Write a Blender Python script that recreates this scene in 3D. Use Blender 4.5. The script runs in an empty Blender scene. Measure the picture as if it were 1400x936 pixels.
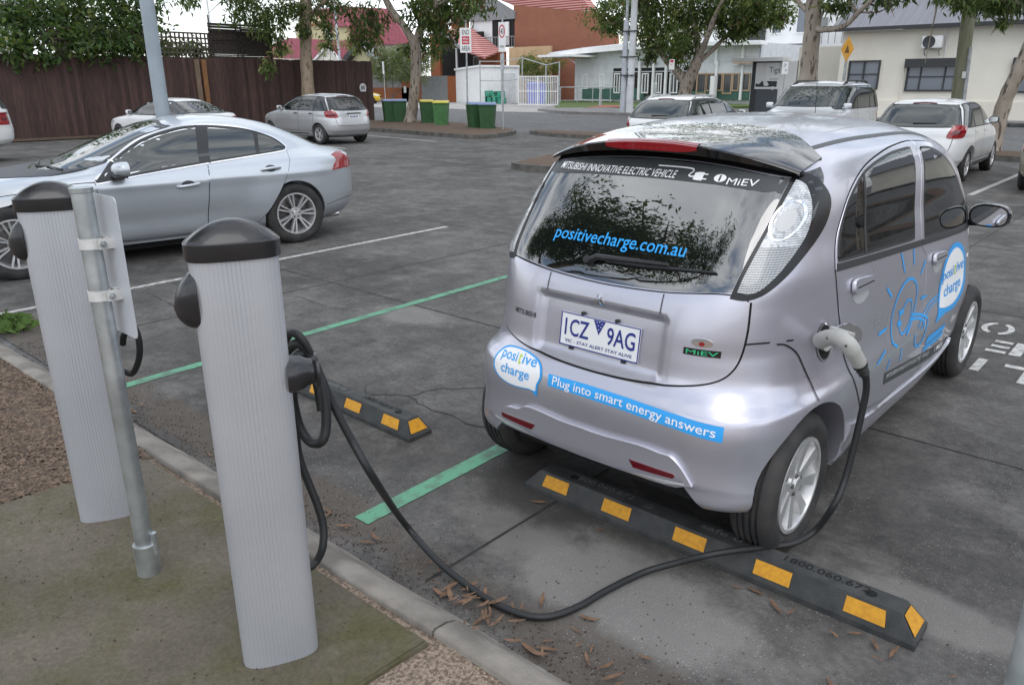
import bpy, bmesh, math, random
import numpy as np
from mathutils import Vector, Matrix
from mathutils.geometry import delaunay_2d_cdt
R_ = math.radians
PI = math.pi
random.seed(7)
rng = np.random.default_rng(11)
scene = bpy.context.scene
COL = scene.collection

# ------------------------------------------------------------------ camera
CF, CX, CY, CH, YAW, PITCH, ROLL = 1055.017, 1.655899, -2.689584, 1.749334, R_(-41.97758), R_(18.57988), R_(-0.244725)
_f = np.array([math.sin(YAW)*math.cos(PITCH), math.cos(YAW)*math.cos(PITCH), -math.sin(PITCH)])
_r0 = np.array([math.cos(YAW), -math.sin(YAW), 0.0])
_u0 = np.cross(_r0, _f)
_r = _r0*math.cos(ROLL)+_u0*math.sin(ROLL)
_u = -_r0*math.sin(ROLL)+_u0*math.cos(ROLL)
CAM = np.array([CX, CY, CH])
cd = bpy.data.cameras.new('camera')
cam = bpy.data.objects.new('camera', cd)
COL.objects.link(cam)
cam.matrix_world = Matrix(((_r[0], _u[0], -_f[0], CX), (_r[1], _u[1], -_f[1], CY), (_r[2], _u[2], -_f[2], CH), (0, 0, 0, 1)))
cd.sensor_width = 36.0
cd.lens = CF/1400*36.0
cd.clip_start = 0.05
cd.clip_end = 2000
scene.camera = cam

# ------------------------------------------------------------------ sky, sun, exposure
SUN_EL, SUN_AZ = R_(52), R_(128)       # azimuth measured from +Y towards +X
w = bpy.data.worlds.new('World')
scene.world = w
w.use_nodes = True
nt = w.node_tree
for n in list(nt.nodes):
    nt.nodes.remove(n)
out = nt.nodes.new('ShaderNodeOutputWorld')
bg = nt.nodes.new('ShaderNodeBackground')
bg.inputs['Strength'].default_value = 0.14
sky = nt.nodes.new('ShaderNodeTexSky')
sky.sky_type = 'NISHITA'
sky.sun_disc = False
sky.sun_elevation = SUN_EL
sky.sun_rotation = SUN_AZ
sky.air_density = 1.3
sky.dust_density = 1.0
tc = nt.nodes.new('ShaderNodeTexCoord')
mp = nt.nodes.new('ShaderNodeMapping')
mp.inputs['Scale'].default_value = (1.0, 1.0, 2.2)
mp.inputs['Location'].default_value = (0.35, 0.1, 0.0)
nz = nt.nodes.new('ShaderNodeTexNoise')
nz.inputs['Scale'].default_value = 2.6
nz.inputs['Detail'].default_value = 9
nz.inputs['Roughness'].default_value = 0.58
cr = nt.nodes.new('ShaderNodeValToRGB')
cr.color_ramp.elements[0].position = 0.39
cr.color_ramp.elements[0].color = (0.12, 0.12, 0.12, 1)
cr.color_ramp.elements[1].position = 0.53
cr.color_ramp.elements[1].color = (1, 1, 1, 1)
nz2 = nt.nodes.new('ShaderNodeTexNoise')
nz2.inputs['Scale'].default_value = 3.4
nz2.inputs['Detail'].default_value = 7
cr2 = nt.nodes.new('ShaderNodeValToRGB')
cr2.color_ramp.elements[0].position = 0.3
cr2.color_ramp.elements[0].color = (5.6, 6.0, 6.5, 1)
cr2.color_ramp.elements[1].position = 0.7
cr2.color_ramp.elements[1].color = (10.6, 10.9, 11.3, 1)
mx = nt.nodes.new('ShaderNodeMixRGB')
L = nt.links.new
L(tc.outputs['Generated'], mp.inputs['Vector'])
L(mp.outputs[0], nz.inputs['Vector'])
L(mp.outputs[0], nz2.inputs['Vector'])
L(nz.outputs['Fac'], cr.inputs[0])
L(nz2.outputs['Fac'], cr2.inputs[0])
L(cr.outputs[0], mx.inputs[0])
L(sky.outputs[0], mx.inputs[1])
L(cr2.outputs[0], mx.inputs[2])
L(mx.outputs[0], bg.inputs[0])
L(bg.outputs[0], out.inputs[0])

sl = bpy.data.lights.new('sun', 'SUN')
sl.energy = 0.5
sl.angle = R_(34)
sl.color = (1.0, 0.975, 0.94)
so = bpy.data.objects.new('sun', sl)
COL.objects.link(so)
_sd = Vector((math.sin(SUN_AZ)*math.cos(SUN_EL), math.cos(SUN_AZ)*math.cos(SUN_EL), math.sin(SUN_EL)))
so.rotation_euler = _sd.to_track_quat('Z', 'Y').to_euler()
so.location = (0, -10, 30)
scene.view_settings.view_transform = 'Standard'
scene.view_settings.look = 'None'
scene.view_settings.exposure = 0.46
scene.view_settings.gamma = 1.0
scene.view_settings.use_curve_mapping = False
scene.cycles.max_bounces = 8
scene.cycles.use_denoising = True

# ------------------------------------------------------------------ measuring helpers (photo ray -> world point)
def ray(u, v):
    return _f*CF+_r*(u-700)-_u*(v-468)
def at(u, v, z=0.0):
    d = ray(u, v); t = (z-CH)/d[2]
    return CAM+d*t
def fx(u, v, X):
    d = ray(u, v); t = (X-CX)/d[0]
    return CAM+d*t
def fy(u, v, Y):
    d = ray(u, v); t = (Y-CY)/d[1]
    return CAM+d*t

# ------------------------------------------------------------------ materials
M = {}
def mat(name, col, rough=0.7, metal=0.0, var=0.0, scale=8.0, bump=0.0, bscale=None, coat=0.0, spec=0.5, col2=None, detail=6.0, stretch=None, lo=0.35, hi=0.65, trans=0.0, alpha=1.0, ior=1.45, obj=True):
    m = bpy.data.materials.new(name)
    m.use_nodes = True
    t = m.node_tree
    b = t.nodes['Principled BSDF']
    b.inputs['Base Color'].default_value = (*col, 1)
    b.inputs['Roughness'].default_value = rough
    b.inputs['Metallic'].default_value = metal
    b.inputs['IOR'].default_value = ior
    b.inputs['Specular IOR Level'].default_value = spec
    b.inputs['Coat Weight'].default_value = coat
    b.inputs['Coat Roughness'].default_value = 0.03
    b.inputs['Transmission Weight'].default_value = trans
    b.inputs['Alpha'].default_value = alpha
    if var > 0 or bump > 0 or col2:
        c = t.nodes.new('ShaderNodeTexCoord')
        src = c.outputs['Object']
        if stretch:
            mp = t.nodes.new('ShaderNodeMapping')
            mp.inputs['Scale'].default_value = stretch
            t.links.new(src, mp.inputs[0]); src = mp.outputs[0]
        if var > 0 or col2:
            n = t.nodes.new('ShaderNodeTexNoise')
            n.inputs['Scale'].default_value = scale
            n.inputs['Detail'].default_value = detail
            t.links.new(src, n.inputs['Vector'])
            r = t.nodes.new('ShaderNodeValToRGB')
            r.color_ramp.elements[0].position = lo
            r.color_ramp.elements[1].position = hi
            if col2:
                a, e = col, col2
            else:
                a = tuple(max(0, x*(1-var)) for x in col); e = tuple(min(1, x*(1+var)) for x in col)
            r.color_ramp.elements[0].color = (*a, 1)
            r.color_ramp.elements[1].color = (*e, 1)
            t.links.new(n.outputs['Fac'], r.inputs[0])
            t.links.new(r.outputs[0], b.inputs['Base Color'])
        if bump > 0:
            n2 = t.nodes.new('ShaderNodeTexNoise')
            n2.inputs['Scale'].default_value = bscale or scale*3
            n2.inputs['Detail'].default_value = 4
            t.links.new(src, n2.inputs['Vector'])
            bp = t.nodes.new('ShaderNodeBump')
            bp.inputs['Strength'].default_value = bump
            bp.inputs['Distance'].default_value = 0.01
            t.links.new(n2.outputs['Fac'], bp.inputs['Height'])
            t.links.new(bp.outputs[0], b.inputs['Normal'])
    M[name] = m
    return m

def paint(name, col, metal=0.75, rough=0.36):
    m = mat(name, col, rough, metal, coat=0.7)
    t = m.node_tree
    b = t.nodes['Principled BSDF']
    b.inputs['Coat Roughness'].default_value = 0.06
    c = t.nodes.new('ShaderNodeTexCoord')
    # road film: slightly duller low on the body and in soft patches
    n = t.nodes.new('ShaderNodeTexNoise'); n.inputs['Scale'].default_value = 2.2; n.inputs['Detail'].default_value = 5
    t.links.new(c.outputs['Object'], n.inputs['Vector'])
    r = t.nodes.new('ShaderNodeMapRange')
    r.inputs['From Min'].default_value = 0.3; r.inputs['From Max'].default_value = 0.75
    r.inputs['To Min'].default_value = rough-0.05; r.inputs['To Max'].default_value = rough+0.09
    t.links.new(n.outputs['Fac'], r.inputs['Value'])
    t.links.new(r.outputs[0], b.inputs['Roughness'])
    # flakes
    v = t.nodes.new('ShaderNodeTexNoise'); v.inputs['Scale'].default_value = 1400
    t.links.new(c.outputs['Object'], v.inputs['Vector'])
    hs = t.nodes.new('ShaderNodeMixRGB'); hs.blend_type = 'MULTIPLY'; hs.inputs[0].default_value = 0.25
    hs.inputs[1].default_value = (*col, 1)
    t.links.new(v.outputs['Fac'], hs.inputs[2])
    t.links.new(hs.outputs[0], b.inputs['Base Color'])
    return m

paint('lilac_silver', (0.60, 0.59, 0.665), 0.72, 0.32)
paint('blue_silver', (0.60, 0.635, 0.68), 0.65, 0.34)
paint('plain_silver', (0.60, 0.60, 0.61), 0.6, 0.36)
paint('pale_silver', (0.70, 0.71, 0.73), 0.45, 0.36)
paint('white_paint', (0.80, 0.80, 0.80), 0.0, 0.35)
paint('beige_paint', (0.52, 0.46, 0.37), 0.6, 0.36)
paint('yellow_paint', (0.75, 0.48, 0.02), 0.0, 0.35)
mat('glass_dark', (0.006, 0.007, 0.008), 0.015, 0, spec=0.5, ior=1.65)
mat('glass_green', (0.014, 0.020, 0.018), 0.015, 0, spec=0.5, ior=1.9)
mat('glass_rear', (0.005, 0.006, 0.007), 0.012, 0, spec=0.5, ior=2.6)
mat('gloss_black', (0.006, 0.006, 0.007), 0.05, 0, coat=1.0)
mat('cluster_black', (0.008, 0.008, 0.009), 0.28)
mat('black_plastic', (0.020, 0.020, 0.022), 0.42, 0, var=0.25, scale=30, bump=0.06, bscale=400)
mat('black_trim', (0.030, 0.031, 0.033), 0.5)
mat('dark_gap', (0.006, 0.006, 0.006), 0.9)
mat('under_dark', (0.010, 0.010, 0.010), 0.95)
mat('tyre_rubber', (0.022, 0.022, 0.023), 0.78, 0, col2=(0.045, 0.042, 0.04), scale=9, bump=0.1, bscale=120)
mat('alloy', (0.60, 0.60, 0.60), 0.42, 0.7, var=0.12, scale=14)
mat('brake_disc', (0.16, 0.15, 0.15), 0.4, 0.8)
mat('chrome', (0.78, 0.78, 0.79), 0.08, 1.0)
mat('red_lens', (0.26, 0.006, 0.012), 0.06, 0, coat=1.0)
mat('dark_red_lens', (0.10, 0.004, 0.010), 0.08, 0, coat=1.0)
mat('clear_lens', (0.62, 0.63, 0.64), 0.05, 0.2, coat=1.0)
mat('amber_lens', (0.6, 0.2, 0.02), 0.1, coat=1.0)
mat('plate_white', (0.78, 0.79, 0.80), 0.4)
mat('plate_blue', (0.02, 0.03, 0.22), 0.4)
mat('sticker_blue', (0.03, 0.34, 0.78), 0.35)
mat('sticker_white', (0.82, 0.82, 0.83), 0.35)
mat('sticker_green', (0.45, 0.62, 0.06), 0.35)
mat('badge_green', (0.03, 0.50, 0.22), 0.35)
mat('band_grey', (0.050, 0.053, 0.055), 0.45)
mat('text_grey', (0.55, 0.55, 0.55), 0.5)
mat('bright_trim', (0.80, 0.80, 0.81), 0.22, 0.9)
mat('mirror_glass', (0.75, 0.78, 0.80), 0.02, 1.0)
def _lens():
    m = mat('tail_lens', (0.62, 0.63, 0.64), 0.05, 0.35, coat=1.0)
    t = m.node_tree; b = t.nodes['Principled BSDF']; N = t.nodes.new; K = t.links.new
    c = N('ShaderNodeTexCoord'); s = N('ShaderNodeSeparateXYZ'); K(c.outputs['Object'], s.inputs[0])
    wv = N('ShaderNodeTexWave'); wv.wave_type = 'BANDS'; wv.bands_direction = 'Z'; wv.inputs['Scale'].default_value = 42; wv.inputs['Distortion'].default_value = 0.6
    K(c.outputs['Object'], wv.inputs[0])
    wx = N('ShaderNodeTexWave'); wx.wave_type = 'BANDS'; wx.bands_direction = 'X'; wx.inputs['Scale'].default_value = 40; wx.inputs['Distortion'].default_value = 0.8
    K(c.outputs['Object'], wx.inputs[0])
    ml = N('ShaderNodeMath'); ml.operation = 'MULTIPLY_ADD'; K(wx.outputs['Fac'], ml.inputs[0]); ml.inputs[1].default_value = .25; K(wv.outputs['Fac'], ml.inputs[2])
    r1 = N('ShaderNodeValToRGB'); r1.color_ramp.elements[0].color = (0.12, 0.122, 0.126, 1); r1.color_ramp.elements[1].color = (0.50, 0.51, 0.52, 1)
    r1.color_ramp.elements[0].position = 0.05; r1.color_ramp.elements[1].position = 0.95
    K(ml.outputs[0], r1.inputs[0])
    nz = N('ShaderNodeTexVoronoi'); nz.inputs['Scale'].default_value = 60; K(c.outputs['Object'], nz.inputs['Vector'])
    r2 = N('ShaderNodeValToRGB'); r2.color_ramp.elements[0].color = (0.30, 0.31, 0.32, 1); r2.color_ramp.elements[1].color = (0.78, 0.79, 0.80, 1); K(nz.outputs['Color'], r2.inputs[0])
    gt = N('ShaderNodeMath'); gt.operation = 'GREATER_THAN'; gt.inputs[1].default_value = 1.205; K(s.outputs['Z'], gt.inputs[0])
    mx = N('ShaderNodeMixRGB'); K(gt.outputs[0], mx.inputs[0]); K(r1.outputs[0], mx.inputs[1]); K(r2.outputs[0], mx.inputs[2])
    K(mx.outputs[0], b.inputs['Base Color'])
    bp = N('ShaderNodeBump'); bp.inputs['Strength'].default_value = 0.5; bp.inputs['Distance'].default_value = 0.004; K(ml.outputs[0], bp.inputs['Height']); K(bp.outputs[0], b.inputs['Normal'])
_lens()
# ------------------------------------------------------------------ object helpers
def tag(o, label=None, cat=None, group=None, kind=None):
    if label: o['label'] = label
    if cat: o['category'] = cat
    if group: o['group'] = group
    if kind: o['kind'] = kind
    return o
def empty(name, loc=(0, 0, 0), rz=0.0, label=None, cat=None, group=None):
    o = bpy.data.objects.new(name, None)
    o.empty_display_size = 0.2
    o.location = loc; o.rotation_euler = (0, 0, rz)
    COL.objects.link(o)
    return tag(o, label, cat, group)
def link(name, me, parent=None, mats=None):
    o = bpy.data.objects.new(name, me)
    COL.objects.link(o)
    if parent: o.parent = parent
    if mats is not None:
        if not isinstance(mats, (list, tuple)): mats = [mats]
        me.materials.clear()
        for m in mats: me.materials.append(M[m] if isinstance(m, str) else m)
    return o

class MB:
    """collects simple shapes into one mesh"""
    def __init__(s):
        s.v = []; s.f = []; s.mi = []
    def add(s, vs, fs, mi=0):
        k = len(s.v)
        s.v += [tuple(float(c) for c in v) for v in vs]
        s.f += [tuple(i+k for i in f) for f in fs]
        s.mi += [mi]*len(fs)
        return s
    def box(s, c, d, rz=0.0, mi=0, m=None, bev=0.0):
        x, y, z = d[0]/2, d[1]/2, d[2]/2
        if bev > 0:
            bm = bmesh.new(); bmesh.ops.create_cube(bm, size=1)
            for v in bm.verts: v.co = Vector((v.co.x*d[0], v.co.y*d[1], v.co.z*d[2]))
            bmesh.ops.bevel(bm, geom=bm.edges[:], offset=bev, segments=2, profile=0.5, affect='EDGES')
            bm.verts.index_update()
            vs = [tuple(v.co) for v in bm.verts]; fs = [tuple(v.index for v in f.verts) for f in bm.faces]
            bm.free()
        else:
            vs = [(-x, -y, -z), (x, -y, -z), (x, y, -z), (-x, y, -z), (-x, -y, z), (x, -y, z), (x, y, z), (-x, y, z)]
            fs = [(0, 3, 2, 1), (4, 5, 6, 7), (0, 1, 5, 4), (1, 2, 6, 5), (2, 3, 7, 6), (3, 0, 4, 7)]
        Mx = Matrix.Translation(c) @ Matrix.Rotation(rz, 4, 'Z') if m is None else m
        return s.add([tuple(Mx @ Vector(v)) for v in vs], fs, mi)
    def bar(s, a, b, w, h, mi=0):
        a = Vector(a); b = Vector(b); d = b-a; L_ = d.length
        q = d.to_track_quat('Z', 'Y').to_matrix().to_4x4()
        return s.box((0, 0, 0), (w, h, L_), mi=mi, m=Matrix.Translation((a+b)/2) @ q)
    def tube(s, pts, r, n=12, mi=0, cap=True):
        pts = [Vector(p) for p in pts]
        rs = r if isinstance(r, (list, tuple)) else [r]*len(pts)
        vs = []; fs = []
        t0 = (pts[1]-pts[0]).normalized()
        up = Vector((0, 0, 1)) if abs(t0.z) < 0.9 else Vector((1, 0, 0))
        nx = t0.cross(up).normalized()
        for i, p in enumerate(pts):
            t = (pts[min(i+1, len(pts)-1)]-pts[max(i-1, 0)])
            if t.length < 1e-9: t = t0.copy()
            t.normalize()
            nx = (nx-t*nx.dot(t))
            if nx.length < 1e-6: nx = t.orthogonal()
            nx.normalize(); ny = t.cross(nx)
            for k in range(n):
                a = 2*PI*k/n
                vs.append(p+(nx*math.cos(a)+ny*math.sin(a))*rs[i])
        for i in range(len(pts)-1):
            for k in range(n):
                k2 = (k+1) % n
                fs.append((i*n+k, i*n+k2, (i+1)*n+k2, (i+1)*n+k))
        if cap:
            fs.append(tuple(range(n-1, -1, -1))); fs.append(tuple((len(pts)-1)*n+k for k in range(n)))
        return s.add(vs, fs, mi)
    def cyl(s, a, b, r0, r1=None, n=16, mi=0):
        return s.tube([a, b], [r0, r0 if r1 is None else r1], n, mi)
    def lathe(s, prof, axis='Z', c=(0, 0, 0), n=32, mi=0):
        vs = []; fs = []
        for (r, h) in prof:
            for k in range(n):
                a = 2*PI*k/n; x, y = r*math.cos(a), r*math.sin(a)
                if axis == 'Z': vs.append((c[0]+x, c[1]+y, c[2]+h))
                else: vs.append((c[0]+h, c[1]+x, c[2]+y))
        for i in range(len(prof)-1):
            for k in range(n):
                k2 = (k+1) % n
                fs.append((i*n+k, i*n+k2, (i+1)*n+k2, (i+1)*n+k))
        return s.add(vs, fs, mi)
    def prism(s, poly, z0, z1, mi=0):
        n = len(poly)
        vs = [(x, y, z0) for x, y in poly]+[(x, y, z1) for x, y in poly]
        fs = [tuple(range(n-1, -1, -1)), tuple(range(n, 2*n))]+[(i, (i+1) % n, n+(i+1) % n, n+i) for i in range(n)]
        return s.add(vs, fs, mi)
    def prism_y(s, poly, y0, y1, mi=0):     # polygon in (x,z), extruded along y
        n = len(poly)
        vs = [(x, y0, z) for x, z in poly]+[(x, y1, z) for x, z in poly]
        fs = [tuple(range(n)), tuple(range(2*n-1, n-1, -1))]+[((i+1) % n, i, n+i, n+(i+1) % n) for i in range(n)]
        return s.add(vs, fs, mi)
    def prism_x(s, poly, x0, x1, mi=0):     # polygon in (y,z), extruded along x
        n = len(poly)
        vs = [(x0, y, z) for y, z in poly]+[(x1, y, z) for y, z in poly]
        fs = [tuple(range(n-1, -1, -1)), tuple(range(n, 2*n))]+[(i, (i+1) % n, n+(i+1) % n, n+i) for i in range(n)]
        return s.add(vs, fs, mi)
    def quad(s, a, b, c, d, mi=0):
        return s.add([a, b, c, d], [(0, 1, 2, 3)], mi)
    def mesh(s, name, smooth=False, angle=None, fix=True):
        me = bpy.data.meshes.new(name)
        me.from_pydata(s.v, [], s.f)
        me.polygons.foreach_set('material_index', s.mi)
        if fix:
            bm = bmesh.new(); bm.from_mesh(me)
            bmesh.ops.recalc_face_normals(bm, faces=bm.faces[:])
            bm.to_mesh(me); bm.free()
        if smooth or angle:
            me.polygons.foreach_set('use_smooth', [True]*len(me.polygons))
            me.set_sharp_from_angle(angle=R_(angle or 40))
        me.update()
        return me
    def build(s, name, mats, parent=None, smooth=False, angle=None, fix=True):
        return link(name, s.mesh(name, smooth, angle, fix), parent, mats)

def crom(pts, n=8, closed=False):
    """Catmull-Rom through pts; a repeated point makes a corner"""
    P = [np.array(p, float) for p in pts]; N = len(P); o = []
    rng_ = range(N) if closed else range(N-1)
    for i in rng_:
        if closed: a, b, c, d = P[i-1], P[i], P[(i+1) % N], P[(i+2) % N]
        else: a, b, c, d = P[max(i-1, 0)], P[i], P[i+1], P[min(i+2, N-1)]
        if np.linalg.norm(b-c) < 1e-9: continue
        if np.linalg.norm(a-b) < 1e-9: a = b-(c-b)*0.001 if False else b
        for k in range(n):
            t = k/n
            o.append(0.5*((2*b)+(-a+c)*t+(2*a-5*b+4*c-d)*t*t+(-a+3*b-3*c+d)*t**3))
    if not closed: o.append(P[-1])
    return [tuple(q) for q in o]
def rot2(pts, a, c=(0, 0)):
    ca, sa = math.cos(a), math.sin(a)
    return [(c[0]+(x-c[0])*ca-(y-c[1])*sa, c[1]+(x-c[0])*sa+(y-c[1])*ca) for x, y in pts]

_textcache = {}
def text2d(body, size=1.0, bold=0.0, shear=0.0, spacing=1.0, align='CENTER'):
    """2-D triangles of a line of text in the built-in font"""
    key = (body, bold, shear, spacing, align)
    if key not in _textcache:
        cu = bpy.data.curves.new('txt', 'FONT')
        cu.body = body; cu.size = 1.0; cu.offset = bold; cu.shear = shear; cu.space_character = spacing
        cu.align_x = align; cu.align_y = 'CENTER'; cu.resolution_u = 3
        o = bpy.data.objects.new('txt', cu); COL.objects.link(o)
        dg = bpy.context.evaluated_depsgraph_get()
        me = bpy.data.meshes.new_from_object(o.evaluated_get(dg))
        vs = [(v.co.x, v.co.y) for v in me.vertices]
        fs = [tuple(p.vertices) for p in me.polygons]
        bpy.data.objects.remove(o); bpy.data.curves.remove(cu); bpy.data.meshes.remove(me)
        _textcache[key] = (vs, fs)
    vs, fs = _textcache[key]
    return [(x*size, y*size) for x, y in vs], fs
def fit_text(body, width, height, **k):
    """text scaled to an exact width and letter height, centred"""
    vs, fs = text2d(body, 1.0, **k)
    a = np.array(vs); lo, hi = a.min(0), a.max(0)
    a = (a-(lo+hi)/2)/(hi-lo)*np.array([width, height])
    return [tuple(q) for q in a], fs
# ------------------------------------------------------------------ car bodies: stacked rounded plan outlines
def pchip(xs, ys):
    xs = np.array(xs, float); ys = np.array(ys, float); h = np.diff(xs); d = np.diff(ys)/h; m = np.zeros(len(xs))
    for i in range(1, len(xs)-1):
        if d[i-1]*d[i] > 0:
            w1 = 2*h[i]+h[i-1]; w2 = h[i]+2*h[i-1]; m[i] = (w1+w2)/(w1/d[i-1]+w2/d[i])
    m[0] = d[0]; m[-1] = d[-1]
    def f(x):
        x = np.clip(np.asarray(x, float), xs[0], xs[-1]); i = np.clip(np.searchsorted(xs, x)-1, 0, len(xs)-2)
        t = (x-xs[i])/h[i]; t2 = t*t; t3 = t2*t
        return (2*t3-3*t2+1)*ys[i]+(t3-2*t2+t)*h[i]*m[i]+(-2*t3+3*t2)*ys[i+1]+(t3-t2)*h[i]*m[i+1]
    return f
def sst(a, b, x):
    t = np.clip((x-a)/(b-a), 0, 1); return t*t*(3-2*t)

class Form:
    """rows: z, y rear, y front, half width, roundness rear, roundness front"""
    def __init__(s, rows, flare=None, rec=None):
        T = list(zip(*rows)); s.z0 = T[0][0]; s.z1 = T[0][-1]
        s.yr, s.yf, s.w, s.nr, s.nf = [pchip(T[0], c) for c in T[1:6]]
        s.fl = flare or (lambda y, z: 0*y); s.rec = rec or (lambda x, z: 0*x)
    def par(s, z):
        a, b = s.yr(z), s.yf(z); return (a+b)/2, np.maximum((b-a)/2, 1e-4)
    def F(s, x, y, z):
        c, a = s.par(z); w_ = np.maximum(s.w(z), 1e-4)+s.fl(y, z)
        d = (y-c)/a; d = np.where(d < 0, (y-s.rec(x, z)-c)/a, d); n = np.where(d < 0, s.nr(z), s.nf(z))
        return (np.abs(x/w_)**n+np.abs(d)**n)**(1/n)-1
    def side(s, y, z, sg=1):
        c, a = s.par(z); d = np.clip(np.abs((y-c)/a), 0, .9999); n = np.where(y < c, s.nr(z), s.nf(z))
        return sg*(np.maximum(s.w(z), 1e-4)+s.fl(y, z))*(1-d**n)**(1/n)
    def end(s, x, z, sg=-1):
        c, a = s.par(z); n = s.nr(z) if sg < 0 else s.nf(z); y = c+sg*a
        for _ in range(3):
            q = np.clip(np.abs(x/(np.maximum(s.w(z), 1e-4)+s.fl(y, z))), 0, .9999)
            y = c+sg*a*(1-q**n)**(1/n)
        return y+(s.rec(x, z) if sg < 0 else 0)
    def top(s, x, y):
        best = np.full(np.shape(x), s.z0)
        for z in np.linspace(s.z0+.2, s.z1, 160):
            best = np.where(s.F(x, y, z+0*x) < 0, z, best)
        lo = best; hi = np.minimum(best+(s.z1-s.z0)/150, s.z1)
        for _ in range(20):
            m = (lo+hi)/2; i = s.F(x, y, m) < 0; lo = np.where(i, m, lo); hi = np.where(i, hi, m)
        return lo
    def nrm(s, x, y, z):
        e = 2e-3
        g = np.stack([s.F(x+e, y, z)-s.F(x-e, y, z), s.F(x, y+e, z)-s.F(x, y-e, z), s.F(x, y, np.minimum(z+e, s.z1))-s.F(x, y, z-e)], -1)
        return g/np.maximum(np.linalg.norm(g, axis=-1, keepdims=True), 1e-9)
    def map(s, mode, a, b):
        a = np.asarray(a, float); b = np.asarray(b, float)
        if mode == 'R': P = np.stack([s.side(a, b, 1), a, b], -1)
        elif mode == 'L': P = np.stack([s.side(a, b, -1), a, b], -1)
        elif mode == 'B': P = np.stack([a, s.end(a, b, -1), b], -1)
        elif mode == 'F': P = np.stack([a, s.end(a, b, 1), b], -1)
        else: P = np.stack([a, b, s.top(a, b)], -1)
        return P, s.nrm(P[:, 0], P[:, 1], P[:, 2])

def form_mesh(F, N=200, Mz=150, arches=(), arch_w=0.33, extra=None):
    """closed body mesh; arches = [(y, z, radius)] cut on both sides"""
    tz = np.linspace(0, 1, Mz)
    zs = F.z0+(F.z1-F.z0)*(1-(1-tz)**1.35)
    zs[-1] = F.z1
    s_ = np.linspace(0, 4, N, endpoint=False); k = np.floor(s_); t = (s_-k)*2-1
    ux = np.where(k == 0, t, np.where(k == 1, 1, np.where(k == 2, -t, -1)))
    uy = np.where(k == 0, -1, np.where(k == 1, t, np.where(k == 2, 1, -t)))
    V = []
    for z in zs:
        z = min(z, F.z1-1e-5); c, a = F.par(z); wz = F.w(z)
        n = np.where(uy < 0, F.nr(z), F.nf(z))
        r = (np.abs(ux)**n+np.abs(uy)**n)**(-1/n)
        y = c+a*uy*r; x = wz*ux*r
        x = x*(1+F.fl(y, z+0*y)/max(wz, 1e-3))
        y = np.where(uy*r < 0, y+F.rec(x, z+0*x), y)
        V.append(np.stack([x, y, z+0*x], -1))
    V = np.concatenate(V)
    fs = []; mi = []
    for i in range(Mz-1):
        for j in range(N):
            j2 = (j+1) % N
            fs.append((i*N+j, i*N+j2, (i+1)*N+j2, (i+1)*N+j)); mi.append(0)
    fs.append(tuple(range(N-1, -1, -1))); mi.append(1)
    fs.append(tuple((Mz-1)*N+j for j in range(N))); mi.append(0)
    me = bpy.data.meshes.new('body')
    me.from_pydata(V.tolist(), [], fs)
    me.polygons.foreach_set('material_index', mi)
    me.polygons.foreach_set('use_smooth', [True]*len(fs))
    if arches:
        me.materials.append(M['plain_silver']); me.materials.append(M['under_dark'])
        cb = MB()
        for (y, z, ra) in arches:
            wx = float(F.w(0.4))
            for sg in (-1, 1):
                cb.cyl((sg*(wx-arch_w), y, z), (sg*(wx+0.2), y, z), ra, n=56)
        passes = [cb]
        for ex in (extra or []):
            q = MB(); ex(q); passes.append(q)
        for cb in passes:
            o = bpy.data.objects.new('tmp_body', me); COL.objects.link(o)
            cm = cb.mesh('cut'); cm.materials.append(M['under_dark'])
            co = bpy.data.objects.new('tmp_cut', cm); COL.objects.link(co)
            md = o.modifiers.new('b', 'BOOLEAN'); md.object = co; md.operation = 'DIFFERENCE'; md.solver = 'EXACT'; md.material_mode = 'TRANSFER'
            dg = bpy.context.evaluated_depsgraph_get()
            me = bpy.data.meshes.new_from_object(o.evaluated_get(dg))
            bpy.data.objects.remove(o); bpy.data.objects.remove(co)
        me.polygons.foreach_set('use_smooth', [True]*len(me.polygons))
    me.set_sharp_from_angle(angle=R_(38))
    me.name = 'body'
    return me

def inside(poly, P):
    x, y = P[:, 0], P[:, 1]; c = np.zeros(len(P), bool); n = len(poly)
    for i in range(n):
        (x0, y0), (x1, y1) = poly[i], poly[(i+1) % n]
        if y0 == y1: continue
        c ^= ((y0 > y) != (y1 > y)) & (x < (x1-x0)*(y-y0)/(y1-y0)+x0)
    return c
def tri_poly(poly, res):
    P = np.array(poly, float)
    # resample the outline
    q = []
    for i in range(len(P)):
        a, b = P[i], P[(i+1) % len(P)]; d = np.linalg.norm(b-a)
        if d < 1e-5: continue
        m = max(1, int(d/(res*1.2)))
        q += [a+(b-a)*k/m for k in range(m)]
    P = np.array(q)
    lo, hi = P.min(0), P.max(0)
    gx = np.arange(lo[0]+res/2, hi[0], res); gy = np.arange(lo[1]+res/2, hi[1], res)
    G = np.stack(np.meshgrid(gx, gy), -1).reshape(-1, 2)
    if len(G):
        G = G[inside(q, G)]
    if len(G):
        d = np.full(len(G), 9.)
        for i in range(len(P)):
            d = np.minimum(d, np.hypot(G[:, 0]-P[i, 0], G[:, 1]-P[i, 1]))
        G = G[d > res*0.45]
    n = len(P)
    vs = [Vector((float(a), float(b))) for a, b in np.concatenate([P, G]) ] if len(G) else [Vector((float(a), float(b))) for a, b in P]
    r = delaunay_2d_cdt(vs, [(i, (i+1) % n) for i in range(n)], [], 1, 1e-6)
    return [(v.x, v.y) for v in r[0]], [tuple(f) for f in r[2]]

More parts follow.
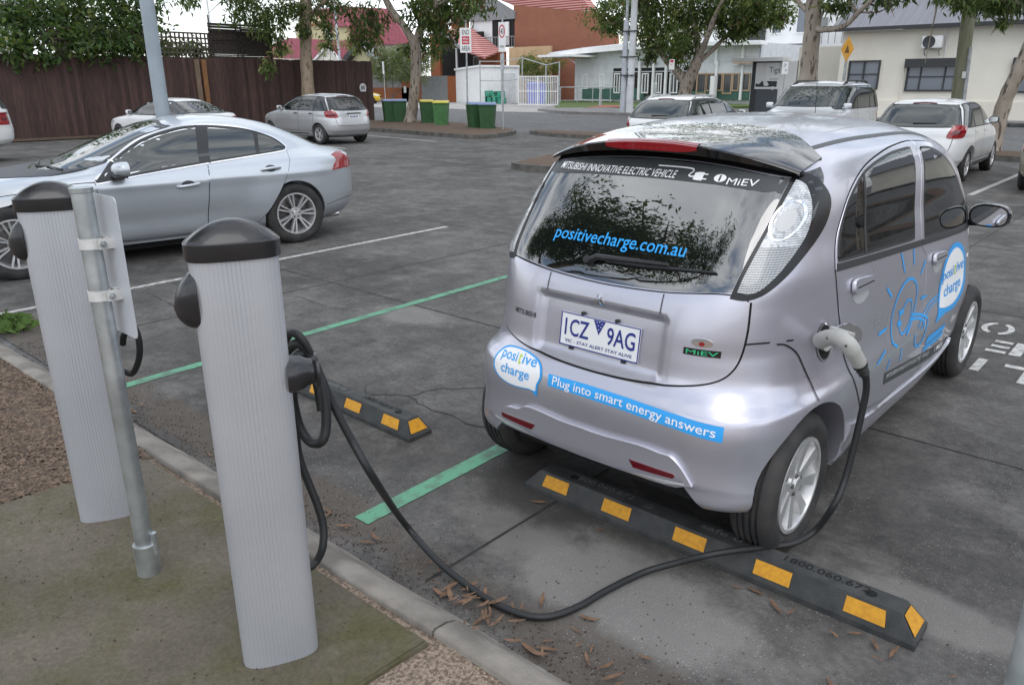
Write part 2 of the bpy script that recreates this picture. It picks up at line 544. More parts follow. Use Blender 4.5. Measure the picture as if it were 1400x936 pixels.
def _patch_mesh(F, mode, vs, fs, off, thick, name):
    a = np.array(vs); P, Nn = F.map(mode, a[:, 0], a[:, 1])
    T = P+Nn*off
    # orient
    f2 = []
    for f in fs:
        p0, p1, p2 = T[f[0]], T[f[1]], T[f[2]]
        f2.append(f if np.dot(np.cross(p1-p0, p2-p0), Nn[f[0]]) >= 0 else tuple(reversed(f)))
    V = T.tolist(); NN = Nn.tolist()
    if thick > 0:
        ed = {}
        for f in f2:
            for i in range(len(f)):
                e = (f[i], f[(i+1) % len(f)]); k = (min(e), max(e))
                ed.setdefault(k, []).append(e)
        for k, l in ed.items():
            if len(l) == 1:
                i, j = l[0]
                b0 = P[i]+Nn[i]*(off-thick); b1 = P[j]+Nn[j]*(off-thick)
                en = np.cross(T[j]-T[i], Nn[i]); en = en/max(np.linalg.norm(en), 1e-9)
                m0 = (Nn[i]+en); m0 = m0/np.linalg.norm(m0)
                s = len(V)
                V += [T[i].tolist(), T[j].tolist(), b1.tolist(), b0.tolist()]
                NN += [m0.tolist(), m0.tolist(), en.tolist(), en.tolist()]
                f2.append((s+1, s, s+3, s+2))
    me = bpy.data.meshes.new(name)
    me.from_pydata(V, [], f2)
    me.polygons.foreach_set('use_smooth', [True]*len(f2))
    me.update()
    me.normals_split_custom_set_from_vertices(NN)
    return me
def patch(F, mode, poly, name, m, parent, off=0.003, thick=0.006, res=0.03):
    """a panel lying on the body; poly in side (y,z), end (x,z) or top (x,y) coordinates"""
    vs, fs = tri_poly(poly, res)
    return link(name, _patch_mesh(F, mode, vs, fs, off, thick, name), parent, m)
def decal(F, mode, vs, fs, name, m, parent, off=0.004, place=None):
    if place: vs = [place(x, y) for x, y in vs]
    return link(name, _patch_mesh(F, mode, vs, fs, off, 0, name), parent, m)
def band(pts, wd, closed=False):
    """2-D ribbon strip around a polyline -> verts, quads"""
    P = np.array(pts, float); n = len(P)
    vs = []; fs = []
    for i in range(n):
        a = P[i-1] if (i > 0 or closed) else P[i]; b = P[(i+1) % n] if (i < n-1 or closed) else P[i]
        t = b-a; t = t/max(np.linalg.norm(t), 1e-9); nn = np.array([-t[1], t[0]])
        wv = wd[i] if isinstance(wd, (list, tuple)) else wd
        vs += [tuple(P[i]+nn*wv/2), tuple(P[i]-nn*wv/2)]
    for i in range(n if closed else n-1):
        j = (i+1) % n
        fs.append((2*i, 2*i+1, 2*j+1, 2*j))
    return vs, fs
def resample(pts, res, closed=False):
    P = [np.array(p, float) for p in pts]
    if closed: P = P+[P[0]]
    o = []
    for a, b in zip(P[:-1], P[1:]):
        m = max(1, int(np.linalg.norm(b-a)/res))
        o += [tuple(a+(b-a)*k/m) for k in range(m)]
    if not closed: o.append(tuple(P[-1]))
    return o
def ribbon(F, mode, pts, wd, name, m, parent, off=0.001, closed=False, res=0.03):
    vs, fs = band(resample(pts, res, closed), wd, closed)
    return decal(F, mode, vs, fs, name, m, parent, off)
def mirror2(poly):
    return [(-x, y) for x, y in reversed(poly)]

# ------------------------------------------------------------------ wheels
_wheel = {}
def wheel_meshes(r, wd, rr, style):
    """tyre and rim in local axes: axle along X, outer face at +X = 0"""
    key = (r, wd, rr, style)
    if key in _wheel: return _wheel[key]
    t = MB(); s = r-rr
    pr = [(rr-.012, -wd+.02), (rr-.012, -.012), (rr+.012, -.004), (rr+s*.30, .006), (rr+s*.55, .006), (r-.022, -.002), (r-.006, -.016), (r, -.034)]
    g = [wd*.28, wd*.42, wd*.58, wd*.72]
    for q in g:
        pr += [(r+.001, -q+.006), (r-.008, -q+.004), (r-.008, -q-.004), (r+.001, -q-.006)]
    pr += [(r, -wd+.034), (r-.022, -wd+.004), (rr+s*.5, -wd-.004), (rr-.012, -wd+.02)]
    t.lathe(pr, 'X', n=56)
    tm = t.mesh('wheel', angle=35)
    k = MB()
    # barrel and lip
    k.lathe([(rr-.002, -.010), (rr-.004, -.002), (rr-.018, -.002), (rr-.024, -.014), (rr-.030, -.07), (rr-.035, -wd+.03), (rr-.012, -wd+.02)], 'X', n=48, mi=0)
    # brake disc and back plate
    k.lathe([(0.0, -.095), (rr*.62, -.095), (rr*.62, -.10), (rr*.95, -.115), (0.0, -.125)], 'X', n=32, mi=1)
    k.lathe([(0.0, -.012), (.028, -.012), (.034, -.018), (.036, -.03)], 'X', n=24, mi=0)     # centre cap
    hub = rr*.30
    k.lathe([(.034, -.022), (hub*.9, -.024), (hub, -.034), (hub, -.06)], 'X', n=32, mi=0)
    def spoke(a, w0, w1, skew=0.0):
        ri, ro = hub*.8, rr-.016
        ys = [(-w0, ri), (w0, ri), (w1+skew, ro), (-w1+skew, ro)]
        vs = []
        for (x, dpt) in ((0, 0), (1, 1)):
            for q, (a_, b_) in enumerate(ys):
                d = (-.024 if b_ == ri else -.008)-(0.035 if dpt else 0)
                sh = 0.72 if not dpt else 1.0
                yy, zz = a_*sh, b_
                vs.append((d, yy*math.cos(a)-zz*math.sin(a), yy*math.sin(a)+zz*math.cos(a)))
        k.add(vs, [(0, 1, 2, 3), (7, 6, 5, 4), (0, 4, 5, 1), (1, 5, 6, 2), (2, 6, 7, 3), (3, 7, 4, 0)], 0)
    if style == 'eight':
        for i in range(8): spoke(i*2*PI/8+.2, .017, .038)
    elif style == 'seven_twin':
        for i in range(7):
            a = i*2*PI/7
            spoke(a-.115, .010, .012, .004); spoke(a+.115, .010, .012, -.004)
    elif style == 'five':
        for i in range(5): spoke(i*2*PI/5+.3, .026, .034)
    elif style == 'five_twin':
        for i in range(5):
            a = i*2*PI/5
            spoke(a-.16, .014, .015); spoke(a+.16, .014, .015)
    else:
        for i in range(9): spoke(i*2*PI/9, .022, .040)
    for i in range(5):
        a = i*2*PI/5+.1; q = hub*.62
        k.cyl((-.030, q*math.cos(a), q*math.sin(a)), (-.016, q*math.cos(a), q*math.sin(a)), .009, n=8, mi=1)
    km = k.mesh('rim', angle=30)
    for m in ('tyre_rubber',): tm.materials.append(M[m])
    for m in ('alloy', 'brake_disc'): km.materials.append(M[m])
    _wheel[key] = (tm, km)
    return tm, km
def add_wheels(root, xs, ys, r, wd, rr, style, spin=0.3, rs=None):
    for i, y in enumerate(ys):
        R0 = r if not rs else rs[i]
        tm, km = wheel_meshes(R0, wd, rr, style)
        for sg in (1, -1):
            o = link('wheel', tm, root); k = link('rim', km, o)
            o.location = (sg*xs, y, R0-.004)
            o.rotation_euler = (spin+i*1.1, 0, 0) if sg > 0 else (spin, 0, PI)
# ------------------------------------------------------------------ ground, kerbs, paving
def asphalt(name, base, dark, light, stains=(), speck=0.9, grime=True):
    m = bpy.data.materials.new(name); m.use_nodes = True; M[name] = m
    t = m.node_tree; b = t.nodes['Principled BSDF']; N = t.nodes.new; K = t.links.new
    b.inputs['Roughness'].default_value = 0.82
    c = N('ShaderNodeTexCoord'); src = c.outputs['Object']
    def noise(sc, det=6, ro=.55, st=None):
        n = N('ShaderNodeTexNoise'); n.inputs['Scale'].default_value = sc; n.inputs['Detail'].default_value = det; n.inputs['Roughness'].default_value = ro
        if st:
            mp = N('ShaderNodeMapping'); mp.inputs['Scale'].default_value = st; K(src, mp.inputs[0]); K(mp.outputs[0], n.inputs[0])
        else: K(src, n.inputs[0])
        return n.outputs['Fac']
    def ramp(f, p0, c0, p1, c1):
        r = N('ShaderNodeValToRGB'); r.color_ramp.elements[0].position = p0; r.color_ramp.elements[1].position = p1
        r.color_ramp.elements[0].color = (*c0, 1); r.color_ramp.elements[1].color = (*c1, 1); K(f, r.inputs[0]); return r.outputs[0]
    def mix(kind, fac, a, b_):
        n = N('ShaderNodeMixRGB'); n.blend_type = kind
        if isinstance(fac, float): n.inputs[0].default_value = fac
        else: K(fac, n.inputs[0])
        for i, q in ((1, a), (2, b_)):
            if isinstance(q, tuple): n.inputs[i].default_value = (*q, 1)
            else: K(q, n.inputs[i])
        return n.outputs[0]
    col = ramp(noise(0.55, 8, .62), .42, dark, .58, base)
    col = mix('MIX', ramp(noise(1.7, 8, .62), .50, (0, 0, 0), .64, (.8, .8, .8)), col, light)
    col = mix('MULTIPLY', .85, col, ramp(noise(5.0, 8, .68), .36, (.62, .62, .62), .64, (1.28, 1.28, 1.28)))
    col = mix('MULTIPLY', .7, col, ramp(noise(28.0, 5, .7), .36, (.66, .66, .66), .66, (1.28, 1.28, 1.28)))
    # stains with shapes of their own
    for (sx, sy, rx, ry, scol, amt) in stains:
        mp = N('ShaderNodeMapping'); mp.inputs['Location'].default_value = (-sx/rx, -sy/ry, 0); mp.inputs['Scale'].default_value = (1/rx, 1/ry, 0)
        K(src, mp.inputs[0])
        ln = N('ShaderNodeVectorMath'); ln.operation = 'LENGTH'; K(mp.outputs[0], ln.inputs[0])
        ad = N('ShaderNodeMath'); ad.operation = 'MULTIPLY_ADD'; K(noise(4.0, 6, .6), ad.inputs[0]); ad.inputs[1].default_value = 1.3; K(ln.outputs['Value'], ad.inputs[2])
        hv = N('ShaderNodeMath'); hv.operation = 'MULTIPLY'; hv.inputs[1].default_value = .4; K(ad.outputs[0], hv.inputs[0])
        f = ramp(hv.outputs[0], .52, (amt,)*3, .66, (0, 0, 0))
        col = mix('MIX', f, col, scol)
    # aggregate
    v = N('ShaderNodeTexVoronoi'); v.inputs['Scale'].default_value = 120; K(src, v.inputs['Vector'])
    sp = ramp(v.outputs['Color'], .55, (0, 0, 0), .98, (speck,)*3)
    dsp = ramp(v.outputs['Distance'], .10, (1, 1, 1), .40, (0, 0, 0))
    f2 = mix('MULTIPLY', 1.0, sp, dsp)
    f2 = mix('MULTIPLY', 1.0, f2, ramp(noise(3.0, 5), .40, (.15,)*3, .62, (1, 1, 1)))
    col = mix('MIX', f2, col, (.46, .44, .41))
    col = mix('MULTIPLY', .5, col, ramp(noise(240, 2), .32, (.45, .45, .45), .7, (1.35, 1.35, 1.35)))
    K(col, b.inputs['Base Color'])
    bp = N('ShaderNodeBump'); bp.inputs['Strength'].default_value = 0.5; bp.inputs['Distance'].default_value = 0.006
    K(mix('ADD', 1.0, noise(160, 3), mix('MULTIPLY', 1.0, noise(14, 5), (.6, .6, .6))), bp.inputs['Height']); K(bp.outputs[0], b.inputs['Normal'])
    return m
lp = (.215, .203, .190)
asphalt('lot_surface', (.104, .098, .092), (.057, .053, .049), (.142, .134, .126),
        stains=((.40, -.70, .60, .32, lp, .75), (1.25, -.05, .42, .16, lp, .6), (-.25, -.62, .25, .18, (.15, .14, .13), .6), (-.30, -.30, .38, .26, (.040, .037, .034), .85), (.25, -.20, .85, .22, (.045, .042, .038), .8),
                (-2.9, 1.16, .40, .22, (.20, .19, .175), .7), (-1.6, -1.02, 1.6, .17, (.085, .066, .050), .75), (.55, -1.02, .8, .17, (.080, .064, .050), .7), (-4.2, -1.0, 1.6, .22, (.085, .066, .050), .7)))
asphalt('road_surface', (.128, .127, .126), (.095, .094, .094), (.152, .151, .150), speck=.3)
mat('joint_tar', (.022, .021, .020), .8, var=.4, scale=20)
mat('line_white', (.50, .50, .48), .7, col2=(.30, .29, .28), scale=22, detail=9, lo=.40, hi=.60, bump=.2, bscale=160)
mat('line_green', (.115, .31, .195), .75, col2=(.10, .165, .125), scale=13, detail=10, lo=.46, hi=.66, bump=.25, bscale=160)
mat('kerb_concrete', (.27, .245, .215), .85, col2=(.155, .140, .122), scale=6, detail=9, lo=.36, hi=.62, bump=.5, bscale=110)
mat('kerb_stone', (.10, .10, .10), .85, col2=(.05, .05, .05), scale=2.0, bump=.4)
mat('path_concrete', (.33, .315, .295), .85, var=.2, scale=1.5, bump=.2, bscale=60)
mat('footpath_grey', (.20, .19, .185), .85, var=.2, scale=1.2)
mat('grass_green', (.10, .145, .035), .9, col2=(.05, .085, .02), scale=3.0, bump=.5, bscale=60)
mat('dirt_brown', (.125, .085, .058), .95, col2=(.062, .042, .03), scale=9, detail=9, bump=.8, bscale=80)
mat('gravel_tan', (.30, .235, .18), .95, col2=(.13, .095, .07), scale=75, detail=3, lo=.4, hi=.6, bump=.9, bscale=95)
mat('bark_bed', (.135, .095, .070), .95, col2=(.05, .035, .026), scale=70, detail=4, lo=.38, hi=.62, bump=1.0, bscale=80)
mat('mulch_brown', (.17, .115, .08), .95, col2=(.055, .037, .026), scale=55, detail=4, lo=.38, hi=.62, bump=1.0, bscale=70)
# pad concrete with moss
def pad():
    m = mat('pad_concrete', (.17, .15, .12), .88); t = m.node_tree; b = t.nodes['Principled BSDF']; N = t.nodes.new; K = t.links.new
    c = N('ShaderNodeTexCoord'); src = c.outputs['Object']
    def nz(s, d=7, r=.6):
        n = N('ShaderNodeTexNoise'); n.inputs['Scale'].default_value = s; n.inputs['Detail'].default_value = d; n.inputs['Roughness'].default_value = r; K(src, n.inputs[0]); return n.outputs['Fac']
    def rp(f, p0, c0, p1, c1):
        r = N('ShaderNodeValToRGB'); r.color_ramp.elements[0].position = p0; r.color_ramp.elements[1].position = p1
        r.color_ramp.elements[0].color = (*c0, 1); r.color_ramp.elements[1].color = (*c1, 1); K(f, r.inputs[0]); return r.outputs[0]
    def mx(k, f, a, b_):
        n = N('ShaderNodeMixRGB'); n.blend_type = k
        if isinstance(f, float): n.inputs[0].default_value = f
        else: K(f, n.inputs[0])
        for i, q in ((1, a), (2, b_)):
            if isinstance(q, tuple): n.inputs[i].default_value = (*q, 1)
            else: K(q, n.inputs[i])
        return n.outputs[0]
    col = rp(nz(1.6), .35, (.098, .083, .062), .68, (.165, .142, .110))
    col = mx('MIX', rp(nz(2.3, 9, .65), .44, (0, 0, 0), .62, (.8, .8, .8)), col, (.080, .074, .024))
    col = mx('MIX', rp(nz(1.1, 8, .6), .56, (0, 0, 0), .70, (.7, .7, .7)), col, (.235, .215, .185))
    col = mx('MULTIPLY', .6, col, rp(nz(60, 4), .3, (.6, .6, .6), .7, (1.25, 1.25, 1.25)))
    col = mx('MULTIPLY', .5, col, rp(nz(320, 2), .35, (.55, .55, .55), .7, (1.3, 1.3, 1.3)))
    K(col, b.inputs['Base Color'])
    bp = N('ShaderNodeBump'); bp.inputs['Strength'].default_value = .5; bp.inputs['Distance'].default_value = .004; K(nz(150, 4), bp.inputs['Height']); K(bp.outputs[0], b.inputs['Normal'])
pad()
def sheet(name, poly, z, m, kind='structure'):
    b = MB(); b.add([(x, y, z) for x, y in poly], [tuple(range(len(poly)))])
    o = b.build(name, m, fix=False); tag(o, kind=kind); return o
def slab(name, poly, z, m):
    b = MB(); b.prism(poly, -.05, z); return tag(b.build(name, m), kind='structure')
def rect(x0, y0, x1, y1): return [(x0, y0), (x1, y0), (x1, y1), (x0, y1)]
sheet('ground', rect(-300, -120, 300, 500), -.006, 'road_surface')
sheet('car_park', rect(-28.6, -1.19, 14, 19.4), 0.0, 'lot_surface')
sheet('road', rect(-200, 19.4, 200, 34.5), -.002, 'road_surface')
# concrete joints filled with tar, running both ways across the bays
jb = MB()
def strip(pts, w_, z, jag=0.0, taper=False):
    pts = resample(pts, .06 if jag else .5)
    n = len(pts); vs = []
    wl = [w_*(1 if not taper else (.3+.7*math.sin(PI*(.1+.85*i/max(1, n-1)))))*(1+(.5*rng.standard_normal() if jag else 0)*.6) for i in range(n)]
    P = [(x+jag*rng.standard_normal(), y+jag*rng.standard_normal()) for x, y in pts]
    v, f = band(P, [max(.002, q) for q in wl])
    jb.add([(x, y, z) for x, y in v], f)
for y in (1.37, 4.25, 7.1, 9.95, 12.8): strip([(-27, y), (13, y)], .014, .0015)
for x in (-12.4, -8.3, -4.25, -.21, 3.85): strip([(x, -1.1), (x, 19)], .013, .0015)
tag(jb.build('pavement_joint', 'joint_tar', fix=False), kind='structure')
jb = MB()
strip([(-1.95, -.02), (-1.82, -.12), (-1.72, -.02), (-1.62, .03), (-1.50, .0), (-1.37, -.02), (-1.22, .015), (-1.07, -.01), (-.95, .03), (-.86, .015), (-.70, .05), (-.5, .02)], .011, .0018, .007, True)
strip([(-1.62, .03), (-1.60, .16), (-1.54, .26), (-1.45, .34), (-1.36, .44)], .009, .0018, .006, True)
strip([(-4.24, .78), (-4.0, .9), (-3.6, .84), (-3.3, .95)], .006, .0018, .006, True)
strip([(-2.6, 2.1), (-2.2, 2.4), (-2.3, 2.9), (-1.9, 3.3)], .005, .0018, .008, True)
strip([(-5.2, .08), (-4.8, .05), (-4.4, .01), (-4.25, -.06)], .007, .0018, .006, True)
tag(jb.build('pavement_crack', 'joint_tar', fix=False), kind='structure')
# painted bay lines
def line(name, a, b, w_, m, z=.003):
    a = np.array(a); b = np.array(b); d = (b-a)/np.linalg.norm(b-a); n = np.array([-d[1], d[0]])*w_/2
    q = MB(); pts = resample([tuple(a), tuple(b)], .05); vs = []; fs = []
    for i, p_ in enumerate(pts):
        j = .004*rng.standard_normal(2)
        vs += [(p_[0]+n[0]*(1+j[0]*6), p_[1]+n[1], z), (p_[0]-n[0]*(1+j[1]*6), p_[1]-n[1], z)]
    q.add(vs, [(2*i, 2*i+1, 2*i+3, 2*i+2) for i in range(len(pts)-1)])
    o = q.build(name, m, fix=False); return tag(o, kind='structure')
line('bay_line', (-.725, -1.0), (-.84, 4.2), .088, 'line_green')
line('bay_line', (-3.05, -1.05), (-3.235, 4.2), .080, 'line_green')
line('bay_line', (-5.40, -1.02), (-5.575, 4.1), .075, 'line_white')
line('bay_line', (1.60, -1.0), (1.50, 4.2), .085, 'line_green')
line('bay_line', (-1.24, 11.6), (-1.24, 16.6), .09, 'line_white')
for x in (-3.75, -6.6, -9.4, 1.3): line('bay_line', (x, 12.2), (x, 17.4), .09, 'line_white')
for y in (10.9, 14.4, 7.4): line('bay_line', (-22, y+.7), (-16.9, y), .10, 'line_white')
# stencilled letters in the bay, read from the far side
lt = MB()
def stencil(body, cx, cy, wdt, h):
    vs, fs = fit_text(body, wdt, h, bold=.035); lt.add([(cx-x, cy-y, .0035) for x, y in vs], fs)
def bars(*qs):
    for (x0, y0, x1, y1) in qs: lt.add([(x0, y0, .0035), (x1, y0, .0035), (x1, y1, .0035), (x0, y1, .0035)], [(0, 1, 2, 3)])
cx_, cy_ = .685, 3.80
for a0, a1 in ((.28, 1.30), (1.52, 2.86), (3.42, 4.44), (4.66, 6.0)):
    pass
for a0, a1 in ((-1.25, 1.25), (1.89, 4.39)):
    th = np.linspace(a0, a1, 16); o = [(cx_+.105*math.cos(t), cy_+.17*math.sin(t)) for t in th]; i = [(cx_+.065*math.cos(t), cy_+.125*math.sin(t)) for t in th]
    lt.add([(x, y, .0035) for x, y in o+i], [(k, k+1, 16+k+1, 16+k) for k in range(15)])
bars((.865, 3.18, .935, 3.50), (.735, 3.43, .845, 3.49), (.735, 3.305, .845, 3.365), (.725, 3.18, .845, 3.24))
bars((.895, 2.90, 1.13, 2.965), (1.01, 2.62, 1.085, 2.885), (.735, 2.70, .79, 2.98))
tag(lt.build('painted_letters', 'line_white', fix=False), kind='structure')

# kerb in front of the posts (rolled concrete, in lengths)
KP = [(-1.195, 0.0), (-1.215, .010), (-1.245, .040), (-1.275, .066), (-1.31, .080), (-1.36, .085), (-1.372, .078), (-1.375, -.05), (-1.195, -.05)]
kb = MB(); segs = [(-16, -9.35), (-9.34, -6.2), (-6.19, -3.05), (-3.04, .085), (.095, 3.2), (3.21, 14)]
for a, b in segs:
    n_ = max(2, int((b-a)/.12)); xs = np.linspace(a, b, n_)
    vs = []
    for x in xs:
        wob = .004*math.sin(x*3.1)+.003*math.sin(x*9.7+1)
        for (y, z) in KP: vs.append((x, y+wob+.018*(x+1.9)*0.9, z+(.003*math.sin(x*7.3) if z > .02 else 0)))
    k = len(KP)
    kb.add(vs, [(i*k+j, i*k+(j+1) % k, (i+1)*k+(j+1) % k, (i+1)*k+j) for i in range(n_-1) for j in range(k)]+[tuple(range(k)), tuple((n_-1)*k+j for j in range(k))])
kerb = kb.build('kerb', 'kerb_concrete', angle=60); tag(kerb, kind='structure')
# planting bed and charging pad behind it
bd = MB(); nx, ny = 90, 24
X0, X1, Y0, Y1 = -16, 14, -9, -1.30
vs = [(X0+(X1-X0)*i/nx, Y0+(Y1-Y0)*j/ny+(.018*(X0+(X1-X0)*i/nx+1.9)*.9 if j == ny else 0), .058+.010*rng.standard_normal()) for i in range(nx+1) for j in range(ny+1)]
bd.add(vs, [(i*(ny+1)+j, (i+1)*(ny+1)+j, (i+1)*(ny+1)+j+1, i*(ny+1)+j+1) for i in range(nx) for j in range(ny)])
tag(bd.build('planting_bed', 'gravel_tan', smooth=True, fix=False), kind='structure')
PAD = [(-1.80, -1.41), (.115, -1.378), (.10, -1.70), (.07, -3.6), (-1.92, -3.6), (-1.85, -2.0)]
pb = MB(); pb.prism(PAD, -.02, .088)
po = pb.build('charging_pad', 'pad_concrete', angle=30); tag(po, kind='structure')
bm = bmesh.new(); bm.from_mesh(po.data)
bmesh.ops.bevel(bm, geom=[e for e in bm.edges if all(v.co.z > .05 for v in e.verts)], offset=.008, segments=2, affect='EDGES'); bm.to_mesh(po.data); bm.free()
# loose gravel and bark on the beds
def chips(name, n, region, zf, size, cols, flat=.35, kind='stuff', label=None, elong=1.0):
    b_v = []; b_f = []; b_m = []
    k = 0
    while k < n:
        x, y = region()
        s_ = size*(.45+1.1*rng.random()); a = rng.random()*2*PI; e = 1+(elong-1)*rng.random()
        ca, sa = math.cos(a), math.sin(a); z = zf(x, y)
        tl = rng.standard_normal(2)*.25
        base = len(b_v)
        for (dx, dy, dz) in ((1*e, .1, 0), (.2*e, .8, 0), (-.9*e, .3, 0), (-.4*e, -.8, 0), (.1, 0, 1), ):
            px, py = dx*s_*.5, dy*s_*.5
            b_v.append((x+px*ca-py*sa, y+px*sa+py*ca, z+dz*s_*flat+(tl[0]*px+tl[1]*py)))
        b_f += [(base, base+1, base+4), (base+1, base+2, base+4), (base+2, base+3, base+4), (base+3, base, base+4)]
        mi = int(rng.integers(len(cols))); b_m += [mi]*4; k += 1
    me = bpy.data.meshes.new(name); me.from_pydata(b_v, [], b_f); me.polygons.foreach_set('material_index', b_m)
    o = link(name, me, None, cols); return tag(o, kind=kind)
for nm, c in (('chip_tan', (.33, .25, .19)), ('chip_brown', (.17, .105, .07)), ('chip_dark', (.065, .042, .03)), ('chip_pale', (.46, .40, .33)), ('chip_grey', (.27, .25, .23)), ('chip_bark', (.165, .118, .085))): mat(nm, c, .9, var=.3, scale=30)
def reg(x0, x1, y0, y1): return lambda: (x0+(x1-x0)*rng.random(), y0+(y1-y0)*rng.random())
chips('bark_chips', 15000, reg(-5.2, -1.84, -2.6, -1.38), lambda x, y: .074, .015, ['chip_bark', 'chip_brown', 'chip_bark', 'chip_brown', 'chip_dark', 'chip_bark'], .3, elong=2.6)
chips('loose_gravel', 5500, reg(.125, 1.35, -1.95, -1.27), lambda x, y: .060, .011, ['chip_tan', 'chip_pale', 'chip_brown', 'chip_grey', 'chip_tan'], .55)
def near_kerb():
    x = -4.5+6.3*rng.random(); y = -1.20+.018*(x+1.9)*.9+abs(rng.standard_normal())*.14; return x, y
chips('gutter_grit', 2600, near_kerb, lambda x, y: .001, .007, ['chip_dark', 'chip_brown', 'chip_grey', 'chip_pale', 'chip_dark'], .5)
chips('loose_grit', 1500, reg(-2.8, 2.2, -1.1, 1.6), lambda x, y: .001, .006, ['chip_dark', 'chip_pale', 'chip_grey', 'chip_dark'], .5)
chips('pad_grit', 420, reg(-1.75, .08, -2.6, -1.40), lambda x, y: .089, .007, ['chip_dark', 'chip_pale', 'chip_brown'], .4)

bb = MB(); nx, ny = 60, 12
vs = [(-16+(14.12)*i/nx, -3.6+(2.21)*j/ny, .072+.003*rng.standard_normal()) for i in range(nx+1) for j in range(ny+1)]
bb.add(vs, [(i*(ny+1)+j, (i+1)*(ny+1)+j, (i+1)*(ny+1)+j+1, i*(ny+1)+j+1) for i in range(nx) for j in range(ny)])
tag(bb.build('planting_bed', 'bark_bed', smooth=True, fix=False), kind='structure')
# far side: kerb, footpath, verge, driveway
fk = MB(); fk.box((10, 34.62, .07), (64+0, .30, .15)); 
vsn = fk.build('kerb', 'kerb_stone'); tag(vsn, kind='structure'); vsn.location.x = 0
b = MB()
for k in range(70): 
    x = -22+k*.62; b.box((x, 34.45, .07), (.56, .12, .13), bev=.02)
tag(b.build('kerb_stones', 'kerb_stone', angle=40), kind='structure')
slab('footpath', [tuple(at(735, 152)[:2]), tuple(at(775, 156)[:2]), (-21.5, 34.7), (60, 34.7), (60, 37.2), (-24, 39.5), tuple(at(760, 146)[:2])], .14, 'footpath_grey')
sheet('driveway', [tuple(at(*q)[:2]) for q in ((505, 146.5), (620, 149), (690, 153), (745, 154), (772, 152), (765, 143.5), (700, 142), (625, 140.5), (505, 140))], .004, 'path_concrete')
slab('lawn', [tuple(at(*q)[:2]) for q in ((758, 150.5), (815, 150), (860, 150), (1030, 148), (1060, 140), (1030, 138), (860, 138.5), (763, 139))], .15, 'grass_green')
br = [tuple(at(*q)[:2]) for q in ((800, 150.5), (850, 150), (846, 146.8), (822, 146.5))]
sheet('brick_paving', br, .155, mat('brick_red', (.27, .10, .06), .9, var=.3, scale=6) and 'brick_red')
# tree island on the left with bins, and the small island in the lane
def island(name, pts, h, topm):
    b = MB(); b.prism(pts, -.05, h, 0)
    o = b.build(name, 'kerb_concrete_dark', angle=30); tag(o, kind='structure')
    c = np.mean(pts, 0); inn = [tuple(c+(np.array(q)-c)*k) for q, k in ((q, 1-.16/np.linalg.norm(np.array(q)-c)) for q in pts)]
    bmn = MB(); n = len(inn); bmn.add([(x, y, h+.004) for x, y in inn]+[(c[0], c[1], h+.05)], [(i, (i+1) % n, n) for i in range(n)])
    tag(bmn.build('planting_bed', topm, fix=False), kind='structure'); return inn
mat('kerb_concrete_dark', (.155, .145, .13), .9, col2=(.08, .074, .066), scale=4, bump=.4)
is1 = island('kerb_island', crom([(-27.6, 17.2), (-22, 16.55), (-17.2, 15.95), (-16.6, 16.25), (-16.75, 17.2), (-17.6, 19.0), (-19.5, 20.2), (-22, 21.4), (-27.4, 22.0)], 5, True), .13, 'mulch_brown')
is2 = island('kerb_island', crom([(-9.75, 10.0), (-9.2, 9.75), (-8.4, 9.8), (-8.2, 10.2), (-8.6, 12.2), (-9.4, 12.6), (-10.4, 12.5), (-10.2, 11.3)], 5, True), .13, 'mulch_brown')
is3 = island('kerb_island', crom([(-16, 18.6), (-12, 18.3), (0, 18.3), (10, 18.3), (12, 18.6), (12, 19.6), (9, 19.9), (-15, 19.9)], 5, True), .12, 'mulch_brown')
sheet('planting_bed', rect(-28.6, -6, -27.2, 16), .03, 'dirt_brown')
# ------------------------------------------------------------------ the small electric car in the charging bay
IM_ROWS = [(.255,-.365,2.84,.69,7,3),(.272,-.392,2.89,.712,8,3),(.30,-.408,2.92,.722,8,3),(.350,-.416,2.935,.727,7.5,3),(.366,-.429,2.94,.738,6.6,3),(.45,-.43,2.965,.741,6.3,3),(.55,-.435,2.975,.744,6.3,3.2),(.62,-.425,2.975,.738,6.3,3.4),
 (.67,-.40,2.97,.727,5.5,3.6),(.73,-.375,2.955,.717,5.2,3.8),(.82,-.362,2.91,.71,5.2,4),(.90,-.35,2.85,.702,5.5,4),(1.0,-.325,2.77,.69,6,4.2),(1.1,-.27,2.68,.675,7,4.5),(1.2,-.20,2.57,.657,7,4.5),(1.3,-.12,2.42,.645,7,4.5),
 (1.4,-.035,2.19,.627,6.5,4.5),(1.45,.01,2.02,.605,6,4.5),(1.49,.05,1.87,.577,5,4.2),(1.53,.11,1.72,.51,4,3.8),(1.56,.23,1.58,.45,3.4,3.3),(1.585,.42,1.42,.36,3,2.8),(1.6,.61,1.27,.255,2.6,2.5),(1.608,.76,1.13,.145,2.3,2.2),(1.61,.9,1.0,.02,2,2)]
def im_fl(y, z):
    a = .022*np.exp(-((y/.42)**4))*sst(.95, .60, z)
    b = .022*np.exp(-(((y-2.55)/.40)**4))*sst(.85, .6, z)
    return a+b
def im_rec(x, z):
    return .022*sst(.315, .265, np.abs(x))*sst(.675, .735, z)*sst(.955, .93, z)
IM = Form(IM_ROWS, im_fl, im_rec)
hero = empty('electric_car', (0, 0, 0), 0, 'small rounded lilac silver electric hatchback with blue stickers, plugged into the charging cable', 'car')
body = link('body', form_mesh(IM, 260, 190, [(.02, .296, .322), (2.55, .292, .325)], .30, [lambda c: c.prism_y([(-.54, .1), (.54, .1), (.53, .255), (.445, .349), (-.445, .349), (-.53, .255)], -.7, -.06)]), hero, ['lilac_silver', 'under_dark'])
add_wheels(hero, .722, (0, 2.55), .287, .165, .196, 'eight', .35)

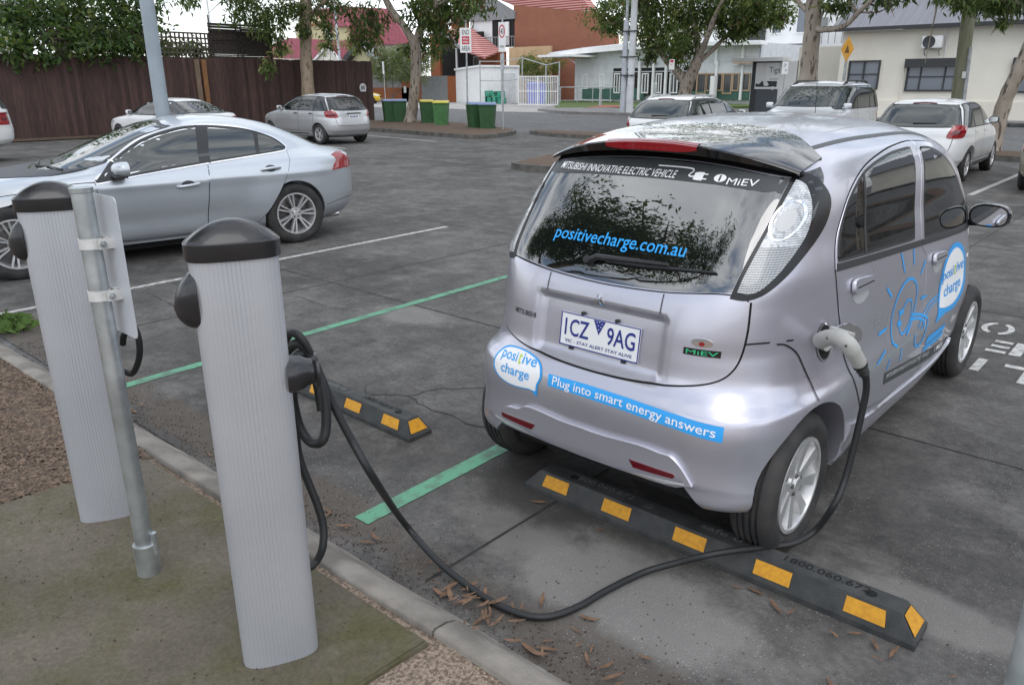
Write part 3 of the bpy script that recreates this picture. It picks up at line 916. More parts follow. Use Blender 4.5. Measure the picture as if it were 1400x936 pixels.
# rear window, sticker band and lettering
gl = crom([(-.495,1.060),(-.495,1.060),(-.25,1.036),(0,1.026),(.25,1.036),(.495,1.060),(.495,1.060),(.512,1.19),(.524,1.30),(.528,1.420),(.528,1.420),(.28,1.452),(0,1.462),(-.28,1.452),(-.528,1.420),(-.528,1.420),(-.524,1.30),(-.512,1.19)], 6, True)
rw = patch(IM, 'B', gl, 'rear_window', 'glass_rear', hero, .003, .003, .035)
ribbon(IM, 'B', crom([(-.55,1.03),(-.48,1.050),(-.25,1.026),(0,1.016),(.25,1.026),(.48,1.050),(.55,1.03)], 6), .010, 'window_seal', 'dark_gap', rw, .0015)
bnd = [(-.525,1.375),(-.30,1.389),(-.08,1.393),(.08,1.393),(.30,1.389),(.525,1.372),(.527,1.419),(.28,1.450),(0,1.460),(-.28,1.450),(-.527,1.419)]
sb = patch(IM, 'B', bnd, 'sun_band', 'band_grey', rw, .0042, 0, .04)
vs, fs = fit_text('MITSUBISHI INNOVATIVE ELECTRIC VEHICLE', .575, .027, bold=.004, shear=.22)
decal(IM, 'B', vs, fs, 'lettering', 'sticker_white', sb, .0056, lambda x, y: (x-.172, y+1.411))
vs, fs = fit_text('MiEV', .112, .022)
decal(IM, 'B', vs, fs, 'lettering', 'sticker_white', sb, .0056, lambda x, y: (x+.385, y+1.402))
# plug symbol and round i symbol
pl = MB()
def _flat(poly): return tri_poly(poly, .02)
cordp = crom([(.02,1.437),(.10,1.437),(.165,1.435),(.180,1.428),(.172,1.418),(.168,1.411),(.180,1.408),(.192,1.410)], 6)
vs, fs = band(cordp, .0045)
decal(IM, 'B', vs, fs, 'plug_symbol', 'sticker_white', sb, .0056)
plugp = [(.190,1.399),(.205,1.397),(.228,1.397),(.228,1.401),(.245,1.401),(.245,1.405),(.228,1.405),(.228,1.417),(.245,1.417),(.245,1.421),(.228,1.421),(.228,1.425),(.205,1.425),(.190,1.422)]
vs, fs = tri_poly(plugp, .02); decal(IM, 'B', vs, fs, 'plug_symbol', 'sticker_white', sb, .0056)
ell = [(.297+.024*math.cos(a), 1.410+.013*math.sin(a)) for a in np.linspace(0, 2*PI, 24, endpoint=False)]
vs, fs = tri_poly(ell, .02); decal(IM, 'B', vs, fs, 'round_symbol', 'sticker_white', sb, .0056)
vs, fs = fit_text('i', .008, .020, bold=.03); decal(IM, 'B', vs, fs, 'round_symbol', 'band_grey', sb, .0066, lambda x, y: (x+.297, y+1.410))
vs, fs = fit_text('positivecharge.com.au', .60, .058, bold=.006)
decal(IM, 'B', vs, fs, 'web_address', 'sticker_blue', rw, .0046, lambda x, y: (x-.012, y+1.163))
# wiper
wp = MB()
def bpt(x, z, o): 
    P, N_ = IM.map('B', [x], [z]); return tuple(P[0]+N_[0]*o)
wp.tube([bpt(-.10,1.085,.012), bpt(-.06,1.100,.022), bpt(.10,1.106,.024), bpt(.25,1.112,.022)], [.014,.013,.010,.007], 8)
wp.tube([bpt(-.02,1.093,.014), bpt(.15,1.099,.012), bpt(.43,1.113,.012)], [.006,.008,.004], 8)
wp.cyl(bpt(-.10,1.085,.001), bpt(-.10,1.085,.03), .020, .016, 16)
wp.build('wiper', 'black_plastic', rw, angle=40)

# tail lights
for sg in (1, -1):
    hs = crom([(.495,1.040),(.495,1.040),(.545,1.036),(.590,1.062),(.622,1.125),(.634,1.24),(.622,1.345),(.588,1.412),(.545,1.440),(.528,1.440),(.528,1.440),(.526,1.30),(.512,1.18)], 6, True)
    ln = crom([(.512,1.062),(.512,1.062),(.548,1.058),(.578,1.080),(.602,1.135),(.614,1.235),(.602,1.325),(.572,1.392),(.541,1.414),(.541,1.414),(.537,1.30),(.525,1.18)], 6, True)
    if sg < 0: hs, ln = mirror2(hs), mirror2(ln)
    h = patch(IM, 'B', hs, 'tail_light', 'cluster_black', hero, .006, .014, .02)
    l = patch(IM, 'B', ln, 'lens', 'tail_lens' if 'tail_lens' in M else 'clear_lens', h, .011, .006, .012)
    # reflector bowl behind the upper half and a rim between the lamps
    bowl = [(sg*(.564+.034*math.cos(a)), 1.285+.062*math.sin(a)) for a in np.linspace(0, 2*PI, 40, endpoint=False)]
    ribbon(IM, 'B', bowl, .006, 'lamp_ring', 'chrome', l, .0118, True, .01)
    bb = [(sg*(.564+.021*math.cos(a)), 1.285+.036*math.sin(a)) for a in np.linspace(0, 2*PI, 30, endpoint=False)]
    vs, fs = tri_poly(bb, .015); decal(IM, 'B', vs, fs, 'bulb', 'text_grey', l, .0118)

# tailgate with its recess, bumper
tgR = [(.553,1.030),(.557,.94),(.552,.86),(.535,.792),(.488,.748),(.374,.717),(.20,.695),(0,.688)]
tg = crom([(-.48,1.050),(-.48,1.050),(-.25,1.026),(0,1.016),(.25,1.026),(.48,1.050)]+[tgR[0]]*2+tgR[1:]+[(-x, z) for x, z in reversed(tgR[:-1])]+[(-.553,1.030)], 6, True)
tp = patch(IM, 'B', tg, 'tailgate', 'lilac_silver', hero, .004, .008, .022)
ribbon(IM, 'B', crom(tgR+[(-x, z) for x, z in reversed(tgR[:-1])], 8), .013, 'panel_gap', 'dark_gap', tp, .0012)
# three diamond emblem
em = MB()
for a in (90, 210, 330):
    c, s_ = math.cos(R_(a)), math.sin(R_(a))
    d = [(0, 0), (.0125, .0072), (0, .026), (-.0125, .0072)] 
    d = [(x, y) for x, y in [(0, .001), (.0115, .0125), (0, .025), (-.0115, .0125)]]
    q = [(x*s_+y*c, -x*c+y*s_) for x, y in d]
    b0 = [bpt(x-.006, y*1.0+.958, .004) for x, y in q]; b1 = [bpt(x-.006, y+.958, .010) for x, y in q]
    em.add(b0+b1, [(4,5,6,7),(0,1,5,4),(1,2,6,5),(2,3,7,6),(3,0,4,7)])
em.build('emblem', 'chrome', tp)
vs, fs = fit_text('MITSUBISHI', .125, .022, bold=.012)
decal(IM, 'B', vs, fs, 'lettering', 'band_grey', tp, .0055, lambda x, y: (x-.372, y+.842))
bd = [(.374,.833),(.497,.833),(.497,.858),(.374,.858)]
bp_ = patch(IM, 'B', bd, 'badge', 'gloss_black', tp, .008, .004, .03)
vs, fs = fit_text('MiEV', .105, .0155)
decal(IM, 'B', vs, fs, 'lettering', 'badge_green', bp_, .0088, lambda x, y: (x+.436, y+.8455))
bg_ = [(.434+.036*math.cos(a), .879+.013*math.sin(a)+(.004 if math.sin(a) > 0 else 0)) for a in np.linspace(0, 2*PI, 28, endpoint=False)]
b2 = patch(IM, 'B', bg_, 'badge', 'chrome', tp, .007, .004, .02)
bh = [(.434+.010*math.cos(a), .877+.008*math.sin(a)) for a in np.linspace(0, 2*PI, 12, endpoint=False)]
vs, fs = tri_poly(bh, .02); decal(IM, 'B', vs, fs, 'badge_mark', 'red_lens', b2, .0078)

# number plate
def number_plate(parent, c, wdt, h, tilt=0.0, text=None, face=-1, name='number_plate'):
    e = MB(); e.box((0, 0, 0), (wdt, .006, h), bev=.002)
    o = e.build(name, 'plate_white', parent); o.location = c; o.rotation_euler = (tilt, 0, 0 if face < 0 else PI)
    return o
npl = number_plate(hero, (.006, -.352, .818), .372, .136, R_(-7))
fr = MB()
for sx, sz, dx, dz in ((0, .065, .372, .004), (0, -.065, .372, .004), (-.184, 0, .004, .126), (.184, 0, .004, .126)):
    fr.box((sx, -.0035, sz), (dx, .002, dz))
fr.build('plate_border', 'plate_blue', npl)
def flat_text(parent, body, wdt, h, c, m, name='lettering', y=-.0045, **k):
    vs, fs = fit_text(body, wdt, h, **k)
    me = bpy.data.meshes.new(name); me.from_pydata([(x+c[0], y, z+c[1]) for x, z in vs], [], [tuple(f) for f in fs]); 
    return link(name, me, parent, m)
flat_text(npl, '1CZ', .118, .070, (-.105, .010), 'plate_blue', bold=.012)
flat_text(npl, '9AG', .128, .070, (.103, .010), 'plate_blue', bold=.012)
flat_text(npl, 'VIC - STAY ALERT STAY ALIVE', .318, .0135, (0, -.046), 'plate_blue', bold=.012)
tr_ = MB(); tr_.add([(-.028,-.0046,.061),(.028,-.0046,.061),(0,-.0046,.005)], [(0, 2, 1)])
tr_.build('plate_triangle', 'plate_blue', npl, fix=False)
st = MB()
for x, z in ((-.012,.053),(0,.056),(.012,.050),(-.004,.041),(.008,.037),(-.001,.026)):
    st.cyl((x, -.0042, z), (x, -.0056, z), .0021, n=8)
for x, z in ((-.176,.058),(.176,.058),(-.176,-.058),(.176,-.058)): st.cyl((x, -.003, z), (x, -.0055, z), .004, n=10)
st.build('plate_stars', 'plate_white', npl)
for x in (-.13, .12):
    bk = MB(); bk.box((x, .006, -.073), (.018, .016, .016)); bk.build('plate_bracket', 'black_trim', npl)
for x in (-.085, .075):
    bk = MB(); bk.cyl((x, .01, .074), (x, -.004, .074), .008, n=10); bk.build('plate_lamp', 'black_trim', npl)

# bumper: lower lip, corner steps, valance and reflectors
BL_ = crom([(-.33,.448),(-.27,.474),(-.10,.462),(0,.462),(.10,.462),(.27,.474),(.36,.470),(.40,.468),(.44,.435),(.485,.372),(.485,.372),(.30,.345),(0,.335),(-.30,.345),(-.485,.372),(-.485,.372),(-.44,.410),(-.39,.44)], 5, True)
val = patch(IM, 'B', BL_, 'bumper_valance', 'lilac_silver', hero, .020, .022, .025)
ribbon(IM, 'B', crom([(-.46,.376),(-.30,.362),(0,.352),(.30,.362),(.46,.376)], 6), .010, 'bumper_lip', 'pale_silver', val, .0225)
for sg in (1, -1):
    rf = [(.232,.405),(.232,.405),(.416,.405),(.425,.398),(.415,.387),(.252,.378),(.252,.378)]
    if sg < 0: rf = mirror2(rf)
    patch(IM, 'B', rf, 'reflector', 'dark_red_lens', val, .024, .006, .03)
dk = MB(); dk.box((0, -.17, .31), (.86, .30, .12)); dk.box((0, 1.2, .20), (1.16, 1.5, .06)); dk.build('underbody', 'under_dark', hero)
ax = MB(); ax.cyl((-.56, 0, .29), (.56, 0, .29), .045, n=12); ax.build('axle', 'under_dark', hero)
# bumper/wing split line
for sg in (1, -1):
    md = 'R' if sg > 0 else 'L'
    ribbon(IM, md, crom([(-.15,.872),(-.108,.862),(-.055,.825),(-.024,.775),(.012,.70),(.022,.632)], 6), .006, 'panel_gap', 'dark_gap', hero, .003)
    ribbon(IM, 'B', [(sg*.560,.884),(sg*.60,.884),(sg*.652,.874)], .006, 'panel_gap', 'dark_gap', hero, .003)

# roof spoiler (black, with the high brake light): flush with the roof in front, a thin lip behind
SPW = .560
NX = 45
def sp_tr(x): return -.055+.108*abs(x/SPW)**2.4
def sp_te(x): return 1.537-.092*abs(x/SPW)**2.2
def sp_fr(x):
    a = abs(x)/SPW; return .40-.10*a**2-.06*max(0, a-.75)/.25
X = np.linspace(-SPW, SPW, NX)
YB = .17
ztb = IM.top(np.clip(X, -.548, .548), np.full(NX, YB))+.006
rows_ = []
yt = np.array([sp_tr(x) for x in X]); ze = np.array([sp_te(x) for x in X])
for k in np.linspace(1, 0, 8):
    y = YB*(1-k)+yt*k; z = ztb*(1-k)+ze*k+.010*k*(1-k)
    rows_.append(np.stack([X, y, z], -1))
for k in np.linspace(.12, 1, 8):
    y = YB*(1-k)+np.array([max(YB, sp_fr(x)) for x in X])*k
    rows_.append(np.stack([X, y, IM.top(np.clip(X, -.548, .548), y)+.006*(1-.6*k)], -1))
lt_ = .036*(1-.80*np.abs(X/SPW)**2)
r1 = np.stack([X, yt-.004, ze-.006], -1); r2 = np.stack([X, yt+.004, ze-.006-lt_], -1); r3 = np.stack([X, yt+.075, ze-.004-lt_], -1)
rows_ = [r3, r2, r1]+rows_
sp = MB(); V = np.concatenate(rows_); nr_ = len(rows_)
sp.add(V.tolist(), [(i*NX+j, i*NX+j+1, (i+1)*NX+j+1, (i+1)*NX+j) for i in range(nr_-1) for j in range(NX-1)])
last = rows_[-1]
sp.add(np.concatenate([last, last-np.array([0, 0, .012])]).tolist(), [(j, j+1, NX+j+1, NX+j) for j in range(NX-1)])
spo = sp.build('roof_spoiler', 'gloss_black', hero, angle=40)
patch(IM, 'B', crom([(-.535,1.424),(-.535,1.424),(-.28,1.456),(0,1.466),(.28,1.456),(.535,1.424),(.535,1.424),(.52,1.455),(.30,1.498),(0,1.508),(-.30,1.498),(-.52,1.455)], 5, True), 'spoiler_base', 'cluster_black', spo, .0035, 0, .04)
# side horns of the spoiler running down outside the lamps
for sg in (1, -1):
    hn = crom([(.10,1.435),(.10,1.435),(.06,1.39),(.035,1.33),(.03,1.27),(.05,1.255),(.085,1.30),(.135,1.36),(.185,1.415),(.20,1.452),(.20,1.452)], 5, True)
    patch(IM, 'R' if sg > 0 else 'L', hn, 'lamp_surround', 'gloss_black', spo, .005, .010, .02)
# high level brake light in the spoiler lip
b = MB(); xs = np.linspace(-.205, .205, 21)
def lip(x, k, o):
    y = sp_tr(x)+.006*(1-k)-.004-o*.6; te = sp_te(x)
    return (x, y, te-.006-.034*(1-k))
q0 = [lip(x, .12+.5*(abs(x)/.205)**4, .006) for x in xs]; q1 = [lip(x, 1, .006) for x in xs]
q2 = [(x, sp_tr(x)+.012, sp_te(x)+.006) for x in xs]; q3 = [(x, sp_tr(x)+.05, sp_te(x)+.003) for x in xs]
n = len(xs); A = q0+q1+q2+q3
b.add(A, [(r*n+i, r*n+i+1, (r+1)*n+i+1, (r+1)*n+i) for r in range(3) for i in range(n-1)])
bl_ = b.build('brake_light', 'red_lens', spo, angle=50)
bb_ = MB()
for i in range(12): 
    x = -.15+.3*i/11; bb_.cyl((x, sp_tr(x)-.002, 1.512), (x, sp_tr(x)-.0045, 1.512), .006, n=8)
bb_.build('lamp_cell', 'red_lens', bl_)
# roof side channels, antenna stub on the roof
for sg in (1, -1):
    ch = crom([(sg*.475,.10),(sg*.508,.35),(sg*.515,.80),(sg*.52,1.2),(sg*.53,1.6),(sg*.545,1.95)], 8)
    ribbon(IM, 'T', ch, .020, 'roof_channel', 'band_grey', hero, .0015)

# side glass and doors (both sides)
arc = [(.211,1.075),(.222,1.15),(.263,1.235),(.372,1.352),(.54,1.424),(.84,1.470),(1.12,1.487),(1.32,1.483),(1.52,1.464),(1.76,1.405),(2.0,1.305),(2.22,1.16),(2.38,1.02)]
arc_c = crom(arc, 6)
def belt(y): return 1.106-.0585*(y-.2)
def beltb(y): return belt(y)-.028
BY = 1.27                 # B pillar seam at the belt
gR = crom([(.235,1.118),(.235,1.118),(.262,1.20),(.315,1.285),(.42,1.362),(.56,1.412),(.86,1.449),(1.165,1.459),(1.165,1.459),(1.152,1.068),(1.152,1.068)], 6, True)
gF = crom([(1.315,1.450),(1.315,1.450),(1.50,1.434),(1.72,1.372),(1.92,1.280),(2.10,1.165),(2.20,1.075),(2.215,.998),(2.215,.998),(1.322,1.050),(1.322,1.050)], 6, True)
for sg in (1, -1):
    md = 'R' if sg > 0 else 'L'
    # door skins
    dR = crom([(.211,1.085),(.211,1.085),(.222,1.16),(.263,1.240),(.372,1.354),(.54,1.426),(.84,1.471),(1.12,1.487),(1.262,1.486),(1.262,1.486),(1.262,1.05),(1.345,.95),(1.362,.80),(1.362,.45),(1.362,.36),(1.362,.36),(.80,.395),(.56,.43),(.47,.50),(.36,.62),(.30,.72),(.265,.86),(.235,.98)], 5, True)
    dF = crom([(1.272,1.485),(1.272,1.485),(1.52,1.466),(1.76,1.407),(2.0,1.307),(2.22,1.162),(2.36,1.03),(2.37,.93),(2.30,.80),(2.21,.66),(2.15,.50),(2.12,.37),(2.05,.335),(2.05,.335),(1.372,.358),(1.372,.358),(1.372,.80),(1.355,.95),(1.272,1.05)], 5, True)
    for pol, gl_, kind in ((dR, gR, 'r'), (dF, gF, 'f')):
        d = patch(IM, md, pol, 'door', 'lilac_silver', hero, .0045, .008, .035)
        ribbon(IM, md, pol, .012, 'panel_gap', 'dark_gap', d, .0012, True)
        # rubber frame + pane
        cx_ = sum(a for a, b in gl_)/len(gl_); cz_ = sum(b for a, b in gl_)/len(gl_)
        ribbon(IM, md, gl_, .022, 'window_seal', 'black_trim', d, .0056, True)
        wn = patch(IM, md, gl_, 'window', 'glass_dark', d, .0062, .002, .04)
        if kind == 'r':
            ribbon(IM, md, [(.507,1.405),(.510,1.098)], .022, 'window_bar', 'black_trim', wn, .0072)
            bs = [(.214,belt(.214)),(1.262,belt(1.262)),(1.262,beltb(1.262)),(.212,beltb(.212))]
            hd = [(.352,.998),(.372,1.018),(.45,1.014),(.568,1.000),(.566,.968),(.50,.962),(.37,.962)]; sc = [(.378,.956),(.54,.948),(.515,.915),(.446,.908),(.395,.925)]
        else:
            bs = [(1.274,belt(1.274)),(2.36,belt(2.36)),(2.36,beltb(2.36)),(1.274,beltb(1.274))]
            hd = [(1.455,.928),(1.475,.944),(1.55,.940),(1.665,.928),(1.663,.898),(1.60,.892),(1.47,.892)]; sc = [(1.478,.886),(1.64,.878),(1.61,.845),(1.545,.838),(1.495,.855)]
        patch(IM, md, bs, 'belt_trim', 'black_trim', d, .009, .008, .05)
        patch(IM, md, crom(sc, 5, True), 'handle_scoop', 'pale_silver', d, .0052, 0, .02)
        h = patch(IM, md, crom(hd, 5, True), 'handle', 'lilac_silver', d, .024, .016, .015)
        ribbon(IM, md, [(hd[0][0]+.02, hd[0][1]-.012), (hd[3][0]-.015, hd[3][1]-.017)], .005, 'handle_slot', 'dark_gap', h, .0248)
    # dark A pillar corner, mirror
    patch(IM, md, [(2.225,.985),(2.36,.99),(2.345,1.03),(2.225,1.135)], 'mirror_base', 'black_trim', hero, .007, .008, .03)
    # lower door strip
    sk = [(.775,.528),(1.36,.465),(1.36,.425),(1.36,.405),(.79,.470)]
    patch(IM, md, sk, 'door_strip', 'band_grey', hero, .0056, 0, .05)
    s2 = patch(IM, md, [(1.374,.463),(1.98,.398),(1.98,.352),(1.374,.404)], 'door_strip', 'band_grey', hero, .0056, 0, .05)
    vs, fs = fit_text('MITSUBISHI INNOVATIVE ELECTRIC VEHICLE', .72, .022, shear=.2)
    decal(IM, md, vs, fs, 'lettering', 'text_grey', s2, .0066, (lambda x, y: (x+1.17, y+.466-.106*(x))) if sg > 0 else (lambda x, y: (1.17-x, y+.466+.106*(x))))
    vs, fs = fit_text('i MiEV', .20, .03, bold=.015)
    decal(IM, md, vs, fs, 'lettering', 'sticker_white', s2, .0066, (lambda x, y: (x+1.75, y+.403-.106*(x))) if sg > 0 else (lambda x, y: (1.75-x, y+.403+.106*(x))))
    # sill
    sl_ = crom([(.36,.43),(.36,.43),(.55,.385),(.9,.352),(1.6,.318),(2.12,.30),(2.20,.33),(2.20,.33),(2.17,.235),(1.2,.232),(.34,.235),(.34,.235)], 5, True)
    patch(IM, md, sl_, 'sill', 'lilac_silver', hero, .012, .02, .04)
    # front wing line and indicator
    ribbon(IM, md, crom([(2.37,.99),(2.50,.97),(2.66,.90)], 5), .006, 'panel_gap', 'dark_gap', hero, .0012)
    patch(IM, md, [(2.30+.03*math.cos(a), .80+.014*math.sin(a)) for a in np.linspace(0, 2*PI, 16, endpoint=False)], 'indicator', 'clear_lens', hero, .008, .006, .02)
    # headlamp
    hl = crom([(.50,.80),(.62,.84),(.655,.90),(.62,.945),(.56,.92),(.50,.86)], 5, True)
    patch(IM, 'F', hl if sg > 0 else mirror2(hl), 'headlight', 'clear_lens', hero, .006, .01, .03)
    # mirror: housing and glass face the driver
    cx0, cy0, cz0 = sg*.765, 2.30, 1.04
    mb = MB(); nu, nv = 20, 12; vsm = []
    for i in range(nv+1):
        t = i/nv; dy = -.045+.125*t; k = math.sqrt(max(0.0, 1-max(0, (t-.18)/.82)**2.2))*.999+.001
        if t < .18: k = .93+.07*t/.18
        for j in range(nu):
            a = 2*PI*j/nu; cc, ss = math.cos(a), math.sin(a); e = .75
            vsm.append((cx0+.105*k*math.copysign(abs(cc)**e, cc), cy0+dy, cz0+.068*k*math.copysign(abs(ss)**e, ss)))
    mb.add(vsm, [(i*nu+j, i*nu+(j+1) % nu, (i+1)*nu+(j+1) % nu, (i+1)*nu+j) for i in range(nv) for j in range(nu)]+[tuple(range(nu)), tuple(nv*nu+j for j in range(nu))])
    mb.bar((sg*.64, cy0+.03, cz0-.055), (sg*.77, cy0+.02, cz0-.045), .05, .035)
    mo = mb.build('mirror', 'gloss_black', hero, angle=50)
    mg = MB(); vg = [(cx0+.088*math.copysign(abs(math.cos(a))**.75, math.cos(a)), cy0-.0475, cz0+.053*math.copysign(abs(math.sin(a))**.75, math.sin(a))) for a in np.linspace(0, 2*PI, 28, endpoint=False)]
    mg.add(vg, [tuple(range(28))]); mg.build('mirror_glass', 'mirror_glass', mo)
# windscreen
ws = crom([(-.53,.99),(-.53,.99),(0,.97),(.53,.99),(.53,.99),(.515,1.30),(.47,1.50),(.47,1.50),(0,1.53),(-.47,1.50),(-.47,1.50),(-.515,1.30)], 6, True)
patch(IM, 'F', ws, 'windscreen', 'glass_dark', hero, .003, .006, .05)
gr = patch(IM, 'F', [(-.35,.30),(.35,.30),(.40,.42),(-.40,.42)], 'grille', 'black_plastic', hero, .003, .004, .05)
fpl = number_plate(hero, (0, 2.985, .52), .372, .136, 0, face=1)

# stickers on the rear bumper
def outline(poly, k):
    c = np.mean(poly, 0); return [tuple(c+(np.array(q)-c)*k) for q in poly]
bubc = crom([(-.505,.600),(-.490,.655),(-.437,.688),(-.337,.692),(-.250,.668),(-.217,.620),(-.232,.575),(-.232,.575),(-.236,.524),(-.236,.524),(-.268,.546),(-.268,.546),(-.375,.538),(-.46,.556)], 6, True)
bo = patch(IM, 'B', bubc, 'bubble_sticker', 'sticker_blue', hero, .0022, 0, .025)
bi = outline([q for q in bubc], .925); bi = [(x, max(z, .548) if x > -.30 else z) for x, z in bi]
patch(IM, 'B', bi, 'bubble_face', 'sticker_white', bo, .0034, 0, .025)
def bubble_words(mode, cx, cz, w1, h1, w2, h2, gap, slope, parent, mirror=1):
    for body, ww, hh, dz in (('posi', w1*.46, h1, gap), ('t', w1*.09, h1*.86, gap), ('ive', w1*.38, h1*.80, gap), ('charge', w2, h2, -gap)):
        vs, fs = fit_text(body, ww, hh, bold=.012)
        dx = {'posi': -w1*.27, 't': w1*.035, 'ive': w1*.30, 'charge': -w1*.03}[body]
        dy = {'posi': -h1*.10, 't': 0, 'ive': h1*.07, 'charge': -h1*.05}[body]
        decal(IM, mode, vs, fs, 'lettering', 'sticker_green' if body == 't' else 'sticker_blue', parent, .0044, lambda x, y: (cx+mirror*(x+dx), cz+y+dz+dy+slope*(x+dx)))
bubble_words('B', -.358, .628, .205, .048, .165, .052, .028, -.0, bo)
st_ = [(-.186,.634),(0,.637),(.2,.634),(.4,.626),(.566,.612),(.568,.556),(.4,.575),(.2,.584),(0,.588),(-.182,.588)]
so_ = patch(IM, 'B', st_, 'slogan_sticker', 'sticker_blue', hero, .0022, 0, .03)
vs, fs = fit_text('Plug into smart energy answers', .705, .044, bold=.006)
def _sl(x, y):
    c = x+.192; return (c, y+.6085-.026*max(0, (c-.05)/.5)**2)
decal(IM, 'B', vs, fs, 'lettering', 'sticker_white', so_, .0034, _sl)

# stickers on the right side: bulb drawing with plug, rays and speech bubble
blue = MB()
def strokes(md, lines, wd, nm, par, mir=False):
    for l in lines:
        c = crom(l, 6) if len(l) > 2 else l
        ribbon(IM, md, c, wd, nm, 'sticker_blue', par, .0062)
sbub = crom([(1.595,.63),(1.595,.63),(1.622,.755),(1.683,.859),(1.796,.922),(1.933,.933),(2.086,.893),(2.185,.823),(2.205,.704),(2.121,.615),(1.946,.577),(1.735,.592),(1.735,.592),(1.545,.578),(1.545,.578)], 6, True)
for md in ('R', 'L'):
    b0 = patch(IM, md, sbub, 'bubble_sticker', 'sticker_blue', hero, .0062, 0, .04)
    inn = [(1.615,.645),(1.615,.645),(1.66,.76),(1.715,.845),(1.81,.895),(1.93,.905),(2.06,.866),(2.14,.805),(2.155,.71),(2.085,.645),(1.935,.612),(1.735,.622),(1.615,.645)]
    patch(IM, md, crom(inn[:-1], 6, True), 'bubble_face', 'sticker_white', b0, .0072, 0, .04)
    if md == 'R':
        bubble_words('R', 1.905, .745, .47, .070, .37, .078, .046, -.015, b0)
        for c_ in list(b0.children):
            if c_.name.startswith('lettering'):
                for v in c_.data.vertices: v.co.x += .0042
    else:
        bubble_words('L', 1.905, .745, .47, .070, .37, .078, .046, .015, b0, -1)
        for c_ in list(b0.children):
            if c_.name.startswith('lettering'):
                for v in c_.data.vertices: v.co.x -= .0042
    dr = patch(IM, md, [(1.437,.535),(1.788,.525),(1.78,.495),(1.40,.497)], 'bulb_drawing', 'sticker_blue', hero, .0062, 0, .05)
    patch(IM, md, [(1.40,.490),(1.775,.488),(1.76,.460),(1.38,.466)], 'bulb_drawing', 'sticker_blue', dr, .0062, 0, .05)
    strokes(md, [[(.935,.612),(.868,.645),(.858,.711),(.874,.779),(.931,.842),(1.026,.884),(1.119,.887),(1.197,.852),(1.226,.801),(1.203,.73),(1.151,.674),(1.067,.634)]], .013, 'bulb_drawing', dr)
    strokes(md, [[(.983,.661),(.968,.715),(1.007,.757),(1.09,.791),(1.148,.772),(1.154,.718),(1.102,.67),(1.014,.650),(.985,.660)]], .010, 'bulb_drawing', dr)
    strokes(md, [[(.965,.757),(1.032,.752)], [(.945,.71),(1.002,.704)]], .022, 'bulb_drawing', dr)
    strokes(md, [[(1.155,.707),(1.25,.69),(1.35,.661),(1.407,.629),(1.372,.578),(1.322,.541),(1.251,.531),(1.197,.565),(1.201,.603)], [(1.13,.69),(1.25,.67),(1.33,.642),(1.345,.60)]], .013, 'bulb_drawing', dr)
    strokes(md, [[(1.25,.622),(1.353,.675),(1.463,.707),(1.60,.712)], [(1.29,.605),(1.388,.656),(1.489,.686),(1.60,.690)]], .008, 'bulb_drawing', dr)
    strokes(md, [[(.961,1.03),(1.016,.932)], [(1.138,1.035),(1.155,.944)], [(1.34,.935),(1.267,.88)], [(.776,.907),(.843,.856)], [(.693,.722),(.795,.726)], [(1.298,.756),(1.389,.753)]], .014, 'bulb_drawing', dr)
    strokes(md, [[(.656,.6),(.769,.635)], [(.795,.538),(.834,.579)], [(.988,.528),(.995,.589)]], .011, 'bulb_drawing', dr)

# charge port on the right rear wing, lid standing open
ov = [(.126+.053*math.cos(a), .826+.070*math.sin(a)) for a in np.linspace(0, 2*PI, 36, endpoint=False)]
po_ = patch(IM, 'R', ov, 'charge_port', 'dark_gap', hero, .0015, 0, .02)
ribbon(IM, 'R', ov, .008, 'port_ring', 'chrome', po_, .0035, True, .01)
lid = MB(); # panel break lines above the recess
for x in (-.262, .262):
    ribbon(IM, 'B', [(x, 1.024), (x*1.005, .955)], .004, 'panel_break', 'band_grey', tp, .0062)
sx0 = float(IM.side(np.array(.17), np.array(.85)))
hx, hy, hz = sx0+.004, .178, .835
dirv = Vector((.78, .60, .10)).normalized(); upv = Vector((-.05, -.15, 1)).normalized(); nv_ = dirv.cross(upv).normalized()
NA = 28; ringo = []
for k in range(NA):
    a = 2*PI*k/NA
    p_ = Vector((hx, hy, hz))+dirv*(.058+.056*math.cos(a))+upv*(.050*math.sin(a))
    ringo.append(p_)
V = [tuple(q) for q in ringo]+[tuple(q+nv_*.006) for q in ringo]
c0 = Vector((hx, hy, hz))+dirv*.058
V += [tuple(c0+(q-c0)*.72-nv_*.010) for q in ringo]+[tuple(c0-nv_*.012)]
lid.add(V, [(k, (k+1) % NA, NA+(k+1) % NA, NA+k) for k in range(NA)]+[tuple(NA+k for k in range(NA))]+[(k, (k+1) % NA, 2*NA+(k+1) % NA, 2*NA+k) for k in range(NA)]+[(2*NA+k, 2*NA+(k+1) % NA, 3*NA) for k in range(NA)])
lid.bar((hx-.01, hy, hz-.01), tuple(Vector((hx, hy, hz))+dirv*.02), .02, .012)
lid.build('charge_lid', 'chrome', po_, angle=35)
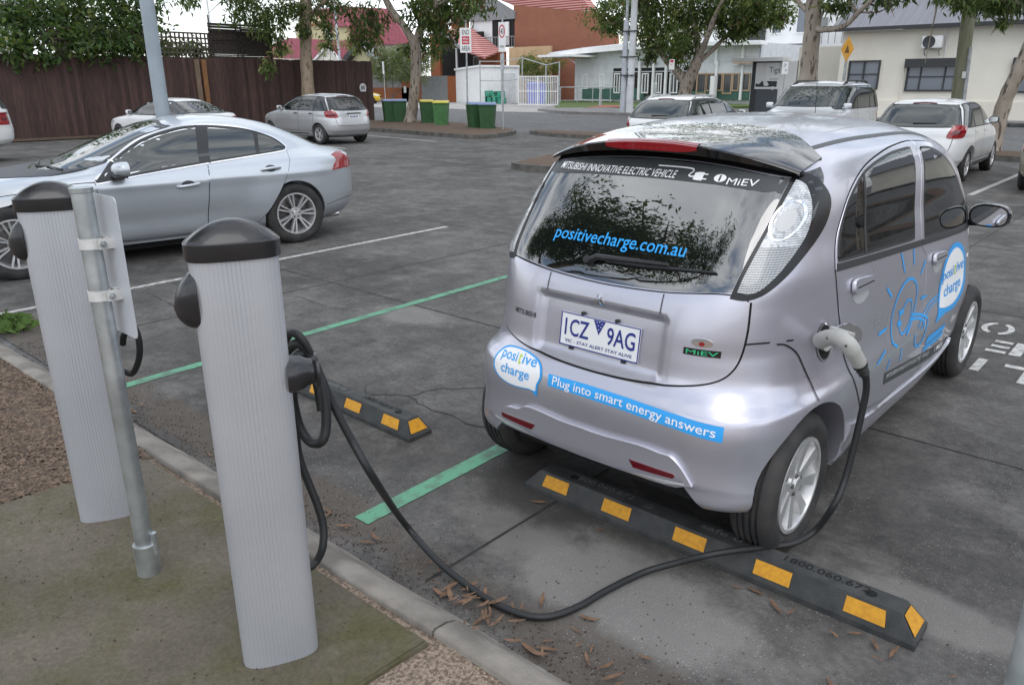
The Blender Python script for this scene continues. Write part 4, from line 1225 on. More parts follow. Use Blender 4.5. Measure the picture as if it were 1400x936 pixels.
# ------------------------------------------------------------------ the other cars
def tmpl(kind, H, W, yr, yf):
    """body rows for a hatch, wagon, sedan or off-roader"""
    L_ = (yf-yr)/4.0; w2 = W/2
    T = {
     'hatch': [(.14,.24,.24,.86,4,3.2),(.19,.09,.10,.94,5,3.4),(.25,.04,.05,.965,5.5,3.4),(.28,.015,.02,.99,5.5,3.4),(.38,0,0,1,5.5,3.4),(.47,.02,.04,1,5.5,3.6),(.54,.05,.15,.99,5.5,3.8),(.60,.07,.42,.975,6,4),(.65,.10,.80,.955,6,4),(.69,.14,1.05,.935,6,4.2),(.75,.22,1.24,.90,6,4.5),(.82,.32,1.48,.855,6,4.5),(.90,.45,1.80,.79,5.5,4.5),(.945,.56,2.05,.71,4.5,4),(.972,.74,2.25,.575,3.6,3.2),(.99,1.05,2.42,.36,3,2.6),(1.0,1.42,2.5,.03,2,2)],
     'wagon': [(.14,.24,.24,.86,4,3.2),(.19,.09,.10,.94,5,3.4),(.25,.04,.05,.965,5.5,3.4),(.28,.015,.02,.99,5.5,3.4),(.38,0,0,1,5.5,3.4),(.47,.01,.04,1,5.5,3.6),(.54,.03,.15,.99,5.5,3.8),(.60,.05,.50,.975,6,4),(.65,.08,.85,.955,6,4),(.69,.12,1.08,.935,6,4.2),(.75,.20,1.28,.90,6,4.5),(.82,.32,1.52,.855,6,4.5),(.90,.48,1.84,.79,5.5,4.5),(.945,.62,2.08,.71,4.5,4),(.972,.82,2.25,.575,3.6,3.2),(.99,1.12,2.42,.36,3,2.6),(1.0,1.5,2.5,.03,2,2)],
     'suv': [(.19,.24,.24,.86,4,3.2),(.24,.08,.08,.94,5,3.4),(.30,.02,.03,.98,5.5,3.6),(.40,0,0,1,5.5,3.6),(.50,.02,.03,1,6,3.8),(.565,.03,.10,.99,6,4),(.60,.04,.40,.98,6,4.5),(.635,.05,.95,.965,7,4.5),(.67,.06,1.12,.95,7,4.5),(.75,.12,1.30,.92,7,4.5),(.84,.20,1.50,.885,7,4.5),(.92,.28,1.70,.83,6,4.5),(.955,.34,1.82,.75,5,4),(.978,.50,1.98,.62,4,3.4),(.992,.85,2.2,.38,3,2.6),(1.0,1.35,2.4,.03,2,2)],
     'sedan': [(.14,.24,.24,.86,4,3.2),(.19,.09,.10,.94,5,3.4),(.27,.02,.03,.985,5.5,3.4),(.38,0,0,1,5.5,3.4),(.48,.0,.05,1,5.5,3.6),(.55,.01,.16,.99,5.5,3.8),(.60,.02,.42,.975,6,4),(.64,.03,.78,.955,6,4),(.675,.05,1.02,.93,5.5,4.2),(.705,.34,1.12,.885,5,4.4),(.74,.48,1.22,.86,5,4.5),(.82,.68,1.44,.81,5,4.5),(.90,.93,1.74,.745,5,4.5),(.945,1.12,1.96,.66,4.2,4),(.975,1.32,2.14,.52,3.4,3.2),(.99,1.55,2.3,.34,3,2.6),(1.0,1.8,2.08,.03,2,2)],
     'coupe': [(.14,.24,.24,.86,4,3.2),(.19,.09,.10,.94,5,3.4),(.27,.02,.03,.985,5.5,3.4),(.38,0,0,1,5.5,3.4),(.48,.0,.05,1,5.5,3.6),(.55,.01,.16,.99,5.5,3.8),(.60,.02,.42,.975,6,4),(.64,.03,.78,.955,6,4),(.685,.07,1.02,.93,5.5,4.2),(.72,.30,1.14,.87,5,4.4),(.76,.42,1.24,.83,5,4.5),(.82,.62,1.44,.78,4.5,4.5),(.90,.90,1.74,.70,4.2,4.5),(.945,1.10,1.96,.60,3.8,4),(.975,1.32,2.14,.47,3.2,3.2),(.99,1.55,2.3,.30,3,2.6),(1.0,1.8,2.08,.03,2,2)],
    }[kind]
    rows = []
    for zf, dr, df, wf, nr, nf in T:
        rows.append((zf*H, yr+dr*L_, yf-df*L_, wf*w2, nr, nf))
    return rows
def gen_car(name, label, loc, heading, kind, H, W, L_, wb, ro, paint_, r=.31, rim='five', belt=.66, ztop=.925, pillars=(), tails=None, heads=None, plate=None, group=None, glass='glass_dark', detail=True, rails=False, trim=None, mirrors='body', N=180, Mz=110, cat='car', rear_glass=True, rr=None, tail_style='plain', handles=True, tail_mat='red_lens'):
    """heading: direction the nose points, radians from +X. origin at the middle of the rear axle"""
    yr, yf = -ro, L_-ro
    Fm = Form(tmpl(kind, H, W, yr, yf), lambda y, z: .014*np.exp(-((y/.42)**4))*sst(.62*H, .4*H, z)+.014*np.exp(-(((y-wb)/.42)**4))*sst(.6*H, .4*H, z))
    root = empty(name, (loc[0], loc[1], 0), heading-PI/2, label, cat, group)
    link('body', form_mesh(Fm, N, Mz, [(0, r, r*1.13), (wb, r, r*1.13)], .30), root, [paint_, 'under_dark'])
    add_wheels(root, W/2-.025, (0, wb), r, .19, rr or r*.66, rim, .5)
    zb, zt = belt*H, ztop*H
    # side glass from the body outline
    def rear_y(z): return float(Fm.yr(z))
    def front_y(z): return float(Fm.yf(z))
    zz = np.linspace(zb+.02, zt, 7)
    back = [(rear_y(z)+(.16 if kind in ('hatch', 'wagon', 'suv') else .15)+.05*(zt-z)/(zt-zb), z) for z in zz]
    fr_ = [(front_y(z)-.10-.03*(zt-z)/(zt-zb), z) for z in zz]
    arc = crom([back[0], back[0]]+back[1:-1]+[(back[-1][0]+.03, zt), ((back[-1][0]*.6+fr_[-1][0]*.4), zt+.012*H), (fr_[-1][0]-.03, zt)]+fr_[-2:0:-1]+[fr_[0], fr_[0]], 5, True)
    bars = list(pillars)
    for sg in (1, -1):
        md = 'R' if sg > 0 else 'L'
        ribbon(Fm, md, arc, .035, 'window_seal', trim or 'black_trim', root, .0055, True, .05)
        wn = patch(Fm, md, arc, 'window', glass, root, .007, .006, .05)
        for k, yb in enumerate(bars):
            ribbon(Fm, md, [(yb-.03, zt+.012*H), (yb+.03, zb+.01)], .05 if k == 0 else .06, 'window_bar', 'black_trim', wn, .0085)
            ribbon(Fm, md, crom([(yb+.03, zb), (yb+.035, .45*H), (yb+.02, .22*H)], 6), .009, 'panel_gap', 'dark_gap', root, .0018)
            if handles:
                hz = zb-.075; y0 = yb+.07
                ribbon(Fm, md, [(y0, hz), (y0+.17, hz-.004)], .030, 'handle', paint_ if handles is True else handles, root, .022)
        ribbon(Fm, md, [(.40*wb*.5, .205*H), (wb-.45, .205*H)], .03, 'sill_line', 'black_trim', root, .002)
        # mirrors
        my = front_y(zb+.05)-.34; mx_ = abs(float(Fm.side(np.array(my), np.array(zb+.05))))
        mm = MB(); mm.box((sg*(mx_+.10), my, zb+.075), (.17, .11, .125), bev=.035); mm.bar((sg*(mx_-.03), my+.02, zb+.02), (sg*(mx_+.06), my+.01, zb+.05), .05, .04)
        mo = mm.build('mirror', paint_ if mirrors == 'body' else 'black_trim', root, angle=50)
        mg = MB(); mg.box((sg*(mx_+.10), my-.0565, zb+.075), (.135, .003, .095)); mg.build('mirror_glass', 'mirror_glass', mo)
    # rear window and windscreen
    def endglass(sg, nm, z0, z1, inset):
        zz = np.linspace(z0, z1, 7)
        e = [(float(Fm.w(z))-inset, z) for z in zz]
        pol = crom([(-e[0][0], z0), (-e[0][0], z0), (0, z0-.015), (e[0][0], z0), (e[0][0], z0)]+e[1:-1]+[(e[-1][0]-.02, z1), (e[-1][0]-.04, z1), (0, z1+.012), (-e[-1][0]+.04, z1), (-e[-1][0]+.02, z1)]+[(-a, z) for a, z in e[-2:0:-1]], 5, True)
        ribbon(Fm, 'B' if sg < 0 else 'F', pol, .03, 'window_seal', 'black_trim', root, .0055, True, .05)
        return patch(Fm, 'B' if sg < 0 else 'F', pol, nm, glass, root, .007, .006, .05)
    dz = .045*H if kind in ('sedan', 'coupe') else .01
    rg = None
    if rear_glass: rg = endglass(-1, 'rear_window', zb+dz+.02, .915*H, .10)
    endglass(1, 'windscreen', zb+.045*H, .92*H, .085)
    # wiper
    if rg and kind in ('hatch', 'wagon', 'suv'):
        wpm = MB()
        q = [tuple(Fm.map('B', [x], [zb+.075+.02*x])[0][0]+np.array([0, -.016, 0])) for x in (-.06, .12, .32)]
        wpm.tube(q, [.018, .012, .008], 8); wpm.build('wiper', 'black_plastic', rg, angle=40)
        hb = MB(); zq = .945*H
        q = [tuple(Fm.map('B', [x], [zq-.012*abs(x/.2)**2])[0][0]+np.array([0, -.006, .002])) for x in np.linspace(-.2, .2, 7)]
        hb.tube(q, .016, 8); hb.build('brake_light', 'dark_red_lens', root, angle=40)
    for sg in (1, -1):
        if tails:
            t_ = patch(Fm, 'B', tails if sg > 0 else mirror2(tails), 'tail_light', tail_mat, root, .008, .016, .04)
            c = np.mean(tails, 0)
            inn = [(c[0]+(x-c[0])*.55, c[1]+(z-c[1])*.30-.01) for x, z in tails]
            patch(Fm, 'B', inn if sg > 0 else mirror2(inn), 'reversing_lamp', 'clear_lens' if tail_style != 'plain' else 'dark_red_lens', t_, .010, .003, .04)
        hd = heads or crom([(.50*W/2, .45*H), (.85*W/2, .48*H), (.90*W/2, .54*H), (.72*W/2, .535*H), (.52*W/2, .515*H)], 5, True)
        patch(Fm, 'F', hd if sg > 0 else mirror2(hd), 'headlight', 'clear_lens', root, .006, .01, .05)
    patch(Fm, 'F', [(-.42*W/2, .36*H), (.42*W/2, .36*H), (.50*W/2, .47*H), (-.50*W/2, .47*H)], 'grille', 'black_plastic', root, .004, .006, .06)
    # tailgate outline, bumper line
    tg_ = [(.70*W/2, zb+dz), (.74*W/2, .56*H), (.70*W/2, .40*H), (.6*W/2, .375*H), (0, .37*H)]
    tg_ = crom(tg_+[(-x, z) for x, z in reversed(tg_[:-1])], 6)
    ribbon(Fm, 'B', tg_, .009, 'panel_gap', 'dark_gap', root, .002, False, .05)
    if plate:
        pz, pw = plate
        P0 = Fm.map('B', [0.0], [pz])[0][0]
        o = number_plate(root, (0, P0[1]-.012, pz), .372, .134, 0)
        fl = MB()
        for i, x in enumerate(np.linspace(-.13, .13, 6)): fl.box((x, -.0045, .0), (.028, .002, .062))
        fl.build('plate_characters', 'plate_blue', o)
        gb = MB(); gb.box((0, P0[1]-.02, pz+.10), (.52, .03, .03), bev=.008); gb.build('grab_bar', 'black_trim' if pw == 'black' else 'chrome', root, angle=40)
    dk = MB(); dk.box((0, wb/2, .20*H*.9), (W*.75, L_*.8, .10)); dk.build('underbody', 'under_dark', root)
    if rails:
        for sg in (1, -1):
            ys = np.linspace(rear_y(.95*H)+.10, front_y(.95*H)-.15, 9)
            pts = []
            for i, y in enumerate(ys):
                x = sg*W/2*.63; z = float(Fm.top(np.array([x]), np.array([y]))[0])
                pts.append((x, y, z+(.045 if 0 < i < 8 else -.005)))
            rb = MB(); rb.tube(crom(pts, 4), .020, 10)
            for i in (1, 4, 7): rb.cyl(pts[i], (pts[i][0], pts[i][1], pts[i][2]-.06), .022, n=8)
            rb.build('roof_rail', 'alloy' if rails == 'metal' else 'black_trim', root, angle=40)
    return root, Fm

# ---- pale blue silver sedan in the next bay but one
VO_ROWS = [(.20,-.66,3.46,.80,4,3),(.28,-.83,3.60,.875,4.5,3),(.40,-.90,3.68,.915,5,3),(.55,-.93,3.70,.93,5,3),(.70,-.93,3.66,.932,5,3),(.80,-.925,3.54,.925,5,3.2),
 (.88,-.915,3.22,.912,5,3.4),(.93,-.905,2.78,.897,5,3.6),(.97,-.89,2.42,.875,5,3.8),(1.01,-.86,2.22,.845,4.5,4),(1.05,-.72,2.10,.81,4.5,4),(1.08,-.58,2.03,.785,5,4.5),(1.12,-.49,1.94,.765,5,4.5),(1.2,-.33,1.76,.735,5,4.5),(1.3,-.12,1.53,.69,5,4.5),
 (1.36,.02,1.38,.652,4.5,4),(1.42,.22,1.17,.575,4,3.4),(1.46,.42,1.0,.44,3.2,3),(1.48,.62,.87,.22,2.5,2.4),(1.484,.72,.78,.02,2,2)]
VO_ROWS = [(z-.058*max(0, (z-.55)/.93),)+tuple(r) for z, *r in VO_ROWS]
def vo_fl(y, z):
    shoulder = .016*np.exp(-(((z-.80)/.055)**2))*sst(-.9, -.2, y)*sst(3.3, 1.6, y)
    waist = -.030*np.exp(-(((z-.42)/.13)**2))*sst(.45, .9, y)*sst(2.35, 1.9, y)
    return .018*np.exp(-((y/.45)**4))*sst(.95, .6, z)+.015*np.exp(-(((y-2.776)/.45)**4))*sst(.95, .6, z)+shoulder+waist
VO = Form(VO_ROWS, vo_fl)
sed = empty('sedan_car', (-7.0, 2.4, 0), 2.98451, 'pale blue silver four door sedan with chrome window line, parked behind the charging posts', 'car')
link('body', form_mesh(VO, 340, 210, [(0, .342, .372), (2.776, .342, .368)], .30), sed, ['blue_silver', 'under_dark'])
add_wheels(sed, .905, (0, 2.776), .342, .225, .238, 'seven_twin', .25)
dlo = crom([(2.02,.850),(2.02,.850),(1.90,.945),(1.774,1.040),(1.479,1.205),(1.157,1.298),(.90,1.322),(.60,1.302),(.348,1.255),(.133,1.172),(.030,1.092),(.022,1.060),(.10,1.040),(.522,1.004),(.925,.970),(1.594,.903),(1.95,.855)], 6, True)
for sg in (1, -1):
    md = 'R' if sg > 0 else 'L'
    # doors
    fd = crom([(2.03,.86),(2.03,.86),(1.90,.955),(1.774,1.052),(1.479,1.217),(1.157,1.309),(.905,1.333),(.905,1.333),(.925,1.0),(.975,.62),(1.005,.34),(.995,.26),(.995,.26),(1.80,.245),(1.95,.40),(2.01,.62)], 5, True)
    rd = crom([(.897,1.333),(.897,1.333),(.60,1.313),(.348,1.267),(.133,1.183),(.018,1.090),(.012,1.00),(.035,.90),(.14,.69),(.318,.431),(.464,.285),(.464,.285),(.985,.260),(.985,.260),(.995,.34),(.965,.62),(.917,1.0)], 5, True)
    ds = []
    for q in (fd, rd):
        d = patch(VO, md, q, 'door', 'blue_silver', sed, .0045, .008, .05)
        ribbon(VO, md, q, .011, 'panel_gap', 'dark_gap', d, .0014, True, .05)
        ds.append(d)
    ribbon(VO, md, dlo, .046, 'window_trim', 'bright_trim', sed, .008, True, .04)
    wn = patch(VO, md, dlo, 'window', 'glass_green', sed, .0095, .006, .06)
    ribbon(VO, md, dlo, .016, 'window_seal', 'black_trim', wn, .0102, True, .04)
    ribbon(VO, md, [(.875,1.322),(.945,.968)], .115, 'window_pillar', 'black_trim', wn, .0112)
    ribbon(VO, md, [(.312,1.248),(.345,1.022)], .042, 'window_bar', 'black_trim', wn, .0112)
    patch(VO, md, [(2.0,.862),(1.80,.885),(1.80,1.012),(1.90,.935)], 'mirror_base', 'black_trim', wn, .012, .004, .05)
    for d, (ya, za, yb, zb) in zip(ds, ((1.285,.752,1.055,.770), (.375,.850,.150,.862))):
        cup = [((ya+yb)/2+.065*math.cos(a), (za+zb)/2+.008+.036*math.sin(a)) for a in np.linspace(0, 2*PI, 26, endpoint=False)]
        vs, fs = tri_poly(cup, .02); decal(VO, md, vs, fs, 'handle_cup', 'band_grey', d, .0056)
        hm = MB(); P = [VO.map(md, [ya+(yb-ya)*t], [za+(zb-za)*t]) for t in (0, .12, .5, .88, 1)]
        hm.tube([tuple(p[0]+n[0]*o) for (p, n), o in zip([(a[0], a[1]) for a in P], (.006, .03, .036, .03, .006))], [.012, .016, .017, .016, .012], 10)
        hm.build('handle', 'blue_silver', d, angle=50)
    # lower door strip with bright line
    ribbon(VO, md, crom([(2.2,.225),(1.2,.222),(.46,.262)], 8), .045, 'sill', 'blue_silver', sed, .012)
    ribbon(VO, md, crom([(2.2,.245),(1.163,.245),(.46,.288)], 8), .008, 'sill_line', 'bright_trim', sed, .0135)
    tl_ = [(-.47,.775),(-.47,.775),(-.60,.79),(-.80,.80),(-.86,.86),(-.83,.955),(-.76,.985),(-.66,.975),(-.60,.90)]
    tl_ = crom([(-.50,.79),(-.50,.79),(-.55,.86),(-.66,.975),(-.70,.985),(-.72,.97),(-.72,.97),(-.68,.80),(-.68,.80)], 4, True)
    tq = patch(VO, md, tl_, 'tail_light', 'red_lens', sed, .008, .014, .03)
    te = [(.60,.80),(.84,.80),(.80,.96),(.72,.985),(.66,.92)]
    patch(VO, 'B', te if sg > 0 else mirror2(te), 'tail_light', 'red_lens', sed, .008, .014, .04)
    hl = crom([(.50,.62),(.82,.66),(.86,.74),(.70,.735),(.52,.69)], 5, True)
    patch(VO, 'F', hl if sg > 0 else mirror2(hl), 'headlight', 'clear_lens', sed, .006, .01, .05)
    ribbon(VO, md, crom([(2.03,.85),(2.25,.845),(2.6,.80),(3.2,.74)], 6), .007, 'panel_gap', 'dark_gap', sed, .0015)
    ribbon(VO, md, [(-.40,.40),(-.60,.44),(-.84,.46)], .006, 'panel_gap', 'dark_gap', sed, .0015)
    # mirror
    mb = MB(); cx0, cy0, cz0 = sg*1.005, 1.80, .965
    nu, nv = 18, 10; vsm = []
    for i in range(nv+1):
        t = i/nv; dy = -.05+.14*t; k = math.sqrt(max(1e-4, 1-max(0, (t-.2)/.8)**2.2))
        for j in range(nu):
            a = 2*PI*j/nu; cc, ss = math.cos(a), math.sin(a)
            vsm.append((cx0+.125*k*math.copysign(abs(cc)**.7, cc), cy0+dy, cz0+.072*k*math.copysign(abs(ss)**.7, ss)))
    mb.add(vsm, [(i*nu+j, i*nu+(j+1) % nu, (i+1)*nu+(j+1) % nu, (i+1)*nu+j) for i in range(nv) for j in range(nu)]+[tuple(range(nu)), tuple(nv*nu+j for j in range(nu))])
    mo = mb.build('mirror', 'blue_silver', sed, angle=50)
    b_ = MB(); b_.box((sg*.985, cy0+.02, cz0-.066), (.20, .12, .028), bev=.01); b_.bar((sg*.84, cy0+.05, cz0-.085), (sg*.93, cy0+.03, cz0-.07), .06, .03); b_.build('mirror_foot', 'black_trim', mo, angle=40)
    mg = MB(); mg.box((cx0, cy0-.0515, cz0), (.20, .003, .11)); mg.build('mirror_glass', 'mirror_glass', mo)
wsv = crom([(-.70,.965),(-.70,.965),(0,.935),(.70,.965),(.70,.965),(.665,1.10),(.60,1.26),(.55,1.325),(.55,1.325),(0,1.365),(-.55,1.325),(-.55,1.325),(-.60,1.26),(-.665,1.10)], 6, True)
wsp = patch(VO, 'F', wsv, 'windscreen', 'glass_green', sed, .003, .006, .06)
ribbon(VO, 'F', wsv, .022, 'window_seal', 'black_trim', wsp, .0025, True, .05)
ribbon(VO, 'F', crom([(-.72,.945),(0,.915),(.72,.945)], 8), .05, 'cowl', 'black_plastic', wsp, .004)
for x0, x1 in ((-.62, .02), (.02, .60)):
    q = [tuple(VO.map('F', [x0+(x1-x0)*t], [.955+.012*math.sin(t*3)])[0][0]+np.array([0, .02, .012])) for t in (0, .3, .6, 1)]
    wm = MB(); wm.tube(q, .009, 8); wm.build('wiper', 'black_plastic', wsp, angle=40)
for x, c_ in ((.50, 'sticker_white'), (.42, 'red_lens')):
    vs, fs = tri_poly([(x-.035, 1.0), (x+.035, 1.0), (x+.035, 1.05), (x-.035, 1.05)], .03); decal(VO, 'F', vs, fs, 'windscreen_label', c_, wsp, .004)
rgv = crom([(-.62,1.075),(-.62,1.075),(0,1.06),(.62,1.075),(.62,1.075),(.58,1.20),(.53,1.30),(.53,1.30),(0,1.33),(-.53,1.30),(-.53,1.30),(-.58,1.20)], 6, True)
patch(VO, 'B', rgv, 'rear_window', 'glass_green', sed, .003, .006, .06)
number_plate(sed, (0, float(VO.end(np.array(0.), np.array(.62)))-.014, .62), .372, .134)
number_plate(sed, (0, 3.71, .42), .372, .134, 0, face=1)
patch(VO, 'F', crom([(-.40,.42),(.40,.42),(.44,.66),(-.44,.66)], 4, True), 'grille', 'black_plastic', sed, .004, .006, .05)
b_ = MB(); b_.box((0, 1.4, .17), (1.4, 3.4, .10)); b_.build('underbody', 'under_dark', sed)
for sg in (1, -1):
    e_ = MB(); e_.cyl((sg*.60, -.66, .24), (sg*.60, -.4, .24), .035, n=14); e_.build('exhaust', 'chrome', sed, angle=40)

# ---- cars along the brown fence
WT = 'white_paint'
tail_h = crom([(.55,.79),(.68,.775),(.765,.79),(.785,.88),(.765,.965),(.70,.985),(.62,.97),(.57,.90)], 4, True)
gen_car('hatchback_car', 'silver five door hatchback parked by the far end of the brown fence', (-18.85, 12.2), R_(181), 'hatch', 1.47, 1.695, 4.17, 2.60, .74, 'plain_silver', .30, 'five_twin', pillars=(.95, .18), tails=tail_h, plate=(.80, 'black'), handles='black_trim', group=None, tail_style='plain')
gen_car('coupe_car', 'white two door coupe half hidden behind the sedan roof, nose to the brown fence', (-20.6, 8.5), R_(191), 'coupe', 1.38, 1.76, 4.40, 2.53, .95, WT, .31, 'five', pillars=(.75,), tails=crom([(.45,.72),(.80,.72),(.80,.86),(.46,.86)], 4, True), plate=(.60, 'black'), handles=False)
gen_car('off_road_wagon', 'tall white off road wagon cut off by the left edge, red and grey tail light', (-20.75, 2.85), R_(260), 'suv', 1.82, 1.84, 4.60, 2.82, .88, WT, .36, 'five', pillars=(1.9, .95), tails=[(.70,.86),(.84,.86),(.83,1.14),(.71,1.14)], plate=(.80, 'black'), detail=False)
# ---- cars in the row across the lane
gen_car('hatchback_car', 'white hatchback seen from behind beyond the electric car, aerial on its roof', (-2.57, 13.45), R_(92), 'hatch', 1.45, 1.68, 3.97, 2.47, .70, WT, .305, 'nine', pillars=(.98, .2), tails=crom([(.53,.80),(.66,.785),(.745,.80),(.765,.88),(.755,.98),(.68,1.01),(.60,.995),(.55,.91)], 4, True), plate=(.60, 'chrome'), mirrors='black', glass='glass_green', tail_style='plain')
gen_car('estate_car', 'white estate car with silver roof rails parked left of the silver off roader', (-8.0, 13.55), R_(93), 'wagon', 1.47, 1.76, 4.55, 2.68, .92, WT, .31, 'five', pillars=(1.25, .42), tails=crom([(.62,.78),(.80,.79),(.85,.86),(.80,.98),(.70,.97),(.60,.86)], 4, True), plate=(.62, 'chrome'), rails='metal', glass='glass_green')
suv, SF = gen_car('off_road_car', 'pale silver off roader facing the camera with roof rails and a tall thin aerial', (-5.62, 17.3), R_(-88), 'suv', 1.76, 1.80, 4.45, 2.62, .85, 'pale_silver', .35, 'five', pillars=(1.15, .25), tails=crom([(.66,.86),(.84,.86),(.84,1.1),(.68,1.1)], 4, True), rails='black', glass='glass_green')
an = MB(); an.tube([(-.42, 2.62, 1.05), (-.40, 2.60, 1.5), (-.33, 2.55, 2.15)], [.008, .006, .004], 8); an.build('aerial', 'black_trim', suv)
gen_car('sedan_car', 'beige sedan cut off by the right edge of the picture, only its rear corner showing', (.02, 13.0), R_(91), 'sedan', 1.42, 1.72, 4.4, 2.6, 1.0, 'beige_paint', .30, 'five', pillars=(.95, .1), tails=crom([(.55,.68),(.76,.68),(.815,.72),(.80,.84),(.74,.86),(.56,.86)], 4, True), plate=(.70, 'chrome'), trim='black_trim')
gen_car('small_car', 'yellow car on the far side street, its front just past the fence end', (-58.6, 41.9), R_(42), 'hatch', 1.48, 1.7, 3.9, 2.45, .70, 'yellow_paint', .30, 'five', pillars=(.95,), N=64, Mz=40)
# ------------------------------------------------------------------ charging posts
def ribbed():
    m = mat('post_aluminium', (.50, .51, .53), .42, .45)
    t = m.node_tree; b = t.nodes['Principled BSDF']; N = t.nodes.new; K = t.links.new
    c = N('ShaderNodeTexCoord')
    n = N('ShaderNodeTexNoise'); n.inputs['Scale'].default_value = 3.0; n.inputs['Detail'].default_value = 6; K(c.outputs['Object'], n.inputs[0])
    r = N('ShaderNodeValToRGB'); r.color_ramp.elements[0].position = .3; r.color_ramp.elements[1].position = .7
    r.color_ramp.elements[0].color = (.43, .44, .47, 1); r.color_ramp.elements[1].color = (.50, .51, .54, 1); K(n.outputs['Fac'], r.inputs[0]); K(r.outputs[0], b.inputs['Base Color'])
ribbed()
mat('cap_black', (.014, .014, .016), .30, coat=.4, var=.2, scale=12)
mat('cable_black', (.016, .017, .018), .5, bump=.05, bscale=300)
mat('galvanised', (.50, .53, .54), .40, .85, var=.2, scale=11, detail=8)
mat('galvanised_dull', (.40, .42, .43), .55, .5, var=.2, scale=7, detail=8)
mat('sign_back', (.62, .64, .68), .45, .35, var=.1, scale=4)
mat('clamp_white', (.62, .61, .59), .5, .2, var=.1, scale=20)
mat('pole_paint', (.33, .38, .42), .55, .2, var=.12, scale=3, detail=8)
def sect(hx, hy, n=2.7, N=160, rib=0.0):
    o = []
    for k in range(N):
        a = 2*PI*k/N; c, s = math.cos(a), math.sin(a)
        x = hx*math.copysign(abs(c)**(2/n), c); y = hy*math.copysign(abs(s)**(2/n), s)
        o.append((x, y))
    if rib:
        # equal arc length then a fine ribbing on the faces
        P = np.array(o+[o[0]]); d = np.r_[0, np.cumsum(np.linalg.norm(np.diff(P, axis=0), axis=1))]
        Mn = 530; q = np.linspace(0, d[-1], Mn, endpoint=False)
        X = np.interp(q, d, P[:, 0]); Y = np.interp(q, d, P[:, 1])
        o = []
        for i in range(Mn):
            k = 1-rib*(1 if i % 10 in (0, 1, 2) else 0)
            o.append((X[i]*k, Y[i]*k))
    return o
def charging_post(loc, label):
    root = empty('charging_post', loc, R_(-26), label, 'charging post', 'charging posts on the concrete pad')
    hx, hy, H = .060, .111, 1.252
    sc = sect(hx, hy, 3.0, 160, .022)
    b = MB(); b.prism(sc, 0, H); p_ = b.build('post_body', 'post_aluminium', root, angle=60)
    for f in p_.data.polygons:
        if abs(f.normal.z) > .5: f.use_smooth = False
    cpb = MB(); s2 = sect(hx+.006, hy+.006, 2.9, 96)
    n = len(s2); prof = [(0.0, 1.0), (.003, 1.014), (.043, 1.014), (.0435, .998)]
    vs = []; 
    rings = [(z, k, k) for z, k in prof]
    for k_ in np.linspace(.985, .02, 16):
        rings.append((.045+.054*(1-k_**2.0), k_, k_))
    for z, kx, ky in rings:
        vs += [(x*kx, y*ky, H-.012+z) for x, y in s2]
    cpb.add(vs, [(i*n+j, i*n+(j+1) % n, (i+1)*n+(j+1) % n, (i+1)*n+j) for i in range(len(rings)-1) for j in range(n)]+[tuple((len(rings)-1)*n+j for j in range(n)), tuple(range(n))])
    cpb.build('cap', 'cap_black', root, angle=28)
    for sg, nm, z0 in ((-1, 'socket_cover', 1.14),):
        q = MB(); nu, nv = 24, 9; vv = []
        for i in range(nv+1):
            t = i/nv
            for j in range(nu):
                a = 2*PI*j/nu; k = math.cos(t*PI/2)**.55
                vv.append((.050*k*math.copysign(abs(math.cos(a))**.7, math.cos(a)), sg*(hy-.012+.060*t), z0+.076*k*math.copysign(abs(math.sin(a))**.8, math.sin(a))-.02*t))
        q.add(vv, [(i*nu+j, i*nu+(j+1) % nu, (i+1)*nu+(j+1) % nu, (i+1)*nu+j) for i in range(nv) for j in range(nu)])
        q.build(nm, 'cap_black', root, angle=50)
    h = MB(); h.lathe([(.0, .0), (.056, .0), (.050, .040), (.040, .055), (.036, .072), (.048, .080), (.050, .087), (.0, .087)], 'X', n=28)
    ho = h.build('cable_hanger', 'cap_black', root, angle=40); ho.rotation_euler = (0, 0, PI/2); ho.location = (0.0, hy-.012, .90)
    return root
PZ = .088
cp1 = charging_post((-.190, -1.712, PZ), 'ribbed grey charging post nearest the camera, its black cable hanging in loops')
cp2 = charging_post((-1.425, -1.725, PZ), 'ribbed grey charging post standing behind the sign pole at left')

# ---- charging cable to the car
cab = empty('charging_cable', (0, 0, 0), 0, 'long black charging cable with grey plug, running from the near post to the car', 'cable')
def P3(u, v, z): return tuple(at(u, v, z))
def PY(u, v, Y): return tuple(fy(u, v, Y))
def PX(u, v, X): return tuple(fx(u, v, X))
yh = -1.53
run = [PY(388, 470, yh+.02), PY(398, 455, yh), PY(413, 464, yh+.01), PY(432, 500, yh+.04), PY(452, 545, yh+.07), PY(480, 600, yh+.10), PY(515, 660, yh+.15), P3(553, 715, .125), P3(597, 765, .055), P3(650, 808, .018), P3(700, 835, .016), P3(745, 843, .016), P3(790, 829, .016), P3(830, 806, .016), P3(880, 782, .020), P3(925, 769, .055),
       P3(965, 759, .108), P3(1005, 752, .118), P3(1050, 747, .10), P3(1085, 742, .105), P3(1115, 724, .14), PX(1140, 690, .86), PX(1155, 655, .865), PX(1167, 612, .87), PX(1178, 565, .875), PX(1184, 535, .878), PX(1184, 516, .875)]
c = MB(); c.tube(crom(run, 8), .0125, 14); c.build('cable', 'cable_black', cab, angle=60)
loops = [PY(392, 480, yh), PY(410, 470, yh+.01), PY(428, 498, yh+.03), PY(443, 540, yh+.04), PY(446, 580, yh+.03), PY(440, 603, yh+.01), PY(425, 604, yh), PY(411, 586, yh-.01), PY(402, 555, yh-.02), PY(399, 525, yh-.03), PY(404, 490, yh-.02), PY(418, 487, yh+.02), PY(433, 520, yh+.03), PY(440, 560, yh+.03)]
